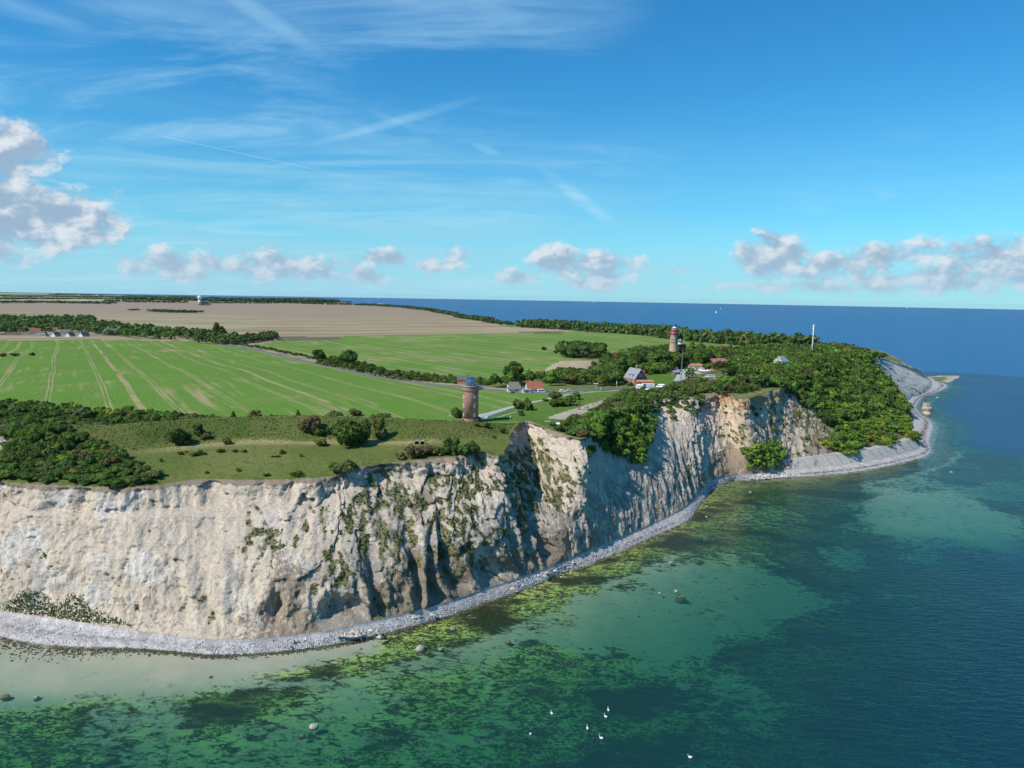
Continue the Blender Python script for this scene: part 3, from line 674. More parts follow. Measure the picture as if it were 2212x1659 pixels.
dirn = WAT[sl] - TOE[sl]; dl = np.hypot(*dirn.T)[:, None]; dirn = np.where(dl > 1.2, dirn / np.maximum(dl, 1e-6), OUT[sl]); BDIR = dirn = 0.5 * dirn + 0.5 * OUT[sl]
BX = TOE[sl, 0] + dirn[:, 0] * (bw[:, None] * wid); BY = TOE[sl, 1] + dirn[:, 1] * (bw[:, None] * wid)
jit = 0.8 * fbm(BX / 5, BY / 5, 3, 120) * (bw[:, None] > .7)
BZ = np.interp(bw, [-.06, 0, .5, .86, 1.0, 1.3, 2.0], [3.2, 2.5, 1.35, .55, 0.0, -.45, -1.3])[:, None] + 0.16 * fbm(BX / 2.5, BY / 2.5, 3, 121) + 0.15 * jit
sg = segid[sl]
wrk = (np.exp(-((bw[:, None] - .70) / .13) ** 2) * np.clip(0.25 + 1.0 * sstep(20, 22, sg) + .6 * (sg > 28) * (sg < 34), 0, 1.0)
       + 0.6 * np.exp(-((bw[:, None] - .5) / .1) ** 2) * (sg < 10)) * np.ones_like(BX)
link('pebble_beach', mesh('pebble_beach', np.stack([BX, BY, BZ], -1), gridfaces(len(bw), i1 - i0)[:, ::-1].copy(), M_BEACH, True,
     dict(shore=np.broadcast_to(bw[:, None], BX.shape).ravel(), wrack=wrk.ravel())), kind='structure')

# ------------------------------------------------------------------ sea bed and sea
WL = np.concatenate([WAT[:idx(36)][::8], WAT[idx(36):idx(50)][::5], WAT[idx(50):][::3]])
seapoly = np.concatenate([WL, [[-20000, 11000], [-20000, 380], [-700, 335]]])
def shore_dist(x, y):
    x = np.asarray(x, float); y = np.asarray(y, float)
    d, _ = polydist(x, y, WL); return np.where(inpoly(x, y, seapoly), -d, d)
def depth_of(d):
    return np.where(d < 0, 0.05, 0.10 + 0.048 * np.minimum(d, 60) + 0.030 * np.clip(d - 60, 0, 110) + 0.012 * np.clip(d - 170, 0, 1500))
BANK = np.array([at(px, py, -.5)[:2] for px, py in ((-160, 1375), (0, 1368), (133, 1391), (433, 1410), (633, 1397), (800, 1372), (790, 1400), (640, 1440), (450, 1480), (200, 1500), (-100, 1500))])
def bank(x, y):
    d, _ = polydist(x, y, np.r_[BANK, BANK[:1]]); d = np.where(inpoly(x, y, BANK), d, -d); return sstep(-9, 5, d + 3 * fbm(x / 9, y / 9, 3, 160))
SHOAL = np.array([at(px, py, -1)[:2] for px, py in ((1840, 1090), (1930, 1050), (2080, 1060), (2260, 1120), (2230, 1175), (2060, 1175), (1880, 1160))])
def shoal(x, y):
    d, _ = polydist(x, y, np.r_[SHOAL, SHOAL[:1]]); d = np.where(inpoly(x, y, SHOAL), d, -d); return sstep(-16, 14, d + 14 * fbm(x / 22, y / 22, 5, 161, .6))
def polar(az0, az1, na, r0, r1, k):
    a = np.radians(np.linspace(az0, az1, na)); r = [r0]
    while r[-1] < r1: r.append(r[-1] + max(0.8, k * r[-1] ** 2 / 100))
    R_, A_ = np.meshgrid(np.array(r), a, indexing='ij'); return R_ * np.sin(A_), R_ * np.cos(A_), len(r)
BXs, BYs, nrb = polar(-46, 46, 560, 92, 1300, 0.0021)
sd = shore_dist(BXs, BYs)
dep = depth_of(sd) * (1 - 0.62 * bank(BXs, BYs)) * (1 - .5 * shoal(BXs, BYs)) + 0.18 * fbm(BXs / 6, BYs / 6, 3, 130) * sstep(2, 12, sd)
def blobp(pts, z=-2.0, soft=9.0):
    """soft mask of a patch of sea bed outlined in the picture"""
    pl = np.array([at(px, py, z)[:2] for px, py in pts])
    wx_, wy_ = BXs + 16 * fbm(BXs / 24, BYs / 24, 5, 140, .62), BYs + 16 * fbm(BXs / 24, BYs / 24, 5, 141, .62)
    d, _ = polydist(wx_, wy_, np.r_[pl, pl[:1]]); d = np.where(inpoly(wx_, wy_, pl), d, -d)
    return sstep(-soft, soft, d)
nn = fbm(BXs / 26, BYs / 26, 4, 150)
weed = (0.36 + 0.64 * sstep(-.30, .40, nn + 0.22 * sstep(50, 100, sd))) * sstep(14, 24, sd)
weed = np.maximum(weed, 0.85 * sstep(26, 12, sd + 6 * nn))                                   # dark fringe under the cliffs
weed = np.maximum(weed, blobp([(1400, 1150), (1530, 1050), (1700, 1040), (1850, 1020), (1900, 1045), (1880, 1090), (1830, 1140), (1800, 1180), (1830, 1250), (1700, 1235), (1560, 1190), (1420, 1200)]) * 0.95)
sandp = np.maximum.reduce([blobp([(-50, 1385), (200, 1405), (430, 1415), (640, 1402), (790, 1380), (770, 1405), (640, 1435), (450, 1470), (200, 1500), (60, 1560), (-60, 1560)], soft=7),
    0.95 * blobp([(1010, 1420), (1120, 1360), (1260, 1300), (1400, 1225), (1480, 1205), (1600, 1230), (1740, 1260), (1720, 1330), (1560, 1400), (1420, 1440), (1260, 1420), (1120, 1400)]),
    0.9 * blobp([(1850, 1090), (1930, 1060), (2080, 1070), (2210, 1120), (2200, 1170), (2060, 1170), (1880, 1150)]),
    0.5 * blobp([(1570, 1110), (1640, 1080), (1740, 1110), (1700, 1150), (1600, 1140)]),
    0.8 * blobp([(700, 1520), (770, 1490), (860, 1520), (820, 1560), (730, 1565)]), 0.8 * blobp([(860, 1600), (980, 1560), (1050, 1600), (960, 1659), (860, 1659)])])
weed = weed * (1 - 0.86 * sandp) * (1 - 0.95 * bank(BXs, BYs) * sstep(1.5, 5, sd))
bright = np.clip(sstep(42, 8, sd + 8 * nn) * 0.95 + 0.80 * sstep(22, 34, sd), 0, 1)
bright = bright * (1 - 0.7 * sstep(0.2, 1.2, np.arctan2(BXs, BYs) * 2.2)) 
def mat_bed():
    m, t, b = material('sea_bed', 0.95, 0.0)
    p = t.n('ShaderNodeNewGeometry', out=0)
    w, br = t.attr('weed'), t.attr('bright')
    q = t.n('ShaderNodeMapping', {0: p, 2: (0, 0, math.radians(-14)), 3: (0.75, 1.35, 1.0)})
    n1 = t.noise(q, 0.34, 6.0, 0.66, 0.9); n2 = t.noise(q, 1.25, 4.0, 0.65, 0.6); n3 = t.noise(p, 0.07, 4.0, 0.6)
    c = t.mix(t.ss(n3, .3, .7), (0.46, 0.42, 0.31), (0.38, 0.37, 0.27))
    pat = t.m('ADD', t.m('MULTIPLY', n1, 0.7), t.m('MULTIPLY', n2, 0.3))
    f = t.ss(t.m('ADD', pat, t.m('MULTIPLY', t.m('SUBTRACT', w, 0.45), 0.34)), 0.435, 0.565)
    dark = t.mix(t.ss(n2, .4, .7), (0.030, 0.032, 0.014), (0.075, 0.065, 0.028))
    c = t.mix(f, c, dark)
    g = t.m('MULTIPLY', t.ss(t.m('ADD', t.m('MULTIPLY', n1, 0.45), t.m('MULTIPLY', n2, 0.55)), 0.53, 0.45), t.m('MULTIPLY', br, t.ss(w, 0.12, 0.45))); g = t.m('MULTIPLY', g, t.ss(t.noise(q, 0.05, 3.0, 0.5), 0.38, 0.52))
    c = t.mix(g, c, t.mix(t.ss(n2, .35, .6), (0.60, 0.60, 0.17), (0.44, 0.52, 0.13)))
    t.link(c, b.inputs['Base Color']); return m
BEDZ = np.where(sd < 0, -0.4 - 0.06 * np.minimum(-sd, 20), -dep - 0.35 * sstep(8, 0, sd))
bf_ = gridfaces(nrb, BXs.shape[1]); okb = (sd.ravel()[bf_] > -14).any(1); bf_ = bf_[okb]; ub, inv = np.unique(bf_, return_inverse=True)
link('sea_bed', mesh('sea_bed', np.stack([BXs, BYs, BEDZ], -1).reshape(-1, 3)[ub], inv.reshape(bf_.shape), mat_bed(), True,
     dict(weed=weed.ravel()[ub], bright=bright.ravel()[ub])), kind='structure')

def mat_water():
    m = bpy.data.materials.new('sea_water'); m.use_nodes = True; t = NT(m.node_tree)
    p = t.n('ShaderNodeNewGeometry', out=0); d = t.attr('depth'); calm = t.attr('calm')
    r = t.n('ShaderNodeMapping', {0: p, 2: (0, 0, math.radians(24)), 3: (0.30, 1.0, 1.0)})
    w1 = t.noise(r, 0.55, 3.0, 0.6, 0.3); w2 = t.noise(r, 2.4, 2.0, 0.55); w3 = t.noise(p, 0.012, 3.0, 0.6)
    hgt = t.m('MULTIPLY', t.m('ADD', w1, t.m('MULTIPLY', w2, 0.28)), t.m('MULTIPLY', calm, t.lin(w3, .3, .7, .6, 1.2)))
    nb = t.n('ShaderNodeBump', {'Strength': 1.0, 'Distance': 0.42, 'Height': hgt})
    fr = t.n('ShaderNodeFresnel', {'IOR': 1.33, 'Normal': nb})
    def ex(k): return t.m('EXPONENT', t.m('MULTIPLY', d, -k))
    tr = t.n('ShaderNodeBsdfTransparent', {0: t.comb(ex(0.38), ex(0.105), ex(0.19))})
    body = t.mix(t.ss(d, 1.0, 9.0), (0.020, 0.085, 0.052), (0.004, 0.050, 0.125))
    body = t.mix(t.ss(d, 8.0, 20.0), body, (0.004, 0.090, 0.228))
    df = t.n('ShaderNodeBsdfDiffuse', {0: body})
    s1 = t.t.nodes.new('ShaderNodeMixShader'); t.link(t.m('SUBTRACT', 1.0, ex(0.15)), s1.inputs[0]); t.link(tr, s1.inputs[1]); t.link(df, s1.inputs[2])
    gl = t.n('ShaderNodeBsdfGlossy', {0: (1, 1, 1, 1), 'Roughness': 0.18, 'Normal': nb})
    s2 = t.t.nodes.new('ShaderNodeMixShader'); t.link(t.m('MINIMUM', t.m('MULTIPLY', fr, 0.7), 0.24), s2.inputs[0]); t.link(s1.outputs[0], s2.inputs[1]); t.link(gl, s2.inputs[2])
    o = t.t.nodes.new('ShaderNodeOutputMaterial'); t.link(s2.outputs[0], o.inputs[0])
    return m
wa = np.radians(np.r_[np.linspace(-180, -48, 24)[:-1], np.linspace(-48, 48, 380), np.linspace(48, 180, 24)[1:]])
wr_ = [20.0]
while wr_[-1] < 19900: wr_.append(min(19900.0, wr_[-1] + max(1.6, min(0.0035 * wr_[-1] ** 2 / 100 * 1.2, 0.16 * wr_[-1]))))
WR, WA = np.meshgrid(np.array(wr_), wa, indexing='ij'); WXg, WYg = WR * np.sin(WA), WR * np.cos(WA)
wsd = shore_dist(WXg, WYg); wdep = np.where(WYg < 60, 6.0, depth_of(wsd) * (1 - 0.62 * bank(WXg, WYg)) * (1 - .5 * shoal(WXg, WYg))); wdep = np.where((WR > 1250) | (np.abs(WA) > math.radians(45.5)), np.maximum(wdep, 24), wdep)
wdep = np.maximum(wdep, 26 * sstep(520, 1100, WR) * sstep(30, 260, wsd)); wdep = np.maximum(wdep, 9 * sstep(520, 640, WR) * sstep(2, 40, wsd))
calm = sstep(0, 14, wsd) * 0.6 + 0.4 * sstep(40, 160, wsd); calm = calm * (0.35 + 0.65 * sstep(-.45, .42, WA + 0.0002 * WR))
wf = gridfaces(len(wr_), len(wa)); okw = (wsd.ravel()[wf] > -9).any(1); wf = wf[okw]; uw, inv = np.unique(wf, return_inverse=True)
link('sea', mesh('sea', np.stack([WXg, WYg, 0 * WXg], -1).reshape(-1, 3)[uw], inv.reshape(wf.shape), mat_water(), True,
     dict(depth=wdep.ravel()[uw], calm=calm.ravel()[uw])), kind='structure')


# ------------------------------------------------------------------ trees and shrubs
def mat_leaf(name, rough=0.6):
    m = bpy.data.materials.new(name); m.use_nodes = True; t = NT(m.node_tree)
    oc = t.n('ShaderNodeObjectInfo', out=1); a = t.attr('tint', 0)
    k = t.n('ShaderNodeObjectInfo', out=5)
    c = t.mix(1.0, oc, a, 'MULTIPLY'); kk = t.lin(k, 0, 1, 0.88, 1.12); c = t.mix(1.0, c, t.comb(kk, kk, t.m('MULTIPLY', kk, 0.96)), 'MULTIPLY')
    d = t.n('ShaderNodeBsdfDiffuse', {0: c}); tr = t.n('ShaderNodeBsdfTranslucent', {0: t.mix(1.0, c, (1.0, 1.15, 0.6), 'MULTIPLY')})
    s1 = t.t.nodes.new('ShaderNodeMixShader'); s1.inputs[0].default_value = 0.22; t.link(d, s1.inputs[1]); t.link(tr, s1.inputs[2])
    o = t.t.nodes.new('ShaderNodeOutputMaterial'); t.link(s1.outputs[0], o.inputs[0]); return m
M_LEAF = mat_leaf('foliage')
M_BARK = plain('bark', (0.12, 0.095, 0.07), 0.9, 0.25, 3.0)
M_DEAD = plain('bare_grey_wood', (0.42, 0.38, 0.33), 0.9, 0.2, 3.0)

def lobes_for(kind, rg):
    L = []
    if kind == 'broad':
        n = rg.integers(9, 13); L.append((0, 0, .58, .30))
        for i in range(n):
            a = 2.4 * i + rg.uniform(-.4, .4); r = rg.uniform(.16, .30); z = rg.uniform(.36, .80); L.append((r * math.cos(a), r * math.sin(a), z, rg.uniform(.14, .22)))
        L.append((rg.uniform(-.06, .06), rg.uniform(-.06, .06), .84, .15))
    elif kind == 'wood':        # broad crown of a closed canopy, leaves down to the ground
        n = rg.integers(9, 12); L.append((0, 0, .45, .34))
        for i in range(n):
            a = 2.4 * i + rg.uniform(-.4, .4); r = rg.uniform(.22, .42); z = rg.uniform(.20, .78); L.append((r * math.cos(a), r * math.sin(a), z, rg.uniform(.15, .25)))
    elif kind == 'shrub':
        n = rg.integers(8, 12); L.append((0, 0, .34, .40))
        for i in range(n):
            a = 2.4 * i + rg.uniform(-.4, .4); r = rg.uniform(.28, .58); z = rg.uniform(.12, .70) * (1.15 - .6 * r); L.append((r * math.cos(a), r * math.sin(a), z, rg.uniform(.17, .30)))
    elif kind == 'poplar':
        for i in range(12): z = .14 + i * .07; L.append((rg.uniform(-.03, .03), rg.uniform(-.03, .03), z, .055 + .06 * math.sin(math.pi * min(1, z * 1.0))))
    elif kind == 'conifer':
        for i in range(16):
            z = .10 + i * .054; R_ = .26 * (1.02 - z); a = 2.4 * i; L.append((R_ * .55 * math.cos(a), R_ * .55 * math.sin(a), z, .04 + R_ * .45))
    elif kind == 'street':
        L.append((0, 0, .62, .22))
        for i in range(6): a = 1.05 * i; L.append((.11 * math.cos(a), .11 * math.sin(a), rg.uniform(.5, .78), .14))
    return L
def crown(kind, seed, ncard, card, cores=True):
    rg = np.random.default_rng(seed); L = np.array(lobes_for(kind, rg)); V, F, T = [], [], []
    nv = 0
    if cores:
        nu, nw = 9, 6
        for (x, y, z, r) in L:
            u = np.linspace(0, 2 * np.pi, nu, endpoint=False); w = np.linspace(0.12, np.pi - 0.12, nw)
            U, Wd = np.meshgrid(u, w); j = r * 0.86 * (1 + 0.22 * (rg.random(U.shape) - .5) * 2)
            pts = np.stack([x + j * np.cos(U) * np.sin(Wd), y + j * np.sin(U) * np.sin(Wd), z + j * np.cos(Wd)], -1).reshape(-1, 3)
            pts[:, 2] = np.maximum(pts[:, 2], 0.02)
            f = []
            for a in range(nw - 1):
                for b_ in range(nu): f.append((a * nu + b_, (a + 1) * nu + b_, (a + 1) * nu + (b_ + 1) % nu, a * nu + (b_ + 1) % nu))
            V.append(pts); F.append(np.array(f) + nv); nv += len(pts); T.append(np.repeat(rg.uniform(.70, .95, (1, 3)) * [1, 1, 1], len(pts), 0))
    w = L[:, 3] ** 2; li = rg.choice(len(L), ncard * 3, p=w / w.sum())
    d = rg.normal(size=(ncard * 3, 3)); d[:, 2] = np.abs(d[:, 2]) * 1.0 - 0.45 * rg.random(ncard * 3) ; d /= np.linalg.norm(d, axis=1)[:, None]
    P = L[li, :3] + d * L[li, 3:4] * rg.uniform(.82, 1.26, (ncard * 3, 1))
    dd = np.linalg.norm(P[:, None, :] - L[None, :, :3], axis=2) / L[None, :, 3]; dd[np.arange(len(P)), li] = 9
    keep = (dd.min(1) > 0.88) & (P[:, 2] > 0.015); P, d, li = P[keep][:ncard], d[keep][:ncard], li[keep][:ncard]
    n = d + rg.normal(size=d.shape) * 0.42; n /= np.linalg.norm(n, axis=1)[:, None]
    up = np.tile([0, 0, 1.0], (len(n), 1)) + rg.normal(size=n.shape) * .3
    tx_ = np.cross(n, up); tx_ /= np.linalg.norm(tx_, axis=1)[:, None] + 1e-9; ty_ = np.cross(n, tx_)
    s = card * rg.uniform(.6, 1.35, (len(n), 1))
    q = np.stack([P - tx_ * s + ty_ * s * .15, P - ty_ * s * .8 - n * s * .3, P + tx_ * s, P + ty_ * s * .8 - n * s * .2], 1).reshape(-1, 3)
    lobt = rg.uniform(.82, 1.18, len(L))
    t = (lobt[li] * rg.uniform(.72, 1.32, len(n)))[:, None] * np.stack([rg.uniform(.85, 1.2, len(n)), np.ones(len(n)), rg.uniform(.8, 1.1, len(n))], 1)
    V.append(q); F.append(np.arange(len(q)).reshape(-1, 4) + nv); T.append(np.repeat(t, 4, 0))
    return np.concatenate(V), np.concatenate(F), np.concatenate(T)
def trunk_mesh(seed, h=0.55, r=0.028, nb=5, mat=None, bare=False):
    rg = np.random.default_rng(seed); V, F = [], []
    def limb(p, q, r0, r1, k=6):
        p, q = np.array(p, float), np.array(q, float); ax = q - p; ax /= np.linalg.norm(ax); a = np.cross(ax, [0.3, 1, 0.1]); a /= np.linalg.norm(a); b_ = np.cross(ax, a); o = len(V)
        for c_, rr in ((p, r0), ((p + q) / 2 + rg.normal(size=3) * .012, (r0 + r1) / 2), (q, r1)):
            for i in range(k): t = 2 * math.pi * i / k; V.append(c_ + rr * (a * math.cos(t) + b_ * math.sin(t)))
        for j in range(2):
            for i in range(k): F.append((o + j * k + i, o + j * k + (i + 1) % k, o + (j + 1) * k + (i + 1) % k, o + (j + 1) * k + i))
    limb((0, 0, -0.03), (0.01, 0, h), r, r * .6)
    for i in range(nb):
        a = 2.4 * i; z0 = h * rg.uniform(.5, .95); q = (math.cos(a) * .22, math.sin(a) * .22, z0 + rg.uniform(.15, .32)); limb((0.005, 0, z0), q, r * .5, r * .2, 5)
        if bare:
            for k_ in range(4):
                e = np.array(q) + np.array([math.cos(a + rg.uniform(-1, 1)), math.sin(a + rg.uniform(-1, 1)), 1.1]) * .16; s0 = np.array([0.005, 0, z0]) * .5 + np.array(q) * .5; limb(s0 if k_ < 2 else q, e, r * .25, r * .08, 4)
    return mesh('trunk', np.array(V), np.array(F), mat or M_BARK, True)
CROWNS, LITE, FARL, TRUNKS = {}, {}, {}, {}
for kind, nvar, nc, card in (('broad', 4, 620, .055), ('wood', 5, 620, .062), ('shrub', 5, 560, .075), ('poplar', 1, 420, .035), ('conifer', 1, 420, .05), ('street', 2, 260, .05)):
    CROWNS[kind], LITE[kind] = [], []
    for v in range(nvar):
        V, F, T = crown(kind, 100 + v * 7 + len(kind), nc, card)
        CROWNS[kind].append(mesh('crown', V, F, M_LEAF, True, dict(tint=T)))
        LITE[kind].append(crown(kind, 100 + v * 7 + len(kind), 250, card * 1.5, False)); FARL.setdefault(kind, []).append(crown(kind, 100 + v * 7 + len(kind), 60, card * 2.9, False))
    TRUNKS[kind] = trunk_mesh(len(kind), 0.5 if kind != 'shrub' else 0.3, 0.028 if kind != 'shrub' else 0.04)
BARE = trunk_mesh(5, 0.55, 0.03, 9, M_DEAD, True)
DG, MG, BG, YG, OL, BR, SG = (0.076, 0.128, 0.038), (0.108, 0.180, 0.046), (0.146, 0.258, 0.050), (0.245, 0.315, 0.052), (0.145, 0.168, 0.058), (0.150, 0.125, 0.066), (0.160, 0.190, 0.125)
def vary(c, k=0.16): f = 1 + RNG.uniform(-k, k); return (c[0] * f * RNG.uniform(.92, 1.1), c[1] * f, c[2] * f * RNG.uniform(.85, 1.1), 1)
NTREE = [0]; QUEUE = []
def tree(kind, p, h, w, col, label, group=None, cat=None, name=None, parts=True, sink=0.02, now=False):
    """a tree or shrub standing at p; h height, w crown width; members of a wood wait in QUEUE until it is known which show largest"""
    if group is not None and not now:
        QUEUE.append((kind, np.array(p, float), float(h), float(w), col, label, group, parts)); return None
    me = CROWNS[kind][NTREE[0] % len(CROWNS[kind])]; NTREE[0] += 1
    base = {'broad': .92, 'wood': 1.1, 'shrub': 1.5, 'poplar': .24, 'conifer': .5, 'street': .56}[kind]
    sc_ = (w / base, w / base, h); rz = RNG.uniform(0, 6.28)
    name = name or ('shrub' if kind == 'shrub' else 'tree'); cat = cat or ('shrub' if kind == 'shrub' else 'tree')
    loc = (float(p[0]), float(p[1]), float(p[2]) - sink * h)
    if parts:
        r = thing(name, loc, label, cat, group, rz); r.scale = sc_
        c = link('crown', me, r); c.color = col
        link('trunk', TRUNKS[kind], r)
    else:
        r = link(name, me, label=label, category=cat, group=group); r.location = loc; r.rotation_euler = (0, 0, rz); r.scale = sc_; r.color = col
    return r
def trees_as_stuff(name, items, label, cat):
    """a mass of trees nobody could count: (kind, p, h, w, colour)"""
    if not items: return
    Vs, Fs, Ts, n = [], [], [], 0
    for k_, (kind, p, h, w, col) in enumerate(items):
        V, F, T = (LITE if math.hypot(p[0], p[1]) < 800 else FARL)[kind][k_ % len(LITE[kind])]; base = {'broad': .92, 'wood': 1.1, 'shrub': 1.5, 'poplar': .24, 'conifer': .5, 'street': .56}[kind]
        a = RNG.uniform(0, 6.28); c, s = math.cos(a), math.sin(a); q = V * [w / base, w / base, h]
        q = np.stack([q[:, 0] * c - q[:, 1] * s, q[:, 0] * s + q[:, 1] * c, q[:, 2] - .03 * h], 1) + np.asarray(p)
        Vs.append(q); Fs.append(F + n); Ts.append(T * np.array(col[:3])); n += len(q)
    o = link(name, mesh(name, np.concatenate(Vs), np.concatenate(Fs), M_LEAF, True, dict(tint=np.concatenate(Ts))), kind='stuff', label=label, category=cat)
    o.color = (1, 1, 1, 1); return o
def scatter(poly, gap, rng=RNG, tries=40000, zf=zland):
    """points at least gap apart inside a plan polygon"""
    poly = np.asarray(poly)[:, :2]; lo, hi = poly.min(0), poly.max(0); A = (hi - lo).prod(); n = min(tries, int(A / gap ** 2 * 5) + 10)
    q = lo + rng.random((n, 2)) * (hi - lo); q = q[inpoly(q[:, 0], q[:, 1], poly)]; keep, cell = [], {}
    for x, y in q:
        i, j = int(x // gap), int(y // gap)
        if any((x - a) ** 2 + (y - b_) ** 2 < gap * gap for di in (-1, 0, 1) for dj in (-1, 0, 1) for a, b_ in cell.get((i + di, j + dj), ())): continue
        cell.setdefault((i, j), []).append((x, y)); keep.append((x, y))
    keep = np.array(keep).reshape(-1, 2); z = zf(keep[:, 0], keep[:, 1]) if len(keep) else np.zeros(0)
    return np.c_[keep, z]
def pick(cols, p): return vary(cols[RNG.choice(len(cols), p=p)])

# --- the wooded slope of the headland: trees rooted in the chalk slope and on the plateau behind it
HEAD = []        # (kind, p, h, w, colour)
C0 = CLIFFS[0]
def on_cliff(cond, gap, n=14000):
    r = RNG.integers(0, C0['X'].shape[0], n); c = RNG.integers(0, C0['X'].shape[1], n); keep, cell = [], {}
    for a, b_ in zip(r, c):
        sg_, hh = C0['seg'][b_], C0['H'][a, b_]
        if not cond(sg_, hh, a, b_): continue
        x, y, z = C0['X'][a, b_], C0['Y'][a, b_], C0['Z'][a, b_]; i, j, k_ = int(x // gap), int(y // gap), int(z // gap)
        if any((x - u[0]) ** 2 + (y - u[1]) ** 2 + (z - u[2]) ** 2 < gap * gap for di in (-1, 0, 1) for dj in (-1, 0, 1) for dk in (-1, 0, 1) for u in cell.get((i + di, j + dj, k_ + dk), ())): continue
        cell.setdefault((i, j, k_), []).append((x, y, z)); keep.append((x, y, z, sg_, hh))
    return keep
for x, y, z, sg_, hh in on_cliff(lambda s, h, a, b_: 30.85 + (1.55 * (1 - h) if h > .25 else .75) < s < 37.3 and h > (0.13 + 0.06 * math.sin(s * 7) if s < 34.6 else 0.16) and not (31.0 < s < 32.1 and 0.05 < h < .5 and RNG.random() < .55), 4.3, 60000):
    low = hh < .38
    col = pick([DG, MG, BG, YG], [.22, .44, .29, .05]) if not low else pick([MG, BG, YG], [.35, .45, .20])
    HEAD.append(('wood', (x, y, z), RNG.uniform(4.5, 10.0) * (0.7 if low else 1), RNG.uniform(5.5, 9.5), col))
OPEN = [(gp(px, py), r) for px, py, r in ((1570, 822, 26), (1430, 822, 20), (1455, 812, 16), (1400, 832, 20), (1490, 806, 20), (1525, 812, 16), (1550, 806, 14), (1512, 822, 9), (1380, 842, 15), (1420, 843, 14), (1686, 796, 10), (1690, 800, 9), (1560, 799, 9), (1545, 796, 12), (1500, 802, 19), (1508, 808, 13), (1534, 829, 13), (1533, 838, 8), (1522, 815, 12), (1690, 808, 9))]
LH = at(1457, 704, 77.5); OPEN.append((LH, 6.0))
def free(p, e=0.0): return all((p[0] - q[0]) ** 2 + (p[1] - q[1]) ** 2 > (r + e) ** 2 for q, r in OPEN)
headw = np.array([(112, 545), (100, 575), (118, 630), (150, 690), (190, 760), (262, 838), (330, 905), (420, 960), (430, 880), (412, 815), (392, 776), (380, 760), (352, 724), (331, 700), (308, 682), (286, 642), (241, 567), (186, 494), (150, 470), (128, 470), (150, 520)])
for p in scatter(headw, 5.6):
    if not free(p): continue
    d = np.hypot(p[0], p[1])
    low = p[0] > 330 and p[1] > 760
    HEAD.append(('wood', p, RNG.uniform(3.5, 6) if low else RNG.uniform(6, 10), RNG.uniform(7, 10), pick([DG, MG, BG, OL, BR], [.26, .42, .20, .09, .03])))
for kind, p, h, w, col in HEAD:
    slope = p[2] < 38
    tree(kind, p, h, w, col, 'leafy tree in the dense wood on the headland slope' if slope else 'leafy tree in the wood on top of the headland',
         'trees of the headland slope wood' if slope else 'trees of the headland plateau wood')

# --- wood between the ramparts and the near green field, at the left edge
w1 = np.array([P2(px, py, 46) for px, py in ((-120, 838), (0, 848), (100, 856), (200, 864), (300, 873), (400, 882), (465, 894))] + [(CREST[5][0], CREST[5][1] + 7), (CREST[4][0] - 2, CREST[4][1] + 7), (CREST[2][0] - 3, CREST[2][1] + 7), (CREST[0][0] - 6, CREST[0][1] + 5), (-300, 310)])
for p in scatter(w1, 4.8):
    y_ = RNG.random() < .02
    tree('wood', p, RNG.uniform(3.6, 6.0), RNG.uniform(5.5, 8), vary(YG) if y_ else pick([DG, MG, BG, SG, OL], [.46, .30, .10, .06, .08]), 'leafy tree in the dark wood behind the grassy rampart', 'trees of the wood behind the rampart')
tree('wood', gp(245, 912), 6.5, 7.5, (0.30, 0.30, 0.03, 1), 'bright yellow-green tree in the dark wood behind the rampart')
# --- scrub at the left end of the cliff-top
w2 = np.array([P2(px, py, 38.5) for px, py in ((-70, 990), (0, 975), (60, 955), (130, 965), (215, 975), (280, 998), (335, 1020), (340, 1036), (290, 1042), (150, 1038), (0, 1031), (-50, 1033))])
for p in scatter(w2, 3.0):
    if not inpoly(p[:1], p[1:2], landpoly)[0]: continue
    edge = p[1] < 250
    tree('shrub', p, RNG.uniform(2.2, 3.4) if edge else RNG.uniform(2.5, 5.6), RNG.uniform(4.5, 8.5), pick([DG, MG, OL, BR, BG], [.30, .36, .18, .08, .08]), 'dense shrub in the scrub at the left end of the cliff top', 'scrub at the left end of the cliff top')
# --- single bushes on rampart, meadow and lawn (picture position of the foot, width and height in picture units)
SINGLES = []
def za(zx, zy, w, h, col, kind='shrub'): SINGLES.append((322.6 + zx * .1875, 852.5 + zy * .1875, w * .1875, h * .1875, col, kind))
def zb(zx, zy, w, h, col, kind='shrub'): SINGLES.append((691.2 + zx * .1979, 864 + zy * .1979, w * .1979, h * .1979, col, kind))
def zd(zx, zy, w, h, col, kind='shrub'): SINGLES.append((1036.8 + zx * .15624, 783.4 + zy * .15624, w * .15624, h * .15624, col, kind))
for q in ((970, 272, 60, 75, DG, 'conifer'), (1215, 272, 160, 95, OL), (1410, 262, 40, 40, MG), (1712, 248, 55, 70, MG, 'conifer'), (1850, 430, 250, 200, BR), (2110, 252, 120, 70, OL), (2175, 330, 110, 90, OL), (1960, 470, 140, 90, MG),
          (1980, 590, 150, 80, OL), (2050, 425, 80, 50, DG), (350, 572, 250, 190, DG), (560, 462, 130, 120, DG), (640, 505, 120, 60, BR), (890, 572, 110, 80, OL), (360, 692, 70, 45, MG), (520, 702, 120, 45, MG), (590, 692, 80, 55, MG), (640, 692, 50, 30, DG),
          (820, 662, 110, 40, DG), (985, 662, 70, 35, DG), (1090, 662, 80, 35, OL), (1525, 682, 55, 55, MG), (1745, 717, 50, 35, MG), (135, 772, 40, 40, MG), (1025, 882, 60, 35, DG), (660, 907, 50, 30, OL), (1700, 935, 170, 50, DG), (1350, 932, 90, 30, DG),
          (2150, 860, 200, 90, MG), (1420, 720, 40, 22, DG), (1465, 722, 35, 25, DG), (1500, 718, 35, 22, DG), (1560, 668, 40, 22, MG), (430, 668, 35, 20, DG)): za(*q)
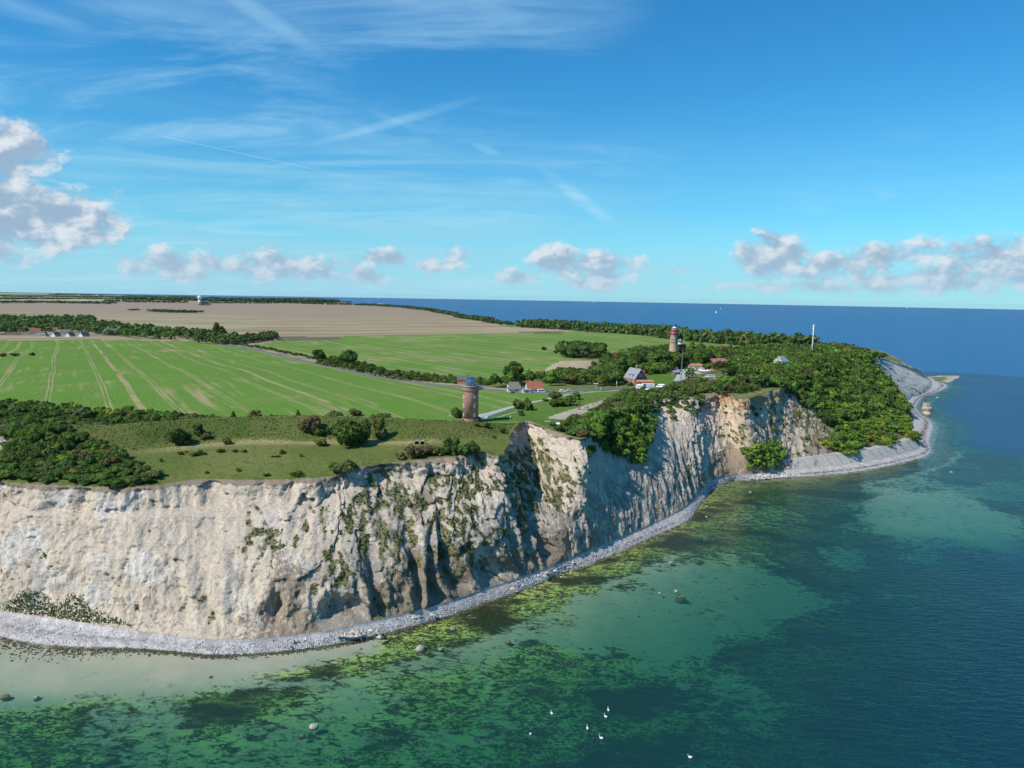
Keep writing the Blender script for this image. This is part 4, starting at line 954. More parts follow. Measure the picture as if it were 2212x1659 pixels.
for q in ((310, 500, 400, 320, DG), (450, 470, 260, 260, DG), (640, 420, 170, 230, OL), (160, 245, 170, 130, OL), (390, 172, 150, 75, BR), (660, 222, 230, 90, OL), (90, 372, 70, 60, DG), (30, 492, 100, 70, OL), (1500, 200, 130, 130, MG),
          (1030, 635, 210, 150, BR), (1180, 600, 220, 120, BR), (1290, 600, 150, 110, OL), (1430, 590, 230, 190, DG), (1560, 600, 200, 130, MG), (1670, 590, 170, 140, DG), (240, 790, 260, 120, OL), (330, 740, 150, 90, DG), (870, 640, 140, 70, OL), (2000, 362, 80, 60, DG),
          (1820, 302, 100, 60, DG), (1710, 285, 80, 50, OL), (1900, 420, 60, 40, OL), (1650, 230, 60, 40, MG), (1730, 225, 50, 45, MG)): zb(*q)
for q in ((525, 640, 170, 140, OL), (600, 640, 120, 120, BR), (665, 657, 150, 180, MG), (562, 732, 92, 78, DG), (1040, 510, 200, 110, OL), (1010, 480, 120, 90, BR), (1100, 600, 220, 120, MG), (1220, 590, 220, 140, MG), (1330, 510, 130, 110, MG), (910, 532, 100, 40, OL), (1010, 612, 110, 90, DG),
          (1010, 880, 120, 70, OL), (450, 420, 60, 30, DG), (2075, 320, 110, 55, MG)): zd(*q)
for n_, (px, py, w, h, col, kind) in enumerate(SINGLES):
    p = gp(px, py); k_ = np.hypot(p[0], p[1]) / FPX * 1.02
    big = h * k_ > 2.3
    where = ('on the grassy rampart below the brick tower' if px > 870 and py < 960 and px < 1060 else 'on the grassy rampart' if py < 962 and px < 870 else 'on the lawn beyond the brick tower' if px > 1060 and py < 925 else 'at the turf edge of the cliff top' if py > 985 or px > 870 else 'in the cliff-top meadow')
    look = {DG: 'dark green', MG: 'green', OL: 'olive', BR: 'brownish'}[col]
    sz = 'tall' if h * k_ > 4 else 'small' if h * k_ < 1.6 else 'rounded'
    tree(kind, p, h * k_ * 1.1, w * k_, vary(col, .08), f'{sz} {look} {"conifer" if kind == "conifer" else "bush"} {where}', 'single bushes ' + where, cat='tree' if kind == 'conifer' else 'shrub', name='conifer' if kind == 'conifer' else 'shrub', parts=big, now=True)
# --- scrub along the cliff edge right of the alcove
w3 = np.array([P2(px, py, 43) for px, py in ((1205, 932), (1222, 905), (1262, 900), (1290, 886), (1318, 866), (1340, 852), (1350, 846), (1420, 846), (1500, 838), (1545, 838), (1535, 846), (1500, 853), (1440, 872), (1415, 884), (1385, 896), (1340, 912), (1290, 925), (1262, 942))])
for p in scatter(w3, 3.6):
    if not free(p, -5) or not inpoly(p[:1], p[1:2], landpoly)[0]: continue
    tree('shrub', p, RNG.uniform(2.4, 4.6), RNG.uniform(4.5, 7), pick([DG, MG, BG, OL, BR], [.28, .30, .12, .16, .14]), 'thick shrub in the scrub along the cliff edge below the houses', 'scrub along the cliff edge below the houses')
w3b = np.array([P2(px, py, 43.5) for px, py in ((1440, 842), (1500, 828), (1540, 832), (1600, 838), (1640, 840), (1600, 850), (1550, 846), (1500, 848), (1440, 860))])
for p in scatter(w3b, 4.5):
    if free(p, -4): tree('wood', p, RNG.uniform(4, 6), RNG.uniform(5, 8), pick([DG, MG, OL, BR], [.3, .3, .15, .25]), 'leafy tree on the cliff top in front of the viewing platform', 'trees on the cliff top before the viewing platform')
# --- bright trees clinging to the chalk slope, and the clump at the foot of the bay
for x, y, z, sg_, hh in on_cliff(lambda s, h, a, b_: 22.7 < s < 24.75 and .50 + .25 * abs(s - 23.9) < h < .995, 3.0, 9000):
    tree('wood', (x, y, z), RNG.uniform(4, 7), RNG.uniform(4.5, 7), pick([DG, MG, BG, YG, OL], [.2, .25, .38, .05, .12]), 'bright leafy tree clinging to the chalk slope left of the bay', 'trees clinging to the chalk slope')
for x, y, z, sg_, hh in on_cliff(lambda s, h, a, b_: 29.55 < s < 30.85 and .06 < h < .34 - .10 * abs(s - 30.2), 3.0, 9000):
    tree('wood', (x, y, z), RNG.uniform(4, 6.5), RNG.uniform(4.5, 7), pick([MG, BG, YG], [.35, .5, .15]), 'bright leafy tree in the clump at the foot of the bay slope', 'clump of trees at the foot of the bay')
for x, y, z, sg_, hh in on_cliff(lambda s, h, a, b_: (30.6 < s < 32.3 and .15 < h < .75) or (28.5 < s < 31 and .3 < h < .85 and RNG.random() < .3), 6.0, 3000):
    tree('shrub', (x, y, z), RNG.uniform(1.2, 2.4), RNG.uniform(2, 3.6), pick([MG, BG, OL], [.4, .3, .3]), 'small green bush on the pale slope of the bay', 'small bushes on the bay slope', parts=False)
for x, y, z, sg_, hh in on_cliff(lambda s, h, a, b_: 22.2 < s < 27.6 and .80 + .05 * math.sin(s * 5) < h < .99, 3.2, 9000):
    tree('shrub', (x, y, z), RNG.uniform(2.0, 3.6), RNG.uniform(3.5, 6), pick([DG, MG, BG, OL, BR], [.28, .32, .12, .16, .12]), 'thick shrub in the scrub along the cliff edge below the houses', 'scrub along the cliff edge below the houses')
# --- low growth on the vegetated ledges of the cliffs
GR = []
X, Y, Zc, Hc, Vg = C0['X'], C0['Y'], C0['Z'], C0['H'], C0['VEG']
rr_ = RNG.integers(8, X.shape[0] - 4, 60000); cc_ = RNG.integers(idx(6) - C0['i0'], idx(31.5) - C0['i0'], 60000)
kp = Vg[rr_, cc_] > 0.46 + 0.25 * RNG.random(60000); rr_, cc_ = rr_[kp], cc_[kp]
pts = np.stack([X[rr_, cc_], Y[rr_, cc_], Zc[rr_, cc_]], 1)
def tufts(name, pts, smin, smax, cols, label, kind='stuff', blades=3):
    n = len(pts); rg = np.random.default_rng(len(pts)); Vv, Tt = [], []
    ci = rg.choice(len(cols), n); base = np.array(cols)[ci] * rg.uniform(.7, 1.3, (n, 1))
    for b_ in range(blades):
        a = rg.uniform(0, 6.28, n); s = rg.uniform(smin, smax, n); t_ = np.stack([np.cos(a), np.sin(a), 0 * a], 1) * s[:, None]; lean = rg.normal(size=(n, 3)) * .3 * s[:, None]
        upv = np.array([0, 0, 1.0]) * (s * rg.uniform(.5, 1.1, n))[:, None]
        q = np.stack([pts - t_ * .7 - [0, 0, .1], pts + t_ * .7 - [0, 0, .1], pts + t_ * .45 + upv + lean, pts - t_ * .45 + upv * .8 + lean], 1)
        Vv.append(q.reshape(-1, 3)); Tt.append(np.repeat(base * rg.uniform(.8, 1.2, (n, 1)), 4, 0))
    V = np.concatenate(Vv); o = link(name, mesh(name, V, np.arange(len(V)).reshape(-1, 4), M_LEAF, True, dict(tint=np.concatenate(Tt))), kind='stuff', label=label, category='ground cover'); o.color = (1, 1, 1, 1)
tufts('cliff_growth', pts, .16, .55, [MG, OL, BR, (.10, .15, .04), (.19, .185, .08), (.24, .22, .11)], 'patchy grass and herbs growing on the chalk cliff ledges')
gq = C0['H']; f2 = (RNG.integers(2, 26, 9000), RNG.integers(idx(5.8) - C0['i0'], idx(7.9) - C0['i0'], 9000))
hh_ = C0['H'][f2]; ss_ = C0['seg'][f2[1]]; kp = (hh_ > .03) & (hh_ < .03 + (.11 + .04 * np.sin(ss_ * 9) + .02 * RNG.normal(size=9000)) * np.clip((7.9 - ss_) * 1.6, 0, 1) * np.clip((ss_ - 5.95) * 4, 0, 1)) & (ss_ > 6.0) & (ss_ < 7.9) & (RNG.random(9000) < .45)
p2 = np.stack([C0['X'][f2], C0['Y'][f2], C0['Z'][f2]], 1)[kp]
tufts('talus_growth', p2, .14, .40, [MG, BG, OL, SG, (.24, .24, .13)], 'green herbs covering the fan of chalk at the cliff foot')
# --- long grass of rampart and cliff-top meadow
gx = RNG.uniform(-190, 12, 60000); gy = RNG.uniform(228, 345, 60000)
kk_ = inpoly(gx, gy, landpoly); gx, gy = gx[kk_], gy[kk_]; dd_, _ = polydist(gx, gy, CREST); kk_ = (gy < np.interp(gx, CREST[:, 0], CREST[:, 1]) + 8) & (RNG.random(len(gx)) < np.where(dd_ < 20, .42, .16)); gx, gy = gx[kk_], gy[kk_]
dd_ = dd_[kk_]; gz = zland(gx, gy)
st = (dd_ < 19); P_ = np.stack([gx, gy, gz], 1)
tufts('rampart_growth', P_[st], .16, .42, [(.10, .165, .034), (.14, .175, .048), (.085, .16, .026), (.17, .165, .065)], 'long green grass and herbs covering the rampart', blades=2)
tufts('meadow_growth', P_[~st], .09, .24, [(.17, .175, .045), (.23, .20, .07), (.13, .15, .036), (.26, .22, .09)], 'coarse olive grass of the cliff-top meadow', blades=2)
# --- bare weathered trees among the green
for px, py, hgt in ((1600, 878, 9), (1700, 850, 8), (1530, 838, 6), (1512, 842, 5)):
    p = P2(px, py, 38); zz = float(zland(*p)) if px < 1590 else 36.0
    r = thing('bare_tree', (p[0], p[1], zz), f'leafless grey tree standing among green trees above the bay, {"tallest" if hgt == 9 else "farthest right" if hgt == 8 else "near the viewing platform" if hgt == 6 else "leftmost"}', 'tree', None, 1.0 * hgt, hgt)
    link('branches', BARE, r)

# --- shelter belts, woods and copses further inland
def belt(pts, gap, h, w, cols, pr, label, group, kind='broad', parts=True, z=None):
    for p in scatter(np.array(pts), gap):
        if not free(p): continue
        tree(kind, p, RNG.uniform(*h), RNG.uniform(*w), pick(cols, pr), label, group, parts=parts)
G = lambda *L: gpl(L)[:, :2]
belt(G((1045, 838), (1100, 838), (1150, 828), (1330, 835), (1345, 822), (1330, 806), (1200, 817), (1100, 828)), 6.0, (6, 10), (7, 11), [DG, MG, BG, OL], [.45, .35, .12, .08], 'leafy tree in the shelter belt behind the thatched and red-roofed cottages', 'shelter belt behind the cottages')
tree('broad', gp(1108, 833), 17, 15, vary(DG), 'tallest dark tree of the shelter belt, left of the cottages')
tree('broad', gp(1190, 833), 11, 10, vary(BG), 'bright green round tree in the shelter belt right of the red-roofed cottage')
belt(G((880, 822), (1000, 830), (1060, 833), (1045, 826), (960, 818), (890, 812)), 4.5, (3, 5.5), (4, 7), [DG, MG, OL], [.5, .3, .2], 'low bushy tree in the hedge beside the road left of the cottages', 'hedge beside the road left of the cottages', 'shrub', False)
belt(G((1325, 816), (1370, 805), (1380, 800), (1440, 798), (1560, 795), (1560, 778), (1450, 772), (1380, 778), (1310, 800)), 7.0, (11, 16), (10, 14), [DG, MG, BG, BR], [.5, .33, .12, .05], 'leafy tree in the wood round the red-topped lighthouse', 'wood round the lighthouse')
for dx_, dy_, hh_, lb in ((-7, -13, 15, 'left of the'), (1, -15, 14, 'straight before the'), (9, -12, 15, 'right of the')):
    tree('broad', (LH[0] + dx_, LH[1] + dy_, float(zland(LH[0] + dx_, LH[1] + dy_))), hh_, 12, vary(DG), f'dark tree hiding the foot of the lighthouse, {lb} shaft')
tree('conifer', (163, 668, 45), 19, 12, vary(MG), 'tall pointed tree right of the red-topped lighthouse', name='tree')
belt(G((1208, 770), (1222, 774), (1300, 776), (1296, 764), (1215, 760)), 7.5, (12, 15), (11, 14), [DG, (0.090, 0.150, 0.053), MG], [.4, .4, .2], 'dense tree in the copse standing alone in the green field', 'copse in the green field')
for px, py, h, w, lb in ((1175, 756, 5, 8, 'round dark bush alone in the field left of the copse'), (1200, 763, 4, 5.5, 'small dark bush alone in the field nearest the copse'), (1283, 790, 5, 6, 'dark bush below the copse beside the stubble patch'), (1296, 795, 4, 5, 'second dark bush below the copse, right of its neighbour'), (1560, 764, 3, 4, 'low bush on the skyline field behind the lighthouse wood')):
    tree('shrub', gp(px, py), h, w, vary(DG), lb, parts=False)
tl = [gp(px, py) for px, py in ((1115, 707), (1180, 711), (1250, 716), (1320, 720), (1380, 724), (1450, 734), (1520, 741), (1590, 746), (1650, 751), (1720, 752))]
band = np.array([t[:2] for t in tl] + [(t[0] + 26 + 0.02 * t[1], t[1] + 42) for t in tl[::-1]])
for p in scatter(band, 7.5): tree('wood', p, RNG.uniform(12, 19), RNG.uniform(9, 15), pick([(0.075, 0.132, 0.045), (0.098, 0.158, 0.060), (0.120, 0.158, 0.068)], [.5, .35, .15]), 'dark tree in the long belt along the far shore', 'belt of trees along the far shore', parts=False)
# --- the village
VG = scatter(G((-40, 722), (20, 724), (100, 718), (200, 722), (250, 728), (330, 734), (430, 738), (520, 743), (510, 734), (440, 728), (420, 722), (320, 716), (205, 700), (200, 690), (90, 692), (0, 690), (-40, 690)), 15.5)
VOPEN = [(gp(px, py), r) for px, py, r in ((32, 716, 20), (75, 716, 18), (108, 714, 18), (97, 722, 16), (122, 723, 16), (150, 723, 16), (178, 723, 16), (205, 726, 10), (240, 723, 22), (432, 722, 16), (478, 716, 12), (40, 712, 16), (75, 712, 14), (108, 709, 14), (100, 719, 18), (140, 719, 22), (170, 719, 18))]
for p in VG:
    if all((p[0] - q[0]) ** 2 + (p[1] - q[1]) ** 2 > r * r for q, r in VOPEN):
        tree('broad' if RNG.random() < .8 else 'wood', p, RNG.uniform(9, 16), RNG.uniform(11, 18), pick([(0.078, 0.135, 0.045), (0.099, 0.168, 0.051), (0.128, 0.188, 0.060)], [.45, .4, .15]), 'leafy tree standing among the houses of the village', 'trees of the village', parts=False)
belt(G((430, 741), (500, 746), (530, 743), (595, 734), (592, 727), (520, 735), (470, 738)), 9.0, (9, 12), (10, 13), [(0.068, 0.112, 0.045), (0.090, 0.150, 0.051)], [.7, .3], 'dark tree in the thick hedge at the right end of the village', 'thick hedge at the end of the village', 'wood', False)
for px, lb in ((468, 'taller of the two slim poplars at the right end of the village'), (480, 'shorter of the two slim poplars at the right end of the village')):
    tree('poplar', gp(px, 733), 27 if px == 468 else 21, 9, vary((0.090, 0.135, 0.053)), lb, name='poplar_tree')
tree('broad', gp(435, 733), 17, 26, vary(DG), 'broad round tree left of the poplars')
# avenue of small trees beside the road, hedge along it
ROADPX = [(470, 744), (520, 751), (560, 758), (640, 776), (740, 798), (830, 817), (900, 827), (1000, 836), (1100, 847), (1150, 850), (1190, 850), (1240, 844), (1320, 839), (1372, 838), (1400, 842), (1430, 846)]
RD = gpl(ROADPX)
def along(line, d0, d1, step):
    L = np.r_[0, np.cumsum(np.hypot(*np.diff(line[:, :2], axis=0).T))]; t = np.arange(d0 * L[-1], d1 * L[-1], step)
    return np.stack([np.interp(t, L, line[:, k_]) for k_ in range(2)], 1)
av = along(RD, .05, .50, 12.0)
for x, y in av:
    x, y = x + 4.5 + RNG.uniform(-.8, .8), y + 6 + RNG.uniform(-.8, .8)
    tree('street', (x, y, float(zland(x, y))), RNG.uniform(4.5, 6.5), RNG.uniform(3.2, 4.4), vary((0.083, 0.128, 0.045)), 'small dark tree in the row along the country road', 'row of small trees along the road', parts=False)
belt(G((690, 788), (760, 801), (830, 815), (880, 823), (890, 815), (830, 803), (760, 783), (690, 775)), 6, (3, 6), (5, 8), [DG, OL, MG], [.5, .25, .25], 'bushy tree in the hedge along the road above the near field', 'hedge along the road', 'shrub', False)
for px, py, h, lb in ((690, 783, 13, 'left one of two large round trees in the hedge along the road'), (752, 794, 16, 'right and larger of two large round trees in the hedge along the road')): tree('broad', gp(px, py), h, h * 1.1, vary(DG), lb)
for px, py in ((5, 770), (32, 769), (70, 768)): tree('shrub', gp(px, py), 4, 9 if px < 60 else 6, vary(OL), f'low bush on the field boundary at the far left, {"leftmost" if px == 5 else "middle" if px == 32 else "rightmost"}', parts=False)
# --- far woods and hedges of the plain
FW = []
def fwood(pts, gap, h, w): 
    for p in scatter(np.array(pts), gap): FW.append(('wood', p, RNG.uniform(*h), RNG.uniform(*w), vary((0.068, 0.117, 0.053))))
def line_wood(a, b_, wid, gap, h, w):
    a, b_ = np.array(a[:2], float), np.array(b_[:2], float); d = (b_ - a) / np.linalg.norm(b_ - a); n = np.array([-d[1], d[0]]) * wid / 2
    fwood([a - n, b_ - n, b_ + n, a + n], gap, h, w)
ln = lambda p, q, wid, gap, h=(9, 14), w=(14, 20): line_wood(gp(*p), gp(*q), wid, gap, h, w)
ln((870, 664), (930, 671), 40, 14); ln((930, 672), (985, 682), 25, 12); ln((985, 684), (1060, 696), 25, 11); ln((1060, 697), (1115, 704), 25, 10, (6, 10), (10, 14))
ln((780, 659), (870, 664), 60, 16); ln((600, 655), (790, 660), 50, 17); ln((440, 655), (600, 656), 60, 18); ln((325, 673), (432, 676), 26, 9, (8, 12), (12, 16)); ln((278, 671), (300, 671), 14, 9, (7, 9), (10, 12))
fwood([(-2400, 6200), (-1900, 7200), (-1500, 6300), (-1350, 5600), (-1250, 4900), (-1500, 4700), (-2000, 5200), (-3000, 5600), (-3200, 6200)], 42, (20, 32), (50, 70))
for a, b_, wid, g_ in (((0, 655), (90, 654), 60, 20), ((100, 654), (250, 657), 40, 18), ((230, 652), (400, 655), 40, 20), ((0, 647), (140, 646), 90, 32), ((150, 646), (330, 648), 90, 34), ((400, 648), (600, 651), 80, 30), ((0, 641), (300, 642), 200, 60), ((120, 637), (420, 641), 200, 80), ((640, 651), (760, 654), 60, 24)): ln(a, b_, wid, g_, (10, 15), (g_, g_ * 1.5))
trees_as_stuff('far_woods', FW, 'far dark woods and hedges scattered over the plain', 'woods')

# --- which members of the woods show largest: these stand singly, the rest of each wood is one mass
def hue(c, slim):
    """plain words for a crown's colour and build"""
    r, g, b_ = c[:3]; col = 'yellow-green' if g > .26 else 'bright green' if g > .195 else 'grey-green' if b_ > .1 else 'brownish' if r > g * .98 else 'olive' if r > g * .78 else 'dark green' if g < .135 else 'green'
    return ('tall ' if slim > 1.12 else 'low spreading ' if slim < .56 else 'rounded ') + col
QP = proj(np.array([q[1] for q in QUEUE])); QS = np.array([q[2] * q[3] for q in QUEUE]) / QP[:, 2] ** 2
inview = (QP[:, 0] > -20) & (QP[:, 0] < 2232) & (QP[:, 1] < 1700)
isshrub = np.array([q[0] == 'shrub' for q in QUEUE]); single = np.zeros(len(QUEUE), bool)
for sel, n_ in ((~isshrub, 285), (isshrub, 230)):
    o_ = np.where(sel & inview)[0]; o_ = o_[np.argsort(-QS[o_])][:n_]; single[o_] = True
mass = {}
for i, q in enumerate(QUEUE):
    if single[i]: tree(*q[:5], hue(q[4], q[2] / q[3]) + ' ' + q[5].replace('bright leafy ', '').replace('leafy ', '').replace('dense shrub', 'shrub').replace('thick shrub', 'shrub'), group=q[6], parts=q[7] and QP[i, 2] < 560, now=True)
    elif inview[i] or True: mass.setdefault(q[6], []).append((q[0], q[1], q[2], q[3], q[4]))
for g_, items in mass.items():
    trees_as_stuff({'sc': 'scrub', 'he': 'hedge', 'sm': 'scrub', 'ro': 'tree_row'}.get(g_[:2], 'wood'), items, 'closed mass of ' + g_, 'scrub' if g_[:2] in ('sc', 'sm') else 'hedge' if g_[:2] == 'he' else 'wood')

# ------------------------------------------------------------------ built things
class MB:
    """collects boxes, prisms, turned and swept shapes into one mesh"""
    def __init__(s): s.V, s.F = [], []
    def add(s, V, F): o = len(s.V); s.V += [tuple(v) for v in V]; s.F += [tuple(i + o for i in f) for f in F]; return s
    def box(s, c, d, rz=0.0):
        x, y, z = c; a, b, h = d[0] / 2, d[1] / 2, d[2] / 2; cz, sz = math.cos(rz), math.sin(rz)
        V = [(x + cz * i * a - sz * j * b, y + sz * i * a + cz * j * b, z + k * h) for k in (-1, 1) for i, j in ((-1, -1), (1, -1), (1, 1), (-1, 1))]
        return s.add(V, [(3, 2, 1, 0), (4, 5, 6, 7), (0, 1, 5, 4), (1, 2, 6, 5), (2, 3, 7, 6), (3, 0, 4, 7)])
    def turn(s, prof, n=24, c=(0, 0), cap=True):
        V = [(c[0] + r * math.cos(2 * math.pi * i / n), c[1] + r * math.sin(2 * math.pi * i / n), z) for r, z in prof for i in range(n)]
        F = [(j * n + i, j * n + (i + 1) % n, (j + 1) * n + (i + 1) % n, (j + 1) * n + i) for j in range(len(prof) - 1) for i in range(n)]
        if cap: F += [tuple(range(n - 1, -1, -1)), tuple((len(prof) - 1) * n + i for i in range(n))]
        return s.add(V, F)
    def bar(s, p, q, r, n=5, r2=None):
        p, q = Vector(p), Vector(q); d = (q - p).normalized(); a = d.orthogonal().normalized(); b = d.cross(a); r2 = r if r2 is None else r2
        V = [tuple(c + rr * (a * math.cos(2 * math.pi * i / n) + b * math.sin(2 * math.pi * i / n))) for c, rr in ((p, r), (q, r2)) for i in range(n)]
        return s.add(V, [(i, (i + 1) % n, n + (i + 1) % n, n + i) for i in range(n)] + [tuple(range(n - 1, -1, -1)), tuple(range(n, 2 * n))])
    def ring(s, R, z, r, n=24, a0=0, a1=2 * math.pi):
        pts = [(R * math.cos(a0 + (a1 - a0) * i / n), R * math.sin(a0 + (a1 - a0) * i / n), z) for i in range(n + 1)]
        for p, q in zip(pts, pts[1:]): s.bar(p, q, r, 4)
        return s
    def prism(s, poly, y0, y1):
        """polygon in x,z pushed from y0 to y1"""
        n = len(poly); V = [(x, y, z) for y in (y0, y1) for x, z in poly]
        return s.add(V, [tuple(range(n)), tuple(range(2 * n - 1, n - 1, -1))] + [(i, n + i, n + (i + 1) % n, (i + 1) % n) for i in range(n)])
    def build(s, name, mat, parent=None, smooth=False, loc=None, rz=None, **props):
        o = link(name, mesh(name, np.array(s.V), s.F, mat, smooth), parent, **props)
        if loc is not None: o.location = tuple(float(v) for v in loc)
        if rz is not None: o.rotation_euler = (0, 0, rz)
        return o
def at_d(px, py, d):
    """point on the line of sight at ground distance d"""
    r = ray(px, py); return r * (d / math.hypot(r[0], r[1])) + np.array([0, 0, CAM_H])
M = {}
for nm, c, kw in (('white_paint', (.78, .78, .76), {}), ('white_plaster', (.74, .72, .68), {}), ('slate', (.115, .12, .13), {}), ('slate_light', (.26, .275, .29), {}), ('red_tile', (.36, .115, .07), dict(scale=2.)), ('orange_tile', (.55, .19, .095), dict(scale=2.)), ('pink_tile', (.42, .17, .135), {}),
                  ('thatch', (.19, .175, .15), dict(scale=2., var=.25)), ('brick_red', (.36, .15, .10), dict(scale=3., var=.2)), ('red_wood', (.36, .05, .04), {}), ('dark_opening', (.03, .035, .04), dict(rough=.3)), ('pane_blue', (.10, .15, .19), dict(rough=.12, spec=.8)),
                  ('red_metal', (.50, .045, .055), dict(rough=.4)), ('grey_metal', (.38, .39, .40), dict(rough=.5, metal=.3)), ('pale_green_copper', (.50, .60, .54), {}), ('asphalt', (.14, .14, .142), dict(scale=.3)), ('gravel', (.40, .395, .38), dict(scale=.6, var=.25)), ('bare_earth', (.40, .335, .24), dict(scale=.25, var=.35)), ('stubble_soil', (.42, .32, .185), dict(scale=.1, var=.2)), ('wood', (.22, .15, .09), {}), ('rust', (.36, .13, .045), dict(var=.3)),
                  ('dark_wood', (.06, .05, .045), {}), ('concrete', (.42, .40, .36), dict(var=.25)), ('dark_brick', (.10, .045, .03), {}), ('cream', (.62, .52, .33), {}), ('rubber', (.025, .025, .025), {}), ('skin', (.45, .28, .2), {}), ('hair', (.06, .04, .03), {}), ('swan_white', (.86, .85, .83), {}), ('bill_orange', (.55, .2, .04), {}),
                  ('blue_paint', (.06, .12, .30), dict(rough=.4)), ('dark_paint', (.035, .04, .055), dict(rough=.3)), ('silver_paint', (.45, .46, .47), dict(rough=.35)), ('stone', (.30, .27, .235), dict(var=.35, scale=1.2)), ('weed_stone', (.14, .13, .06), dict(var=.4, scale=1.2)), ('pale_stone', (.42, .37, .31), dict(var=.25, scale=.8)), ('wall_stone', (.46, .42, .36), dict(var=.22, scale=.9)), ('sand_brick', (.44, .36, .30), dict(var=.25, scale=3.)), ('canvas', (.80, .78, .74), {}), ('radome_white', (.62, .63, .63), {}), ('green_field_box', (.13, .16, .19), {})):
    M[nm] = plain(nm, c, **kw)

def mat_brick(name, c1, c2, mortar, bands=None):
    m, t, b = material(name, 0.85, 0.15); p = t.n('ShaderNodeTexCoord', out=3); q = t.sep(p)
    ang = t.m('ARCTAN2', q[1], q[0]); uv = t.comb(t.m('MULTIPLY', ang, 3.7), q[2], 0.0)
    bk = t.n('ShaderNodeTexBrick', {'Vector': uv, 'Color1': (*c1, 1), 'Color2': (*c2, 1), 'Mortar': (*mortar, 1), 'Scale': 1.0, 'Mortar Size': .012, 'Brick Width': .5, 'Row Height': .16})
    n = t.noise(p, 0.35, 5.0, 0.6); k = t.lin(n, .25, .75, .78, 1.2); c = t.mix(1.0, bk, t.comb(k, k, k), 'MULTIPLY')
    n2 = t.noise(p, 1.8, 4.0, .65); c = t.mix(t.m('MULTIPLY', t.ss(n2, .55, .75), .5), c, tuple(v * .55 for v in c1))
    if bands:
        for z0, z1, col in bands: c = t.mix(t.m('MULTIPLY', t.m('GREATER_THAN', q[2], z0), t.m('LESS_THAN', q[2], z1)), c, col)
    t.link(c, b.inputs['Base Color']); return m
def mat_glass(name, col=(.12, .2, .26)):
    m = bpy.data.materials.new(name); m.use_nodes = True; t = NT(m.node_tree)
    tr = t.n('ShaderNodeBsdfTransparent', {0: (*[min(1, v * 3.2) for v in col], 1)}); gl = t.n('ShaderNodeBsdfGlossy', {0: (.9, .95, 1, 1), 'Roughness': .06})
    f = t.n('ShaderNodeFresnel', {'IOR': 1.5}); s1 = t.t.nodes.new('ShaderNodeMixShader'); t.link(t.m('ADD', f, .16), s1.inputs[0]); t.link(tr, s1.inputs[1]); t.link(gl, s1.inputs[2])
    o = t.t.nodes.new('ShaderNodeOutputMaterial'); t.link(s1.outputs[0], o.inputs[0]); return m
M_TOWER = mat_brick('tower_brick', (.53, .265, .18), (.44, .21, .145), (.46, .34, .27)); M_LHB = mat_brick('lighthouse_brick', (.52, .39, .25), (.46, .34, .21), (.50, .41, .30), [(20.6, 21.6, (.34, .15, .085, 1)), (23.0, 23.9, (.34, .15, .085, 1))])
M_GLASS = mat_glass('dome_glass')

# --- people: one continuous skinned body each, clothes and hair as parts
def body_mesh(seed):
    rg = np.random.default_rng(seed); me = bpy.data.meshes.new('body'); st = rg.uniform(.05, .22); ar = rg.uniform(.05, .25)
    V = [(0, 0, .95), (0, 0, 1.18), (0, 0, 1.42), (0, 0, 1.55), (0, .01, 1.70), (.10, 0, .90), (.11, -st, .50), (.11, -st * .6, .07), (.11, -st * .6 - .14, .03), (-.10, 0, .90), (-.11, st, .50), (-.11, st * 1.3, .07), (-.11, st * 1.3 - .14, .03),
         (.20, 0, 1.40), (.25, ar * .3, 1.12), (.25, -ar, .88), (.25, -ar - .03, .78), (-.20, 0, 1.40), (-.25, -ar * .3, 1.12), (-.25, ar * .4, .88), (-.25, ar * .4, .78)]
    E = [(0, 1), (1, 2), (2, 3), (3, 4), (0, 5), (5, 6), (6, 7), (7, 8), (0, 9), (9, 10), (10, 11), (11, 12), (2, 13), (13, 14), (14, 15), (15, 16), (2, 17), (17, 18), (18, 19), (19, 20)]
    R_ = [.15, .14, .15, .06, .10, .095, .07, .05, .04, .095, .07, .05, .04, .065, .05, .04, .045, .065, .05, .04, .045]
    me.from_pydata(V, E, []); o = bpy.data.objects.new('tmp', me); COL.objects.link(o)
    md = o.modifiers.new('s', 'SKIN'); sv = me.skin_vertices[0].data
    for i, r in enumerate(R_): sv[i].radius = (r, r * .8)
    sv[0].use_root = True
    o.modifiers.new('d', 'SUBSURF').levels = 1
    dg = bpy.context.evaluated_depsgraph_get(); nm = bpy.data.meshes.new_from_object(o.evaluated_get(dg)); bpy.data.objects.remove(o); bpy.data.meshes.remove(me); nm.name = 'body'
    for p in nm.polygons: p.use_smooth = True
    return nm
BODIES = [body_mesh(k_) for k_ in (1, 2)]
CLOTH = {}
def cloth(c):
    k_ = tuple(round(v, 3) for v in c)
    if k_ not in CLOTH: CLOTH[k_] = plain('cloth', c, .9, .1)
    return CLOTH[k_]
def shell(nm, me, z0, z1, grow, mat, parent):
    """a garment: the part of the body surface between two heights, set slightly outside it"""
    V = np.array([v.co for v in me.vertices]); N = np.array([v.normal for v in me.vertices]); V = V + N * grow
    F = [tuple(p.vertices) for p in me.polygons if z0 <= sum(V[i][2] for i in p.vertices) / len(p.vertices) <= z1]
    u = sorted({i for f in F for i in f}); mp = {a: b for b, a in enumerate(u)}
    return link(nm, mesh(nm, V[u], [tuple(mp[i] for i in f) for f in F], mat, True), parent)
NP_ = [0]
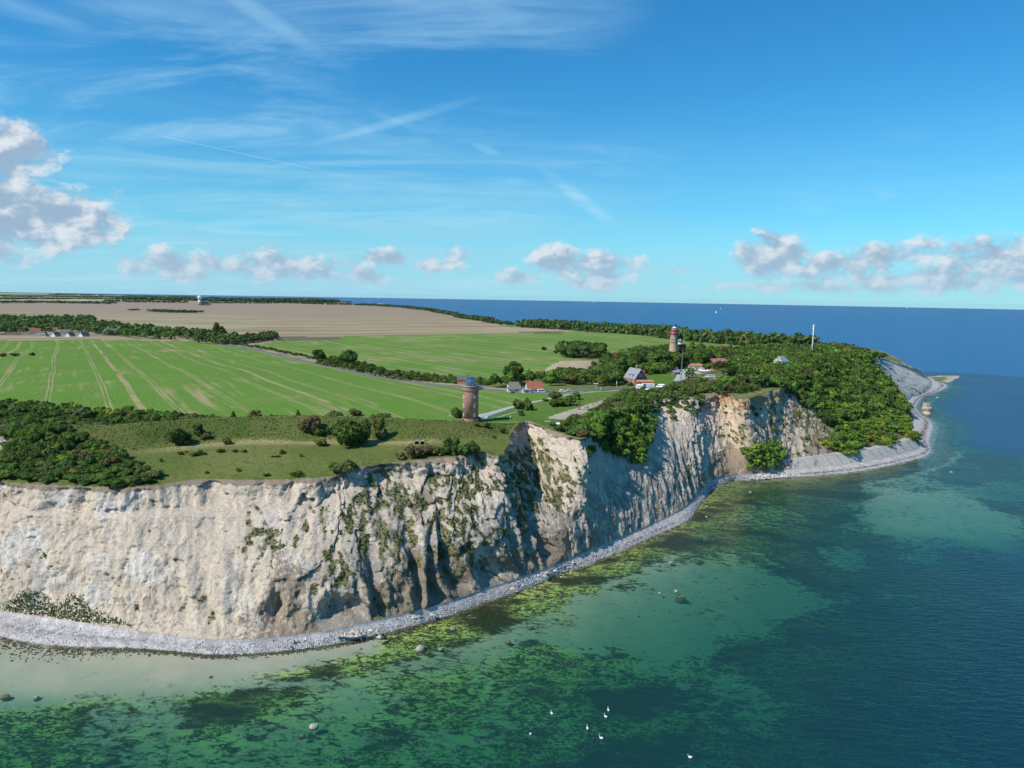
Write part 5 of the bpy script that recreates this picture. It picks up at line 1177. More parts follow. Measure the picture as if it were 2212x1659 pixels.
def person(p, top, legs, label, rz=0.0, group=None):
    t = thing('person', p, label, 'person', group, rz); b = BODIES[NP_[0] % 2]; NP_[0] += 1
    bo = link('body', b, t)
    if not b.materials: b.materials.append(M['skin'])
    shell('top', b, .92, 1.50, .014, cloth(top), bo); shell('trousers', b, .10, .95, .010, cloth(legs), bo); shell('hair', b, 1.70, 2.0, .012, M['hair'], bo)
    return t

# --- brick tower with the glass dome
TW = np.array([-19.3, 342.0]); TZ = float(zland(*TW))
tw = thing('brick_tower', (*TW, TZ), 'round red brick tower with a glass dome and viewing gallery', 'tower')
MB().turn([(4.0, -1.5), (4.0, 1.75), (3.95, 1.95)], 40).build('plinth', M_TOWER, tw, True)
MB().turn([(4.06, 1.95), (4.1, 2.1), (3.80, 2.25)], 40).build('string_course', M['dark_brick'], tw, True)
sh = MB().turn([(3.72, 2.2), (3.68, 14.2), (3.68, 14.3)], 48).build('shaft', M_TOWER, tw, True)
MB().turn([(3.86, 15.7), (3.86, 16.4)], 48).build('upper_band', M_TOWER, tw, True)
MB().turn([(3.68, 14.3), (3.68, 16.4)], 48).build('frieze_wall', M_TOWER, tw, True)
for k_ in range(22):
    a = 2 * math.pi * (k_ + .5) / 22; w = .5; R_ = 3.70
    mb = MB(); prof = [(-w, 15.8), (-w, 15.0), (-w * .55, 15.35), (0, 15.62), (w * .55, 15.35), (w, 15.0), (w, 15.8)]; mb.prism(prof, -.17, .02)
    mb.prism([(w * .86, 14.55), (w * 1.14, 14.55), (w * 1.14, 15.1), (w * .86, 15.1)], -.16, .02)
    o = mb.build('frieze_arch', M_TOWER, tw, loc=(R_ * math.cos(a), R_ * math.sin(a), 0), rz=a + math.pi / 2)
MB().turn([(3.9, 16.4), (4.1, 16.6), (4.1, 16.95), (3.95, 17.0)], 48).build('cornice', M['slate'], tw, True)
MB().turn([(4.02, 17.0), (4.02, 17.15)], 48).build('gallery_floor', M['grey_metal'], tw, True)
rl = MB()
for k_ in range(28): a = 2 * math.pi * k_ / 28; rl.bar((3.9 * math.cos(a), 3.9 * math.sin(a), 17.1), (3.9 * math.cos(a), 3.9 * math.sin(a), 18.25), .03, 4)
for z in (17.5, 17.9, 18.25): rl.ring(3.9, z, .03, 28)
rl.build('gallery_railing', M['grey_metal'], tw)
DR = 2.62; n_ = 16
dome = MB().turn([(DR, 17.15), (DR, 19.35)] + [(DR * math.cos(q), 19.35 + DR * .92 * math.sin(q)) for q in (.2, .45, .7, .95, 1.2)], n_, cap=True).build('glass_dome', M_GLASS, tw)
rb = MB()
for k_ in range(n_):
    a = 2 * math.pi * k_ / n_; c, s_ = math.cos(a), math.sin(a); pr = [(DR, 17.15), (DR, 19.35)] + [(DR * math.cos(q), 19.35 + DR * .92 * math.sin(q)) for q in (.2, .45, .7, .95, 1.2)]
    for (r0, z0), (r1, z1) in zip(pr, pr[1:]): rb.bar((r0 * c, r0 * s_, z0), (r1 * c, r1 * s_, z1), .032, 4)
for r0, z0 in ((DR, 17.2), (DR, 18.0), (DR, 18.7), (DR, 19.35), (DR * math.cos(.45), 19.35 + DR * .92 * math.sin(.45)), (DR * math.cos(.95), 19.35 + DR * .92 * math.sin(.95)), (DR * math.cos(1.2), 19.35 + DR * .92 * math.sin(1.2))): rb.ring(r0, z0, .034, n_)
rb.build('dome_ribs', M['silver_paint'], dome)
MB().turn([(1.0, 17.15), (1.0, 19.6), (.5, 20.2)], 12).build('stair_head', M['slate_light'], dome)
MB().bar((0, 0, 21.6), (0, 0, 23.2), .035).bar((-.3, 0, 22.8), (.3, 0, 22.8), .04).build('antenna', M['grey_metal'], tw)
face = math.atan2(-TW[1], -TW[0])
for k_, da in enumerate((-57, 33, 123, 213)):
    a = face + math.radians(da)
    for j, zc in enumerate((3.6, 7.9, 12.2)):
        w, h = .85, (1.35 if j == 0 else 1.75); loc = (3.70 * math.cos(a), 3.70 * math.sin(a), zc); rz = a + math.pi / 2
        wdw = MB().box((0, -.02, 0), (w - .12, .08, h - .12)).build('window', M['pane_blue'], tw, loc=loc, rz=rz)
        fr = MB()
        for x in (-w / 2, 0, w / 2): fr.box((x, -.06, 0), (.11, .12, h))
        for z in (-h / 2, h * .18, h / 2): fr.box((0, -.062, z), (w, .11, .11))
        fr.build('frame', M['white_paint'], wdw); MB().box((0, -.10, -h / 2 - .13), (w + .3, .22, .1)).build('sill', M['dark_brick'], wdw)
    MB().prism([(-.75, 13.35), (-.75, 13.5), (0, 13.95), (.75, 13.5), (.75, 13.35), (0, 13.75)], -.22, .02).build('hood_mould', M['dark_brick'], tw, loc=(3.70 * math.cos(a), 3.70 * math.sin(a), 0), rz=a + math.pi / 2)
MB().prism([(-.85, -.2), (-.85, 1.3), (-.4, 1.65), (.4, 1.65), (.85, 1.3), (.85, -.2)], -.10, .05).build('door', M['dark_wood'], tw, loc=(4.0 * math.cos(face - 1.0), 4.0 * math.sin(face - 1.0), 0), rz=face - 1.0 + math.pi / 2)
for k_, (da, c) in enumerate(((22, (.55, .03, .03)), (-14, (.55, .03, .04)), (-30, (.75, .74, .72)), (48, (.3, .3, .32)))):
    a = face + math.radians(da); person((TW[0] + 3.35 * math.cos(a), TW[1] + 3.35 * math.sin(a), TZ + 17.15), c, (.05, .06, .1), ('person in red on the gallery of the brick tower, right of the dome', 'person in red on the gallery of the brick tower, before the dome', 'person in white on the gallery of the brick tower', 'person in grey at the right end of the tower gallery')[k_], a)

# --- lighthouse with red galleries
LP = at(1457, 704, 77.5); LZ = float(zland(LP[0], LP[1])); lh = thing('lighthouse', (LP[0], LP[1], LZ), 'tall brown brick lighthouse with red galleries and a pale pointed roof', 'lighthouse'); hL = 77.5 - LZ
g0 = hL - 7.0
MB().turn([(4.3, -1), (3.55, g0 - 13), (2.85, g0 - .6), (2.95, g0 - .4)], 32).build('shaft', M_LHB, lh, True)
MB().turn([(2.9, g0 - .5), (3.3, g0 - .1), (3.35, g0)], 32).build('cornice', M['dark_brick'], lh, True)
def rail(R_, z, h, mat1, mat2, name):
    o = MB().turn([(R_, z), (R_, z + .12)], 32).build(name, mat1, lh)
    q = MB()
    for k_ in range(24): a = 2 * math.pi * k_ / 24; q.bar((R_ * .97 * math.cos(a), R_ * .97 * math.sin(a), z), (R_ * .97 * math.cos(a), R_ * .97 * math.sin(a), z + h), .05, 4)
    for t_ in (.4, .7, 1.0): q.ring(R_ * .97, z + h * t_, .05, 24)
    q.build('railing', mat2, o); return o
rail(3.4, g0, 1.3, M['red_metal'], M['red_metal'], 'lower_gallery'); MB().turn([(3.28, g0 + .12), (3.28, g0 + .75)], 32, cap=False).build('gallery_panel', M['red_metal'], lh)
MB().turn([(2.55, g0 + .1), (2.55, g0 + 2.4)], 24).build('watch_room', M['red_metal'], lh, True)
for k_ in range(8): a = face + k_ * math.pi / 4; MB().box((0, 0, 0), (.7, .1, 1.1)).build('window', M['white_paint'], lh, loc=(2.56 * math.cos(a), 2.56 * math.sin(a), g0 + 1.4), rz=a + math.pi / 2)
rail(3.2, g0 + 2.5, 1.0, M['red_metal'], M['red_metal'], 'upper_gallery'); MB().turn([(3.1, g0 + 2.62), (3.1, g0 + 3.3)], 32, cap=False).build('gallery_panel', M['red_metal'], lh)
MB().turn([(2.05, g0 + 2.6), (2.05, g0 + 5.2)], 12).build('lantern', M['pane_blue'], lh)
lb = MB()
for k_ in range(12): a = 2 * math.pi * k_ / 12; lb.bar((2.08 * math.cos(a), 2.08 * math.sin(a), g0 + 2.6), (2.08 * math.cos(a), 2.08 * math.sin(a), g0 + 5.2), .07, 4)
lb.ring(2.08, g0 + 3.9, .06, 12); lb.build('lantern_bars', M['white_paint'], lh)
MB().turn([(2.45, g0 + 5.15), (2.4, g0 + 5.3), (.35, g0 + 6.75), (.12, g0 + 7.0)], 12).build('roof', M['pale_green_copper'], lh)
MB().bar((2.3, 0, g0 + 5.2), (2.3, 0, g0 + 7.0), .03).bar((0, 0, g0 + 6.9), (0, 0, g0 + 7.9), .04).build('lightning_rod', M['grey_metal'], lh)
for k_ in range(4):
    a = face - .12 + k_ * math.pi / 2; R_ = 3.1; wd_ = MB().prism([(-.42, -.8), (-.42, .5), (0, .95), (.42, .5), (.42, -.8)], -.12, .12).build('window', M['white_paint'], lh, loc=(R_ * math.cos(a), R_ * math.sin(a), g0 - 4.1), rz=a + math.pi / 2)
    MB().box((0, -.13, -.1), (.5, .06, .9)).build('pane', M['pane_blue'], wd_)
# --- old square tower behind it
OP = at_d(1469.5, 731, math.hypot(LP[0], LP[1]) + 24); oz = float(zland(OP[0], OP[1])); ot = thing('old_tower', (OP[0], OP[1], oz), 'old tower with a grey lantern roof just right of the lighthouse', 'tower', rz=.35); hO = OP[2] - oz
MB().box((0, 0, (hO - 5.4) / 2), (7.6, 7.6, hO - 5.4)).build('body', M['dark_brick'], ot); MB().box((0, 0, hO - 5.3), (8.2, 8.2, .5)).build('parapet', M['dark_brick'], ot)
MB().turn([(1.95, hO - 5.05), (1.95, hO - 3.6)], 12).build('lantern_base', M['white_plaster'], ot); MB().turn([(1.85, hO - 3.6), (1.85, hO - 2.0)], 12).build('lantern', M['pane_blue'], ot)
lb = MB()
for k_ in range(12): a = 2 * math.pi * k_ / 12; lb.bar((1.88 * math.cos(a), 1.88 * math.sin(a), hO - 3.6), (1.88 * math.cos(a), 1.88 * math.sin(a), hO - 2.0), .06, 4)
lb.build('lantern_bars', M['grey_metal'], ot); MB().turn([(2.15, hO - 2.05), (2.0, hO - 1.9), (.25, hO - .45), (.2, hO), (.05, hO + .1)], 12).build('roof', M['slate_light'], ot)
# --- masts
TP = at_d(1758, 701, 830); tz = float(zland(TP[0], TP[1])); tm = thing('phone_mast', (TP[0], TP[1], tz), 'white phone mast with aerials rising out of the headland wood', 'mast'); hT = TP[2] - tz
MB().turn([(.62, -1), (.54, hT * .5), (.38, hT)], 14).build('pole', M['white_paint'], tm, True)
for z in (hT - 1.2, hT - 4.4):
    for k_ in range(3): a = k_ * 2.1 + .4; MB().box((.75 * math.cos(a), .75 * math.sin(a), z), (.25, .45, 2.4), a).build('aerial', M['white_paint'], tm)
MB().turn([(.5, -.2), (.5, .2)], 12, (0, 0)).build('dish', M['white_paint'], tm, loc=(-.9, -.6, hT * .66))
mp = gp(1470, 829); mt = thing('lattice_mast', mp, 'slender grey lattice mast in front of the lighthouse wood', 'mast'); mh = 23.5
for k_ in range(3): a = k_ * 2.094; MB().bar((.55 * math.cos(a), .55 * math.sin(a), 0), (.16 * math.cos(a) + .7, .16 * math.sin(a), mh), .10, 5, .06).build('leg', M['grey_metal'], mt)
bz = MB()
for j in range(22):
    z0, z1 = mh * j / 22, mh * (j + 1) / 22; f0, f1 = 1 - .71 * j / 22, 1 - .71 * (j + 1) / 22
    for k_ in range(3):
        a, b_ = k_ * 2.094, (k_ + 1) * 2.094; bz.bar((.55 * f0 * math.cos(a) + .7 * z0 / mh, .55 * f0 * math.sin(a), z0), (.55 * f1 * math.cos(b_) + .7 * z1 / mh, .55 * f1 * math.sin(b_), z1), .045, 3)
bz.build('bracing', M['grey_metal'], mt)

# --- houses
def house(name, p, rz, L, Wd, hw, hr, wall, roof, label, cat='house', group=None, hip=0.0, chim=1, nwin=3, gable=None, over=.35, gwin=True):
    """length L along x, ridge along x; gable ends at +-x"""
    t = thing(name, p, label, cat, group, rz); a, b = L / 2, Wd / 2
    MB().add([(x, y, z) for x, y in ((-a, -b), (a, -b), (a, b), (-a, b)) for z in (-1.5, hw)], [(0, 2, 3, 1), (2, 4, 5, 3), (4, 6, 7, 5), (6, 0, 1, 7), (1, 3, 5, 7)]).build('wall', wall, t)
    if hip < .95:
        for s_ in (-1, 1):
            mb = MB(); zt = hw + hr * (1 - hip) - .1; k_ = b * hip; mb.prism([(-b + .02, hw), (b - .02, hw), (k_, zt), (-k_, zt)] if hip > .05 else [(-b + .02, hw), (b - .02, hw), (0, hw + hr - .1)], -.14, .14)
            mb.build('gable', gable or wall, t, loc=(s_ * (a - .16), 0, 0), rz=math.pi / 2)
            if gwin: g_ = MB().box((0, 0, 0), (.1, Wd * .24, min(1.2, hr * .35))).build('window', M['white_paint'], t, loc=(s_ * (a + .0), 0, hw + hr * .28)); MB().box((s_ * .06, 0, 0), (.04, Wd * .17, min(1.2, hr * .35) * .7)).build('pane', M['pane_blue'], g_)
    A, B = a + over, b + over; dz = -over * hr / b; e = a * 0 + hip * b * .9; th = .16
    V = [(-A, -B, hw + dz), (A, -B, hw + dz), (A, B, hw + dz), (-A, B, hw + dz), (-A + e * (1 if hip else 0), 0, hw + hr), (A - e * (1 if hip else 0), 0, hw + hr)]
    V2 = V + [(x, y, z + th) for x, y, z in V]
    if hip: F = [(6, 7, 11, 10), (8, 9, 10, 11), (7, 8, 11), (9, 6, 10), (0, 1, 7, 6), (1, 2, 8, 7), (2, 3, 9, 8), (3, 0, 6, 9)]
    else: F = [(6, 7, 11, 10), (8, 9, 10, 11), (0, 1, 7, 6), (2, 3, 9, 8), (0, 6, 10, 4), (3, 4, 10, 9), (1, 5, 11, 7), (2, 8, 11, 5), (0, 4, 5, 1), (3, 2, 5, 4)]
    r = MB().add(V2, F).build('roof', roof, t)
    for k_ in range(chim): MB().box((a * (.3 - .8 * k_), .2, hw + hr + .3), (.8, .8, 1.8)).build('chimney', M['brick_red'], r)
    for s_ in (-1, 1):
        for k_ in range(nwin):
            x = (k_ - (nwin - 1) / 2) * L / (nwin + .3); g_ = MB().box((x, s_ * b, hw * .55), (1.15, .1, 1.25)).build('window', M['white_paint'], t); MB().box((x, s_ * (b + .06), hw * .55), (.85, .04, .95)).build('pane', M['pane_blue'], g_)
    MB().box((L * .5 / (nwin + .3) if nwin % 2 else 0, -b, 1.0), (1.0, .12, 2.0)).build('door', M['dark_wood'], t)
    return t
D2R = math.radians
# keeper's house with the steep dark gable
kh = gp(1372, 829); t = house('gabled_house', kh, D2R(-62), 12.5, 10.2, 4.2, 6.6, M['brick_red'], M['slate_light'], 'brick house with a steep dark slate gable and red chimney beside the truck', gable=M['slate'], chim=0, gwin=False)
ch = MB().box((1.2, .5, 11.0), (1.5, 1.9, 3.2)).build('chimney', M['brick_red'], t); MB().box((1.2, .5, 12.75), (1.8, 2.2, .3)).build('chimney_cap', M['concrete'], ch)
gw = MB().box((6.28, 0, 6.2), (.14, 3.4, 1.5)).build('gable_window', M['white_paint'], t)
for k_ in (-1.1, 0, 1.1): MB().box((6.37, k_, 6.2), (.05, .85, 1.1)).build('pane', M['pane_blue'], gw)
MB().box((6.25, 0, 7.5), (.5, 7.0, .25)).build('slate_ledge', M['slate_light'], t)
dm = MB().box((.5, -4.2, 6.1), (4.5, 1.8, 1.7)).build('dormer', M['white_plaster'], t); MB().box((.5, -4.2, 7.05), (4.9, 2.3, .2)).build('dormer_roof', M['slate_light'], dm)
for k_ in (-1.3, 0, 1.3): MB().box((.5 + k_, -5.12, 6.15), (.9, .06, 1.1)).build('pane', M['pane_blue'], dm)
def rel(px, py): return gp(px, py)
t = house('flat_annex', rel(1392, 833), D2R(2), 11, 6, 2.8, 1.0, M['brick_red'], M['orange_tile'], 'low annex with an orange roof behind the truck', chim=0, nwin=2, gwin=False)
t = house('red_hut', rel(1381, 812), D2R(-15), 7.5, 5, 2.6, 1.8, M['red_wood'], M['red_wood'], 'small red wooden hut behind the slate-gabled house', 'hut', chim=0, nwin=2, gable=M['red_wood'])
t = house('garage', rel(1451, 797), D2R(8), 6.0, 5, 3.0, .5, M['white_plaster'], M['white_paint'], 'white flat-roofed garage at the edge of the lighthouse wood', 'garage', chim=0, nwin=1, gwin=False)
t = house('cafe', rel(1502, 797), D2R(4), 14, 8, 3.0, 1.6, M['white_plaster'], M['orange_tile'], 'white cafe with an orange hipped roof right of the lattice mast', 'cafe', hip=.95, chim=0, nwin=4)
t = house('inn', rel(1549, 795), D2R(24), 15, 9, 5.0, 3.0, M['dark_brick'], M['pink_tile'], 'house with a faded red tile roof among trees above the cafe', chim=1, nwin=3)
t = house('flat_house', rel(1549, 779), D2R(10), 13, 7, 3.2, .5, M['white_plaster'], M['slate_light'], 'pale flat-roofed house behind the faded red roof', chim=0, nwin=3, gwin=False)
wp = gp(1687, 799); wp[2] -= 0; t = house('hipped_house', (wp[0], wp[1], wp[2] + 3.0), D2R(30), 9, 8, 4.4, 4.0, M['white_plaster'], M['slate_light'], 'white house with a grey hipped roof alone in the headland wood', hip=.7, chim=1, nwin=2)
t = house('thatched_cottage', rel(1110, 846), D2R(8), 8, 6.5, 2.2, 3.8, M['white_plaster'], M['thatch'], 'thatched white cottage beside the road behind the brick tower', hip=.5, chim=0, nwin=3)
t = house('red_roofed_cottage', rel(1153, 847), D2R(12), 9.5, 7, 2.4, 4.3, M['white_plaster'], M['red_tile'], 'white cottage with a bright red tile roof beside the road', hip=.0, chim=0, nwin=3)
t = house('lean_to_shed', rel(1137, 848.5), D2R(10), 5, 3.4, 1.9, .5, M['white_plaster'], M['slate_light'], 'low white shed left of the red-roofed cottage', 'shed', chim=0, nwin=2, gwin=False)
t = house('field_barn', rel(1003, 829), D2R(5), 10, 7, 3.0, 2.2, M['orange_tile'], M['slate'], 'dark-roofed barn in the hedge left of the brick tower dome', 'barn', chim=0, nwin=1)
t = house('garden_shed', rel(1460, 809), D2R(20), 5, 4, 2.0, 1.2, M['wood'], M['slate_light'], 'small grey shed behind the curved hedge', 'shed', chim=0, nwin=1)
vill = [(33, 719.5, 24, 9, 4.2, 4.2, 'white_plaster', 'red_tile', 10, 'long white house with a red roof, leftmost of the village row', 0), (76, 719, 19, 9, 4.6, 4.2, 'white_plaster', 'red_tile', 8, 'white house with a red roof, second in the village row', 0), (109, 716, 20, 9, 4.2, 4.4, 'white_plaster', 'red_tile', 12, 'white house with a red roof, rightmost of the three in the village row', 0),
        (121, 727, 15, 9, 2.6, 5.5, 'white_plaster', 'thatch', 62, 'thatched cottage in the village, left of the white gable', 0), (152, 727, 16, 9, 2.6, 5.5, 'white_plaster', 'thatch', 66, 'thatched cottage in the village with a bright white gable', .0), (182, 727, 18, 9, 2.6, 5.5, 'white_plaster', 'thatch', 58, 'thatched cottage at the right of the village cluster', 0),
        (98, 727, 10, 8, 2.6, 5, 'white_plaster', 'thatch', 80, 'narrow thatched cottage at the left of the village cluster', .3), (141, 721, 18, 9, 2.6, 6, 'white_plaster', 'thatch', 3, 'thatched cottage in the second row of the village, left one', .4), (172, 720, 17, 9, 2.6, 6, 'white_plaster', 'thatch', -3, 'thatched cottage in the second row of the village, right one', .4),
        (241, 724, 30, 14, 3.5, 9, 'sand_brick', 'thatch', 3, 'large grey-roofed barn at the right of the village', .5), (218, 721, 20, 12, 3.5, 7, 'sand_brick', 'thatch', 6, 'smaller grey-roofed barn left of the large one', .5), (28, 704, 26, 10, 3.5, 5, 'white_plaster', 'orange_tile', 6, 'orange-roofed house among trees at the far left', 0), (52, 705, 18, 9, 3.5, 5, 'white_plaster', 'orange_tile', -6, 'small orange-roofed house among the village trees', 0),
        (155, 699, 12, 9, 4, 5, 'white_plaster', 'slate_light', 70, 'white house with a grey roof at the back of the village', 0), (432, 726, 18, 9, 4, 4, 'white_plaster', 'red_tile', 6, 'red-roofed house under the broad round tree', 0), (478, 725, 17, 10, 5, 5, 'cream', 'red_tile', 35, 'cream house with a red roof below the poplars', 0), (417, 723, 12, 8, 4, 4, 'brick_red', 'red_tile', 20, 'small red-roofed house left of the broad round tree', 0)]
for (px, py, L, Wd, hw, hr, wl, rf, rz, lb, hip) in vill: house('village_house', gp(px, py), D2R(rz + 20), L * .86, Wd * .86, hw * .9, hr * .86, M[wl], M[rf], lb, hip=hip, chim=1 if rf != 'thatch' else 0, nwin=3)
# viewing platform on stilts
vp = gp(1534, 829); vt = thing('viewing_platform', vp, 'white steel viewing platform on stilts above the bay', 'platform', rz=.12)
MB().box((0, 0, 5.0), (6.0, 3.6, .25)).build('deck', M['white_paint'], vt)
for sx in (-1, 1):
    for sy in (-1, 1): MB().box((sx * 2.4, sy * 1.5, 2.0), (.24, .24, 6.0)).build('post', M['white_paint'], vt)
for sy in (-1, 1): MB().bar((-2.4, sy * 1.5, .5), (2.4, sy * 1.5, 4.8), .09).bar((2.4, sy * 1.5, .5), (-2.4, sy * 1.5, 4.8), .09).bar((-2.4, sy * 1.5, 1.4), (2.4, sy * 1.5, 1.4), .08).build('cross_brace', M['white_paint'], vt)
q = MB()
for x in np.linspace(-3, 3, 9):
    for sy in (-1.8, 1.8): q.bar((x, sy, 5.1), (x, sy, 6.3), .05, 4)
for sy in (-1.8, 1.8):
    for z in (5.5, 5.9, 6.3): q.bar((-3, sy, z), (3, sy, z), .05, 4)
q.build('railing', M['white_paint'], vt); MB().box((0, -1.86, 5.75), (5.0, .05, .75)).build('info_panel', M['silver_paint'], vt)
for k_ in range(9): MB().box((-3.4 - k_ * .42, .9, 4.8 - k_ * .52), (.5, 1.2, .08)).build('step', M['white_paint'], vt)
# parasols of the cafe terrace
for k_, (px, py, c) in enumerate(((1513, 806, 'canvas'), (1520, 807, 'canvas'), (1528, 806.5, 'canvas'), (1537, 805, 'orange_tile'), (1524, 811, 'red_tile'), (1517, 811, 'red_tile'))):
    p = gp(px, py); u = thing('parasol', p, ('white terrace parasol nearest the cafe', 'white terrace parasol in the middle of the row', 'white terrace parasol at the right of the row', 'orange terrace parasol at the far right', 'red terrace parasol in front, right', 'red terrace parasol in front, left')[k_], 'parasol', 'parasols on the cafe terrace')
    MB().bar((0, 0, 0), (0, 0, 2.9), .05).build('pole', M['grey_metal'], u); MB().turn([(2.6, 2.2), (1.4, 2.6), (.05, 3.0)], 8).build('canopy', M[c], u)
# vehicles
def wheel(parent, x, y, r):
    w = MB().turn([(r, -.11), (r, .11)], 14).build('wheel', M['rubber'], parent, loc=(x, y, r)); w.rotation_euler = (math.pi / 2, 0, 0); MB().turn([(r * .55, -.125), (r * .55, .125)], 10).build('rim', M['silver_paint'], w); return w
def car(p, rz, mat, label, van=False, group=None):
    t = thing('van' if van else 'car', (p[0], p[1], p[2] + .05), label, 'van' if van else 'car', group, rz); L, h = (5.0, 2.2) if van else (4.3, 1.48)
    pr = [(-L / 2, .35), (L / 2, .35), (L / 2, .85), (L * .36, 1.0), (L * .26, h), (-L * .47, h), (-L / 2, .95)] if van else [(-L / 2, .32), (L / 2, .32), (L / 2, .72), (L * .26, .92), (L * .10, h), (-L * .30, h), (-L * .46, .95), (-L / 2, .9)]
    b_ = MB().prism(pr, -.88, .88).build('body', mat, t)
    MB().prism([(x * .93 + .02, z if z < .9 else .88 + (z - .88) * .86) for x, z in pr if z > .9] , -.90, .90).build('side_windows', M['pane_blue'], b_)
    for x in (-L * .31, L * .31):
        for y in (-.8, .8): wheel(t, x, y, .33)
    for y in (-.6, .6): MB().box((L / 2 + .01, y, .65), (.06, .3, .16)).build('headlight', M['white_paint'], t)
    return t
tp = gp(1396, 841); tk = thing('box_truck', (tp[0], tp[1], tp[2] + .1), 'white box truck with a blue picture on its side beside the slate-gabled house', 'truck', rz=D2R(6)); 
MB().box((1.2, 0, 2.4), (7.6, 2.5, 2.6)).build('box', M['white_paint'], tk)
MB().prism([(-4.7, .5), (-2.7, .5), (-2.7, 2.6), (-4.2, 2.6), (-4.7, 1.6)], -1.15, 1.15).build('cab', M['white_paint'], tk); MB().prism([(-4.72, 1.65), (-4.3, 1.65), (-4.02, 2.45), (-4.24, 2.45)], -1.17, 1.17).build('windscreen', M['pane_blue'], tk)
MB().box((1.0, 0, .85), (7.4, 2.2, .3)).build('chassis', M['dark_paint'], tk)
for x in (-3.7, 2.8, 3.9):
    for y in (-1.0, 1.0): wheel(tk, x, y, .48)
pc = MB().box((-1.5, -1.26, 2.4), (1.8, .03, 2.3)).build('side_picture', M['blue_paint'], tk); MB().turn([(.5, 0), (.5, .02)], 14).build('picture_figure', M['pink_tile'], pc, loc=(-1.5, -1.28, 2.4)).rotation_euler = (math.pi / 2, 0, 0)
for k_, x in enumerate((2.0, 2.28, 2.56, 2.84, 3.12)): MB().box((x, -1.27, 2.05), (.2, .03, .3 if k_ % 2 else .38)).build('letter', M['blue_paint'], tk)
MB().turn([(.3, 0), (.3, .02)], 12).build('emblem', M['silver_paint'], tk, loc=(4.2, -1.26, 2.1)).rotation_euler = (math.pi / 2, 0, 0)
tn = gp(1381, 841); tt = thing('white_tent', tn, 'white box-shaped tent left of the truck', 'tent', rz=.1); MB().box((0, 0, 1.3), (3.6, 3, 2.6)).build('walls', M['canvas'], tt); MB().add([(-2, -1.7, 2.6), (2, -1.7, 2.6), (2, 1.7, 2.6), (-2, 1.7, 2.6), (0, 0, 3.6)], [(0, 1, 4), (1, 2, 4), (2, 3, 4), (3, 0, 4), (3, 2, 1, 0)]).build('canopy', M['canvas'], tt)
car(gp(1407, 846), .2, M['dark_paint'], 'dark car parked in front of the truck'); car(gp(1380, 847), .1, M['white_paint'], 'white car parked left of the dark car'); car(gp(1416, 847), .4, M['silver_paint'], 'silver car parked right of the dark car')
car(gp(1462, 799), 1.2, M['white_paint'], 'white camper van beside the white garage', True); car(gp(1466, 803), .9, M['white_paint'], 'white car below the camper van'); car(gp(1037, 842), .1, M['blue_paint'], 'blue van beside the road right of the brick tower', True)
car(gp(1170, 848.5), .15, M['white_paint'], 'white van on the road right of the red-roofed cottage', True); car(gp(1216, 847), .1, M['white_paint'], 'white car on the road at the right end of the shelter belt'); car(gp(1232, 846), .1, M['silver_paint'], 'silver car on the road at the right end of the shelter belt'); car(gp(1488, 808), .6, M['dark_paint'], 'dark car below the lattice mast')
# stalls beside the car park
for k_, (px, py) in enumerate(((1400, 849), (1424, 843), (1428, 839), (1480, 806), (1484, 811))):
    p = gp(px, py); s_ = thing('market_stall', p, ('white-roofed stall in front of the truck', 'white-roofed stall at the right of the car park, front', 'white-roofed stall at the right of the car park, back', 'pale stall behind the lattice mast, back', 'pale stall behind the lattice mast, front')[k_], 'stall', rz=.2)
    for x in (-1.6, 1.6):
        for y in (-1.1, 1.1): MB().bar((x, y, 0), (x, y, 2.3), .05).build('post', M['grey_metal'], s_)
    MB().add([(-2, -1.5, 2.2), (2, -1.5, 2.2), (2, 1.5, 2.2), (-2, 1.5, 2.2), (-2, 0, 2.9), (2, 0, 2.9)], [(0, 1, 5, 4), (2, 3, 4, 5), (1, 2, 5), (3, 0, 4)]).build('awning', M['canvas'], s_); MB().box((0, -.9, .5), (3.2, .6, .9)).build('counter', M['wood'], s_)
# lamp, direction signs, flagpoles
def post(name, px, py, h, mat, label, cat, top=None):
    p = gp(px, py); o = thing(name, p, label, cat); MB().bar((0, 0, 0), (0, 0, h), .09, 6).build('pole', mat, o)
    if top: MB().box((0, 0, h - .2), top).build('board', M['white_paint'], o)
    return o
post('lamp_post', 1371.5, 834, 8, M['grey_metal'], 'grey lamp post in front of the slate-gabled house', 'lamp post', (.9, .3, .15)); post('signpost', 1287, 839, 3.4, M['white_paint'], 'white signpost at the road below the shelter belt', 'sign', (3.2, .2, .5)); post('flag_pole', 1395, 822, 4, M['white_paint'], 'short white post on the lawn behind the truck', 'post')
post('white_post', 1332, 836, 3.2, M['white_paint'], 'white post at the right end of the shelter belt', 'post', (.5, .15, 1.6)); post('white_mast', 1498, 765, 9, M['white_paint'], 'short white mast in the trees behind the cafe', 'mast', (.5, .5, 3))
# curved hedge behind the lawn
hp = [gp(px, py) for px, py in ((1402, 810), (1412, 808), (1424, 805), (1434, 801), (1442, 797))]
hv = []
for a, b_ in zip(hp, hp[1:]):
    for f in np.linspace(0, 1, 7, endpoint=False): hv.append(a + (b_ - a) * f)
trees_as_stuff('clipped_hedge', [('shrub', p, 1.9, 3.0, vary(MG, .05)) for p in hv], 'low curved hedge behind the lawn by the slate-gabled house', 'hedge')
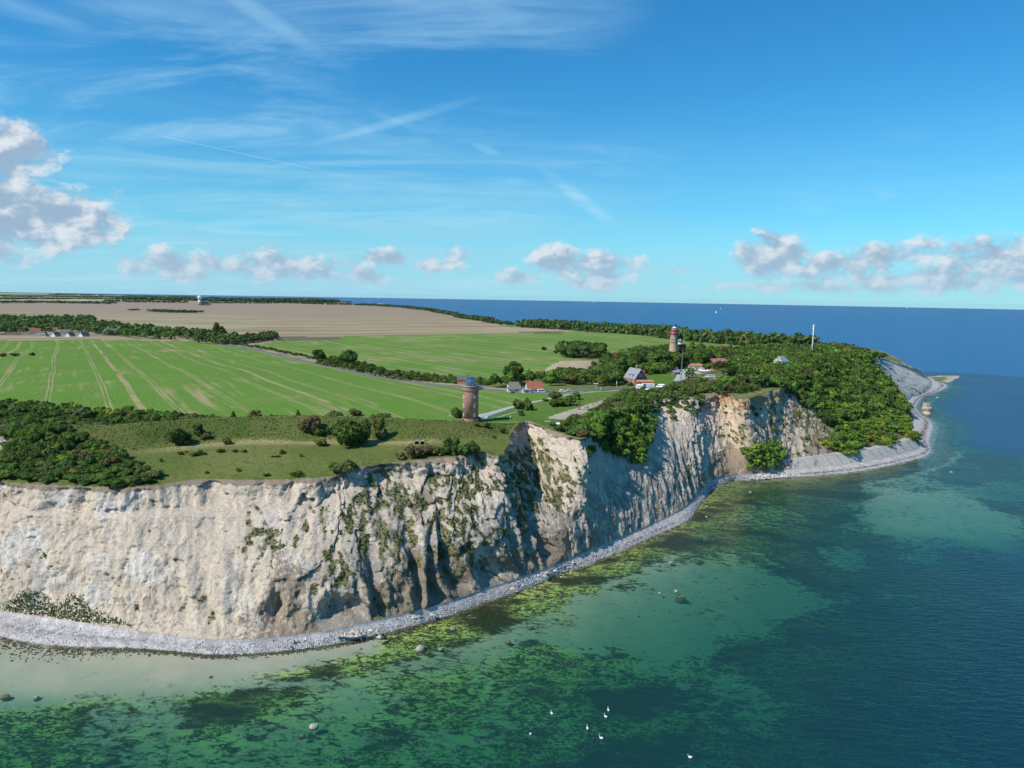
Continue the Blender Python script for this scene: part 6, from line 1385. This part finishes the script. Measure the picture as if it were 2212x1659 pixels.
# --- lawn furniture on the cliff top
sp = gp(1251, 885.5); sc_ = thing('carved_post_sculpture', sp, 'rust-red carved post with a dark open head on the trodden lawn', 'sculpture')
MB().turn([(.40, -.3), (.36, 1.5), (.42, 2.2), (.34, 2.7)], 8).build('post', M['rust'], sc_)
MB().box((-.62, 0, 3.45), (.28, .7, 1.5)).box((.62, 0, 3.45), (.28, .7, 1.5)).box((0, 0, 4.25), (1.9, .85, .3)).box((0, 0, 2.75), (1.2, .6, .25)).build('head', M['dark_wood'], sc_)
sw = gp(1307, 870); s_ = thing('timber_tripod_shelter', sw, 'pale timber frame shelter shaped like a pyramid at the end of the trodden path', 'shelter')
for k_ in range(4): a = k_ * math.pi / 2 + .5; MB().bar((2.6 * math.cos(a), 2.6 * math.sin(a), -.1), (-.15 * math.cos(a), -.15 * math.sin(a), 3.6), .12, 6).build('pole', M['wood'], s_)
MB().add([(.9, .9, 1.2), (-.9, .9, 1.2), (-.9, -.9, 1.2), (.9, -.9, 1.2), (0, 0, 3.2)], [(0, 1, 4), (1, 2, 4), (2, 3, 4), (3, 0, 4)]).build('canvas_cover', M['pale_stone'], s_); MB().box((0, 0, .45), (1.8, .5, .15)).build('seat', M['wood'], s_)
ib = gp(1208, 923.5); s_ = thing('information_shelter', ib, 'white information board with a roof at the edge of the cliff scrub', 'sign', rz=.12)
for x in (-.9, .9): MB().box((x, 0, .7), (.12, .12, 1.6)).build('post', M['wood'], s_)
MB().box((0, -.08, .95), (1.7, .08, 1.1)).build('board', M['white_paint'], s_); MB().add([(-1.5, -.7, 1.55), (1.5, -.7, 1.55), (1.5, .6, 2.1), (-1.5, .6, 2.1), (-1.5, -.7, 1.67), (1.5, -.7, 1.67), (1.5, .6, 2.22), (-1.5, .6, 2.22)], [(3, 2, 1, 0), (4, 5, 6, 7), (0, 1, 5, 4), (1, 2, 6, 5), (2, 3, 7, 6), (3, 0, 4, 7)]).build('roof', M['white_paint'], s_)
MB().box((-1.3, .3, 2.3), (.35, .35, .5)).build('lantern', M['white_paint'], s_)
ib2 = gp(1217.5, 923.5); s_ = thing('notice_board', ib2, 'small white notice on a post right of the information board', 'sign'); MB().box((0, 0, .6), (.1, .1, 1.2)).build('post', M['wood'], s_); MB().box((0, -.07, 1.1), (.7, .06, .5)).build('board', M['white_paint'], s_)
fp = gp(1183, 911); s_ = thing('stone_circle', fp, 'ring of stones round a fire pit on the lawn above the chalk alcove', 'fire pit')
for k_ in range(10): a = k_ * .63; MB().turn([(.28, 0), (.33, .15), (.2, .34)], 6, (1.2 * math.cos(a), .9 * math.sin(a))).build('stone', M['pale_stone'], s_)
gs = gp(972, 905); s_ = thing('green_signboard', gs, 'small green signboard left of the brick tower', 'sign'); MB().box((0, 0, .8), (.1, .1, 1.6)).build('post', M['wood'], s_); MB().box((0, -.07, 1.6), (1.0, .06, .7)).build('board', M['pale_green_copper'], s_)
# brick arches of an old casemate in the rampart
bp = gp(907, 960); s_ = thing('casemate_arches', bp, 'pair of small brick arches set into the rampart slope', 'arches', rz=-.05)
for k_, x in enumerate((-1.15, 1.15)):
    n_ = 9; V, F = [], []
    for y in (-.5, 1.2):
        for r_ in (.95, 1.22):
            for i in range(n_): a = math.pi * i / (n_ - 1); V.append((x + r_ * math.cos(a), y, .5 + r_ * math.sin(a)))
    for i in range(n_ - 1): F += [(i, i + 1, n_ + i + 1, n_ + i), (2 * n_ + i, 3 * n_ + i, 3 * n_ + i + 1, 2 * n_ + i + 1), (n_ + i, n_ + i + 1, 3 * n_ + i + 1, 3 * n_ + i), (i, 2 * n_ + i, 2 * n_ + i + 1, i + 1)]
    MB().add(V, F).build('arch', M['sand_brick'], s_); MB().box((x, 1.0, .6), (1.9, .1, 1.8)).build('opening', M['dark_opening'], s_)  # solid near-black panel: the shade inside the arch, put in as colour
for x in (-2.2, 0, 2.2): MB().box((x, .3, .1), (.32, 1.6, 1.0)).build('pier', M['sand_brick'], s_)
# timber stair up the rampart
a, b_ = gp(996, 914), gp(977, 937); s_ = thing('timber_stair', b_, 'narrow timber stair climbing the rampart to the brick tower', 'stair')
for k_ in range(14):
    f = (k_ + .5) / 14; q = b_ + (a - b_) * f; q[2] = float(zland(q[0], q[1])); MB().box(tuple(q - b_ + [0, 0, .10]), (1.1, .35, .16), math.atan2(a[1] - b_[1], a[0] - b_[0]) - math.pi / 2).build('step', M['wood'], s_)
# --- people out and about
PEOPLE = [(1092, 906.5, (.05, .05, .07), (.03, .03, .04), 'person in dark clothes standing in the shadow of the brick tower, left'), (1096, 906.5, (.06, .06, .07), (.03, .03, .04), 'person in dark clothes standing in the shadow of the brick tower, right'), (1102.5, 905, (.75, .74, .70), (.72, .70, .66), 'person dressed in white beyond the shadow of the brick tower'),
          (1264, 884, (.30, .12, .10), (.08, .09, .14), 'person in a brown top walking beside the carved post'), (1268, 884, (.10, .11, .16), (.05, .05, .07), 'person in dark clothes walking beside the carved post, middle'), (1270, 884, (.14, .15, .22), (.06, .06, .08), 'person in a blue-grey top walking right of the carved post'), (1281, 876, (.06, .06, .09), (.04, .04, .06), 'person in dark clothes halfway up the trodden path'), (1288.5, 872, (.50, .07, .05), (.10, .1, .14), 'person in a red top on the trodden path before the timber shelter'),
          (1290, 844, (.70, .70, .7), (.1, .1, .12), 'person in white on the road below the shelter belt, leftmost'), (1298.5, 843, (.72, .71, .7), (.6, .6, .6), 'person dressed in white on the road below the shelter belt, middle'), (1302, 843, (.08, .08, .12), (.05, .05, .06), 'person in dark clothes on the road below the shelter belt, rightmost'), (1460, 811, (.08, .1, .16), (.05, .05, .06), 'person in dark clothes on the lawn below the camper van'), (1465, 816, (.7, .7, .68), (.3, .3, .3), 'person in white beside the paved way below the lattice mast'),
          (1427, 836, (.72, .72, .7), (.1, .12, .2), 'person in white at the right end of the car park'), (1432, 836, (.6, .62, .2), (.1, .1, .12), 'person in yellow at the right end of the car park'), (1415, 845, (.20, .08, .25), (.05, .05, .08), 'person in purple between the parked cars')]
for k_, (px, py, c1, c2, lb) in enumerate(PEOPLE): person(gp(px, py), c1, c2, lb, k_ * 1.3)
# --- road, paths, paved yard
def ribbon(name, line, wid, mat, lift=.10, step=2.5):
    L = np.r_[0, np.cumsum(np.hypot(*np.diff(line[:, :2], axis=0).T))]; t_ = np.linspace(0, L[-1], max(6, int(L[-1] / step)))
    c = np.stack([np.interp(t_, L, line[:, 0]), np.interp(t_, L, line[:, 1])], 1); k = np.ones(7) / 7
    c = np.stack([np.convolve(np.pad(c[:, i], 3, 'edge'), k, 'valid') for i in range(2)], 1)
    tg = np.gradient(c, axis=0); tg /= np.linalg.norm(tg, axis=1)[:, None]; n = np.stack([-tg[:, 1], tg[:, 0]], 1); w = np.broadcast_to(wid, (len(line),)); w = np.interp(t_, L, w)
    w = w * (1 + .22 * fbm(t_ / 4.0, 0 * t_, 3, 210)) if name in ('trodden_path', 'stubble_patch') else w
    offs = np.array([-.5, -.5, -.25, 0, .25, .5, .5]); V = []
    for j, o_ in enumerate(offs):
        q = c + n * (o_ * w)[:, None] * (1.0 if 0 < j < 6 else 1.06); z = zland(q[:, 0], q[:, 1]); zc_ = zland(c[:, 0], c[:, 1]); z = np.maximum(z, zc_ - .3) if name not in ('stubble_patch', 'trodden_path') else z
        V.append(np.c_[q, z + (lift if 0 < j < 6 else -.4)])
    return link(name, mesh(name, np.stack(V, 0).reshape(-1, 3), gridfaces(len(offs), len(c))[:, ::-1].copy(), mat), kind='structure')
ribbon('country_road', RD, 6.0, M['asphalt'], .22, 4)
ribbon('gravel_path', gpl([(1026, 903), (1045, 898), (1075, 889), (1107, 879), (1150, 869), (1172, 865), (1200, 858), (1235, 851)]), np.array([5, 6, 4.5, 3.6, 3.2, 3, 3, 3]), M['gravel'], .10, 1.5)
ribbon('gravel_path', gpl([(1050, 899), (1052, 903), (1046, 906), (1043, 908)]), 1.8, M['gravel'], .12, .8)
ribbon('footpath', gpl([(1048, 907), (1070, 903), (1095, 896), (1118, 889)]), .9, M['gravel'], .08, 1.0)
ribbon('verge_path', gpl([(1235, 852), (1290, 846), (1330, 844), (1350, 842)]), 1.6, M['gravel'], .10, 2)
ribbon('trodden_path', gpl([(1199, 906), (1225, 897), (1255, 886), (1300, 868), (1322, 859)]), np.array([9, 12, 9, 4.5, 2.5]), M['bare_earth'], .06, 1.0)
ribbon('stubble_patch', gpl([(1250, 779), (1232, 792), (1213, 806)]), np.array([34, 38, 30]), M['stubble_soil'], .3, 4)
ribbon('paved_yard', gpl([(1352, 842), (1380, 845), (1405, 846), (1430, 842)]), 13, M['asphalt'], .14, 2)
ribbon('paved_way', gpl([(1463, 824), (1472, 816), (1480, 808), (1492, 803), (1506, 804), (1525, 808)]), np.array([6, 8, 12, 14, 12, 8]), M['gravel'], .14, 2)
# --- sea wall round the headland
swall = thing('sea_wall', (*P2(1834, 1002, 2.0), 2.0), 'long sloping grey stone sea wall at the foot of the wooded headland', 'sea wall'); o0 = np.array(swall.location)
ti = np.linspace(idx(31.02), idx(34.9), 22).astype(int); B_ = np.c_[TOE[ti] + OUT[ti] * .8, np.full(22, 1.9)]; T_ = np.c_[TOE[ti] - OUT[ti] * 5.2, np.full(22, 8.0)]
for k_ in range(21):
    g = .02; a0, a1, c0, c1 = [q - o0 for q in (B_[k_] * (1 - g) + B_[k_ + 1] * g, B_[k_] * g + B_[k_ + 1] * (1 - g), T_[k_] * (1 - g) + T_[k_ + 1] * g, T_[k_] * g + T_[k_ + 1] * (1 - g))]
    back = np.array([-.8, 6.0, 0]); nn_ = 5; V, F = [], []
    for u in np.linspace(0, 1, 9):
        for v in np.linspace(0, 1, nn_): q = (a0 * (1 - u) + c0 * u) * (1 - v) + (a1 * (1 - u) + c1 * u) * v; V.append(q + np.array([0, -.18, .12]) * (RNG.random() - .5) * 2)
    for i in range(8):
        for j in range(nn_ - 1): F.append((i * nn_ + j, i * nn_ + j + 1, (i + 1) * nn_ + j + 1, (i + 1) * nn_ + j))
    base = len(V); V += [c0 + back, c1 + back, a0 + back - [0, 0, 3], a1 + back - [0, 0, 3], a0 - [0, 0, 2.5], a1 - [0, 0, 2.5]]
    F += [(8 * nn_, 8 * nn_ + nn_ - 1, base + 1, base), (base + 4, base + 5, nn_ - 1, 0)]
    MB().add(V, F).build('wall_section', M['wall_stone'], swall, True)
# --- spit of grass at the far cape
ax_ = np.array([at(px, py, 0)[:2] for px, py in ((2002, 822), (2030, 817), (2056, 813), (2078, 811))]); V, F = [], []
for k_, u in enumerate(np.linspace(0, 3, 26)):
    c = np.array([np.interp(u, range(4), ax_[:, i]) for i in range(2)]); wd_ = (26 * (1 - (u / 3) ** 1.5) + 2) ; nrm = np.array([.55, -.84])
    for j, o_ in enumerate(np.linspace(-1, 1, 11)): V.append((*(c + nrm * o_ * wd_ * (1 + .25 * fbm(u * 2.0, o_ * 0, 2, 200))), 1.6 * (1 - o_ * o_) * (1 - u / 3.3) - .35 + .2 * float(fbm(u * 4, o_ * 3, 2, 201))))
m_, t2, b2 = material('spit_ground', .95, .05); pz = t2.sep(t2.n('ShaderNodeNewGeometry', out=0)); t2.link(t2.mix(t2.ss(t2.m('ADD', pz[2], t2.m('MULTIPLY', t2.noise(t2.n('ShaderNodeNewGeometry', out=0), .15, 4.0), .8)), .75, 1.1), (.42, .36, .27), (.14, .17, .065)), b2.inputs['Base Color'])
link('grass_spit', mesh('grass_spit', np.array(V), gridfaces(26, 11), m_), kind='structure')
# --- boulders
def boulder_mesh(seed, flat=.75):
    rg = np.random.default_rng(seed); nu, nw = 12, 8; U, Wd = np.meshgrid(np.linspace(0, 2 * np.pi, nu, endpoint=False), np.linspace(.15, np.pi - .15, nw)); d = np.stack([np.cos(U) * np.sin(Wd), np.sin(U) * np.sin(Wd), np.cos(Wd)], -1)
    r = np.ones(U.shape)
    for k_ in range(9): n = rg.normal(size=3); n /= np.linalg.norm(n); c = rg.uniform(.62, .9); r = np.minimum(r, c / np.maximum(d @ n, 1e-3))
    V = (d * r[..., None] * [1, .8, flat]).reshape(-1, 3); F = [(a * nu + b, (a + 1) * nu + b, (a + 1) * nu + (b + 1) % nu, a * nu + (b + 1) % nu) for a in range(nw - 1) for b in range(nu)] + [tuple(range(nu)), tuple((nw - 1) * nu + i for i in range(nu - 1, -1, -1))]
    return mesh('boulder', V, F, M['stone'], False)
BM = [boulder_mesh(k_) for k_ in range(5)]
def boulder(px, py, w, label, mat='stone', z=0.0, hgt=.5, group=None):
    p = at(px, py, z); k_ = float(np.linalg.norm(p - [0, 0, CAM_H])) / FPX; s = w * k_ * .42
    o = link('boulder', BM[int(px) % 5], label=label, category='boulder', group=group); o.location = (p[0], p[1], z + s * (hgt - .62)); o.scale = (s, s, s); o.rotation_euler = (0, 0, px * .7)
    o.material_slots[0].link = 'OBJECT'; o.material_slots[0].material = M[mat]; return o
boulder(908, 1400, 28, 'largest grey boulder standing out of the shallows below the cliffs', 'pale_stone'); boulder(952, 1402, 13, 'small dark boulder just right of the largest one in the shallows', 'stone'); boulder(978, 1358, 14, 'grey boulder between the beach and the largest boulder', 'stone'); boulder(830, 1371, 12, 'reddish boulder at the water edge under the spurs', 'rust'); boulder(776, 1401, 11, 'boulder at the right end of the sand bank', 'stone')
boulder(1099, 1385, 19, 'low weedy boulder in the clear water right of the largest boulder', 'weed_stone', hgt=.25); boulder(1472, 1289, 30, 'big weed-covered boulder in the middle of the bay', 'weed_stone', hgt=.15); boulder(1450, 1216, 15, 'pointed brown boulder off the rounded white cliff', 'stone', hgt=.7); boulder(1421, 1219, 9, 'small brown boulder left of the pointed one', 'stone'); boulder(1461, 1277, 14, 'boulder just behind the big weed-covered one', 'stone'); boulder(1425, 1281, 10, 'small boulder left of the big weed-covered one', 'stone')
boulder(679, 1568, 26, 'grey boulder with birds near the bottom left', 'pale_stone'); boulder(652, 1588, 18, 'sunken dark boulder below the grey boulder with birds', 'weed_stone', hgt=.2); boulder(10, 1505, 20, 'green weedy boulder at the left picture edge', 'weed_stone', hgt=.4); boulder(78, 1506, 14, 'brown sunken boulder near the left picture edge', 'stone', hgt=.2); boulder(273, 1398, 12, 'weedy boulder in the sandy shallows left of centre', 'weed_stone', hgt=.3); boulder(121, 1394, 8, 'brown boulder by the beach at the left', 'rust'); boulder(455, 1462, 9, 'weedy boulder on the edge of the sand bank', 'weed_stone')
boulder(1621, 1064, 9, 'pale boulder in the bay before the clump of trees', 'pale_stone'); boulder(1527, 1093, 7, 'pale boulder nearest the foot of the rounded cliff', 'pale_stone'); boulder(1526, 1116, 7, 'pale boulder second from the foot of the rounded cliff', 'pale_stone'); boulder(2054, 1020, 9, 'lone boulder far out right of the headland', 'stone'); boulder(2025, 859, 9, 'white boulder off the far cliff', 'pale_stone'); boulder(2000, 895, 22, 'domed pale boulder beside the ruin in the sea', 'pale_stone', hgt=.75)
for k_, (px, py, w) in enumerate(((1097, 1470, 12), (1160, 1433, 10), (1275, 1400, 9), (1380, 1330, 8), (1590, 1290, 9), (1700, 1250, 8), (1840, 1300, 14), (860, 1590, 16), (770, 1530, 14), (560, 1530, 12), (440, 1540, 10), (1000, 1640, 14), (1640, 1500, 12), (1750, 1400, 10))):
    boulder(px, py, w, 'dark boulder lying under the clear green water', 'weed_stone', z=-1.6, hgt=.1, group='sunken boulders')
# ruin in the sea
rp = at(2002, 884, 0); rn = thing('brick_ruin', rp, 'square brick ruin standing in the sea off the headland', 'ruin', rz=.25); MB().turn([(4.4, -1.5), (4.6, 1.5), (3.6, 2.4)], 9).build('footing', M['pale_stone'], rn); q = MB()
for s_ in (-1, 1): q.box((s_ * 2.2, 0, 4.2), (.8, 5.0, 4.0)); q.box((0, s_ * 2.2, 5.6), (3.6, .7, 1.2)); q.box((0, s_ * 2.2, 2.8), (3.6, .7, 1.2))
q.build('wall', M['sand_brick'], rn); MB().box((0, 0, 2.4), (4, 4, .3)).build('floor', M['concrete'], rn)
# shingle on the beach, rock armour, fallen chalk
def rubble(name, pts, smin, smax, cols, label):
    rg = np.random.default_rng(len(pts)); n = len(pts); base = np.array([(1, 0, 0), (-1, 0, 0), (0, 1, 0), (0, -1, 0), (0, 0, 1), (0, 0, -1)], float); F0 = np.array([(0, 2, 4), (2, 1, 4), (1, 3, 4), (3, 0, 4), (2, 0, 5), (1, 2, 5), (3, 1, 5), (0, 3, 5)])
    s = rg.uniform(smin, smax, (n, 1, 1)) * rg.uniform(.6, 1.2, (n, 1, 3)) * [1, 1, .7]; V = base[None] * (1 + rg.uniform(-.25, .25, (n, 6, 1))) * s; a = rg.uniform(0, 6.28, n); c, s2 = np.cos(a)[:, None], np.sin(a)[:, None]
    V = np.stack([V[..., 0] * c - V[..., 1] * s2, V[..., 0] * s2 + V[..., 1] * c, V[..., 2]], -1) + pts[:, None]; T = np.repeat(np.array(cols)[rg.choice(len(cols), n)] * rg.uniform(.75, 1.2, (n, 1)), 6, 0)
    m_, t2, b2 = material(name + '_stone', .85, .2); t2.link(t2.attr('tint', 0), b2.inputs['Base Color'])
    link(name, mesh(name, V.reshape(-1, 3), (F0[None] + 6 * np.arange(n)[:, None, None]).reshape(-1, 3), m_, False, dict(tint=T)), kind='stuff', label=label, category='stones')
ci = RNG.integers(idx(5.5), idx(34.8), 10000); ri = RNG.uniform(0.02, 1.12, 10000) ** .9
bx_ = TOE[ci, 0] + BDIR[ci, 0] * ri * BWID[ci]; by_ = TOE[ci, 1] + BDIR[ci, 1] * ri * BWID[ci]; bz_ = np.interp(ri, [0, .5, .86, 1.0, 1.3], [2.5, 1.35, .55, 0.0, -.45])
rubble('shingle', np.stack([bx_, by_, bz_ + .02], 1), .10, .34, [(.55, .53, .50), (.66, .64, .60), (.40, .39, .39), (.30, .28, .27)], 'pale flint shingle and cobbles along the beach')
ci = RNG.integers(idx(6), idx(17), 2600); ri = 1.0 + np.abs(RNG.normal(size=2600)) * .5; bx_ = TOE[ci, 0] + BDIR[ci, 0] * ri * np.minimum(BWID[ci], 9); by_ = TOE[ci, 1] + BDIR[ci, 1] * ri * np.minimum(BWID[ci], 9)
rubble('wet_stones', np.stack([bx_, by_, 0 * bx_ - .12], 1), .15, .42, [(.10, .09, .04), (.07, .06, .035), (.16, .14, .08)], 'dark wet stones at the water edge')
ci = RNG.integers(idx(29.7), idx(31.2), 420); ri = RNG.uniform(-.1, 1.0, 420); rubble('rock_armour', np.stack([TOE[ci, 0] + BDIR[ci, 0] * ri * BWID[ci], TOE[ci, 1] + BDIR[ci, 1] * ri * BWID[ci], 2.3 - 2.0 * np.clip(ri, 0, 1)], 1), .5, 1.15, [(.50, .46, .41), (.60, .57, .52), (.40, .36, .32)], 'heaped rock armour at the start of the sea wall')
fl = []
for px, py, sp_, n_ in ((755, 1368, 26, 90), (890, 1330, 14, 40), (1170, 1236, 14, 40), (1095, 1262, 18, 50), (1215, 1216, 12, 30), (640, 1380, 20, 40)):
    for k_ in range(n_): fl.append(at(px + RNG.normal() * sp_, py + RNG.normal() * 4, 1.8))
rubble('fallen_chalk', np.array(fl), .3, 1.0, [(.50, .44, .36), (.42, .36, .29), (.60, .55, .47)], 'fallen chalk blocks lying at the cliff foot')
# --- swans
def swan_mesh():
    me = bpy.data.meshes.new('body'); V = [(0, -.55, .22), (0, -.30, .20), (0, .05, .20), (0, .34, .22), (0, .48, .38), (0, .46, .62), (0, .50, .82), (0, .62, .86), (0, .74, .82)]
    me.from_pydata(V, [(i, i + 1) for i in range(8)], []); o = bpy.data.objects.new('tmp', me); COL.objects.link(o); o.modifiers.new('s', 'SKIN')
    for v, r in zip(me.skin_vertices[0].data, (.06, .21, .27, .19, .085, .055, .055, .07, .03)): v.radius = (r, r * .85)
    me.skin_vertices[0].data[2].use_root = True; o.modifiers.new('d', 'SUBSURF').levels = 1
    nm = bpy.data.meshes.new_from_object(o.evaluated_get(bpy.context.evaluated_depsgraph_get())); bpy.data.objects.remove(o); nm.name = 'body'; nm.materials.append(M['swan_white']); nm.polygons.foreach_set('use_smooth', [True] * len(nm.polygons)); return nm
SWAN = swan_mesh(); WING = mesh('wing', [(0, .25, .02), (.05, .2, .15), (.07, -.2, .13), (.02, -.62, .12), (0, -.3, -.08), (-.02, -.2, .05)], [(0, 1, 2, 4), (4, 2, 3), (0, 5, 1), (5, 2, 1), (5, 3, 2), (5, 4, 3), (5, 0, 4)], M['swan_white'])
BILL = mesh('bill', [(.03, 0, 0), (-.03, 0, 0), (0, 0, .045), (0, .15, -.03)], [(0, 1, 3), (1, 2, 3), (2, 0, 3), (0, 2, 1)], M['bill_orange'])
for k_, (px, py, rz, lb) in enumerate(((1191.4, 1542, .2, 'white swan alone to the left, upper one'), (1146, 1587, 2.6, 'white swan alone to the left, lower one'), (1313.8, 1535, 0, 'white swan farthest from the camera'), (1308, 1549, .5, 'white swan just below the farthest one'), (1268.5, 1574, 0, 'white swan in the middle of the group'), (1298.7, 1595.5, .9, 'white swan nearest the camera in the group'), (1491, 1637, 1.3, 'lone white swan near the bottom right'))):
    p = at(px, py, 0); s_ = thing('swan', (p[0], p[1], -.05), lb, 'swan', 'swans on the water', rz, .9); bo = link('body', SWAN, s_); w1_ = link('wing', WING, s_); w1_.location = (.2, 0, .28); w2_ = link('wing', WING, s_); w2_.location = (-.2, 0, .28); w2_.scale = (-1, 1, 1); b_ = link('bill', BILL, s_); b_.location = (0, .72, .83)
# --- boats and ships
def sailboat(px, py, h, label):
    p = at(px, py, 0); o = thing('sailing_boat', p, label, 'boat', rz=.6, s=h / 14); MB().add([(-1.6, -4.5, 1.2), (1.6, -4.5, 1.2), (1.8, 0, 1.1), (0, 6, 1.5), (-1.8, 0, 1.1), (-1.2, -4.2, -.3), (1.2, -4.2, -.3), (1.2, 0, -.3), (0, 4.8, -.3), (-1.2, 0, -.3)], [(0, 1, 2, 3, 4), (1, 0, 5, 6), (2, 1, 6, 7), (3, 2, 7, 8), (4, 3, 8, 9), (0, 4, 9, 5)]).build('hull', M['white_paint'], o)
    MB().bar((0, .8, 1), (0, .8, 14), .10).build('mast', M['silver_paint'], o); MB().add([(.05, .7, 2.2), (.5, -4.3, 2.4), (.1, .7, 13.6), (-.05, .7, 2.2), (.4, -4.3, 2.4), (0, .7, 13.6)], [(0, 1, 2), (5, 4, 3), (0, 3, 4, 1), (1, 4, 5, 2), (2, 5, 3, 0)]).build('mainsail', M['canvas'], o); MB().add([(0, 1.2, 2.0), (.4, 1.6, 11.5), (0, 5.8, 1.7), (.1, 1.25, 2.0), (.5, 1.65, 11.5), (.1, 5.8, 1.75)], [(0, 1, 2), (5, 4, 3), (0, 2, 5, 3), (2, 1, 4, 5), (1, 0, 3, 4)]).build('foresail', M['canvas'], o)
sailboat(1546.5, 676, 19, 'nearer and larger white sailing boat on the open sea'); sailboat(1557, 667.5, 16, 'farther and smaller white sailing boat on the open sea'); sailboat(687, 646.5, 22, 'tiny white sail on the sea far to the left')
for px, c, lb in ((1964, 'red_metal', 'small reddish ship on the horizon at the right'), (1285, 'white_paint', 'small white ship on the horizon right of centre'), (820, 'white_paint', 'small white ship on the horizon left of centre')):
    p = at_d(px, 600, 15000); o = thing('ship', (p[0], p[1], 0), lb, 'ship', rz=1.3); MB().add([(-60, -9, 10), (50, -9, 10), (66, 0, 13), (50, 9, 10), (-60, 9, 10), (-56, -7, -1), (46, -7, -1), (56, 0, -1), (46, 7, -1), (-56, 7, -1)], [(0, 1, 2, 3, 4), (5, 6, 1, 0), (6, 7, 2, 1), (7, 8, 3, 2), (8, 9, 4, 3), (9, 5, 0, 4)]).build('hull', M[c], o); MB().box((-42, 0, 19), (22, 15, 18)).build('superstructure', M['white_paint'], o); MB().box((-48, 0, 31), (6, 6, 7)).build('funnel', M['dark_paint'], o)
# --- radar dome on its tower
rp = gp(432, 659); rd = thing('radar_tower', rp, 'white radar ball on a grey tower far out on the plain', 'radar tower'); k_ = math.hypot(rp[0], rp[1]) / FPX; R_ = 4.6 * k_; zt = 14.5 * k_
MB().turn([(3.5 * k_, -3), (3.4 * k_, zt - R_ * .9)], 16).build('tower', M['grey_metal'], rd, True); MB().turn([(R_ * math.sin(q), zt - R_ * math.cos(q)) for q in np.linspace(.25, math.pi - .05, 14)], 24).build('radome', M['radome_white'], rd, True)
house('radar_hut', gp(446, 659), .3, 40, 22, 8, 6, M['sand_brick'], M['slate'], 'dark-roofed hut beside the radar tower', chim=0, nwin=3)
house('white_barn', gp(822, 660.5), .2, 34, 18, 8, 5, M['white_plaster'], M['slate_light'], 'white barn at the far end of the stubble field', 'barn', chim=0, nwin=3)
# --- the air between here and the far plain
hz = bpy.data.materials.new('haze_air'); hz.use_nodes = True; ht = NT(hz.node_tree)
pv = ht.t.nodes.new('ShaderNodeVolumePrincipled'); pv.inputs['Color'].default_value = (.80, .90, 1, 1); pv.inputs['Density'].default_value = 0.000007; pv.inputs['Anisotropy'].default_value = 0.2
ht.link(pv.outputs[0], ht.t.nodes.new('ShaderNodeOutputMaterial').inputs['Volume'])
ho = MB().box((0, 0, 39.0), (40400, 40400, 136)).build('haze', hz, None, kind='stuff', label='thin pale blue haze over land and sea', category='haze')
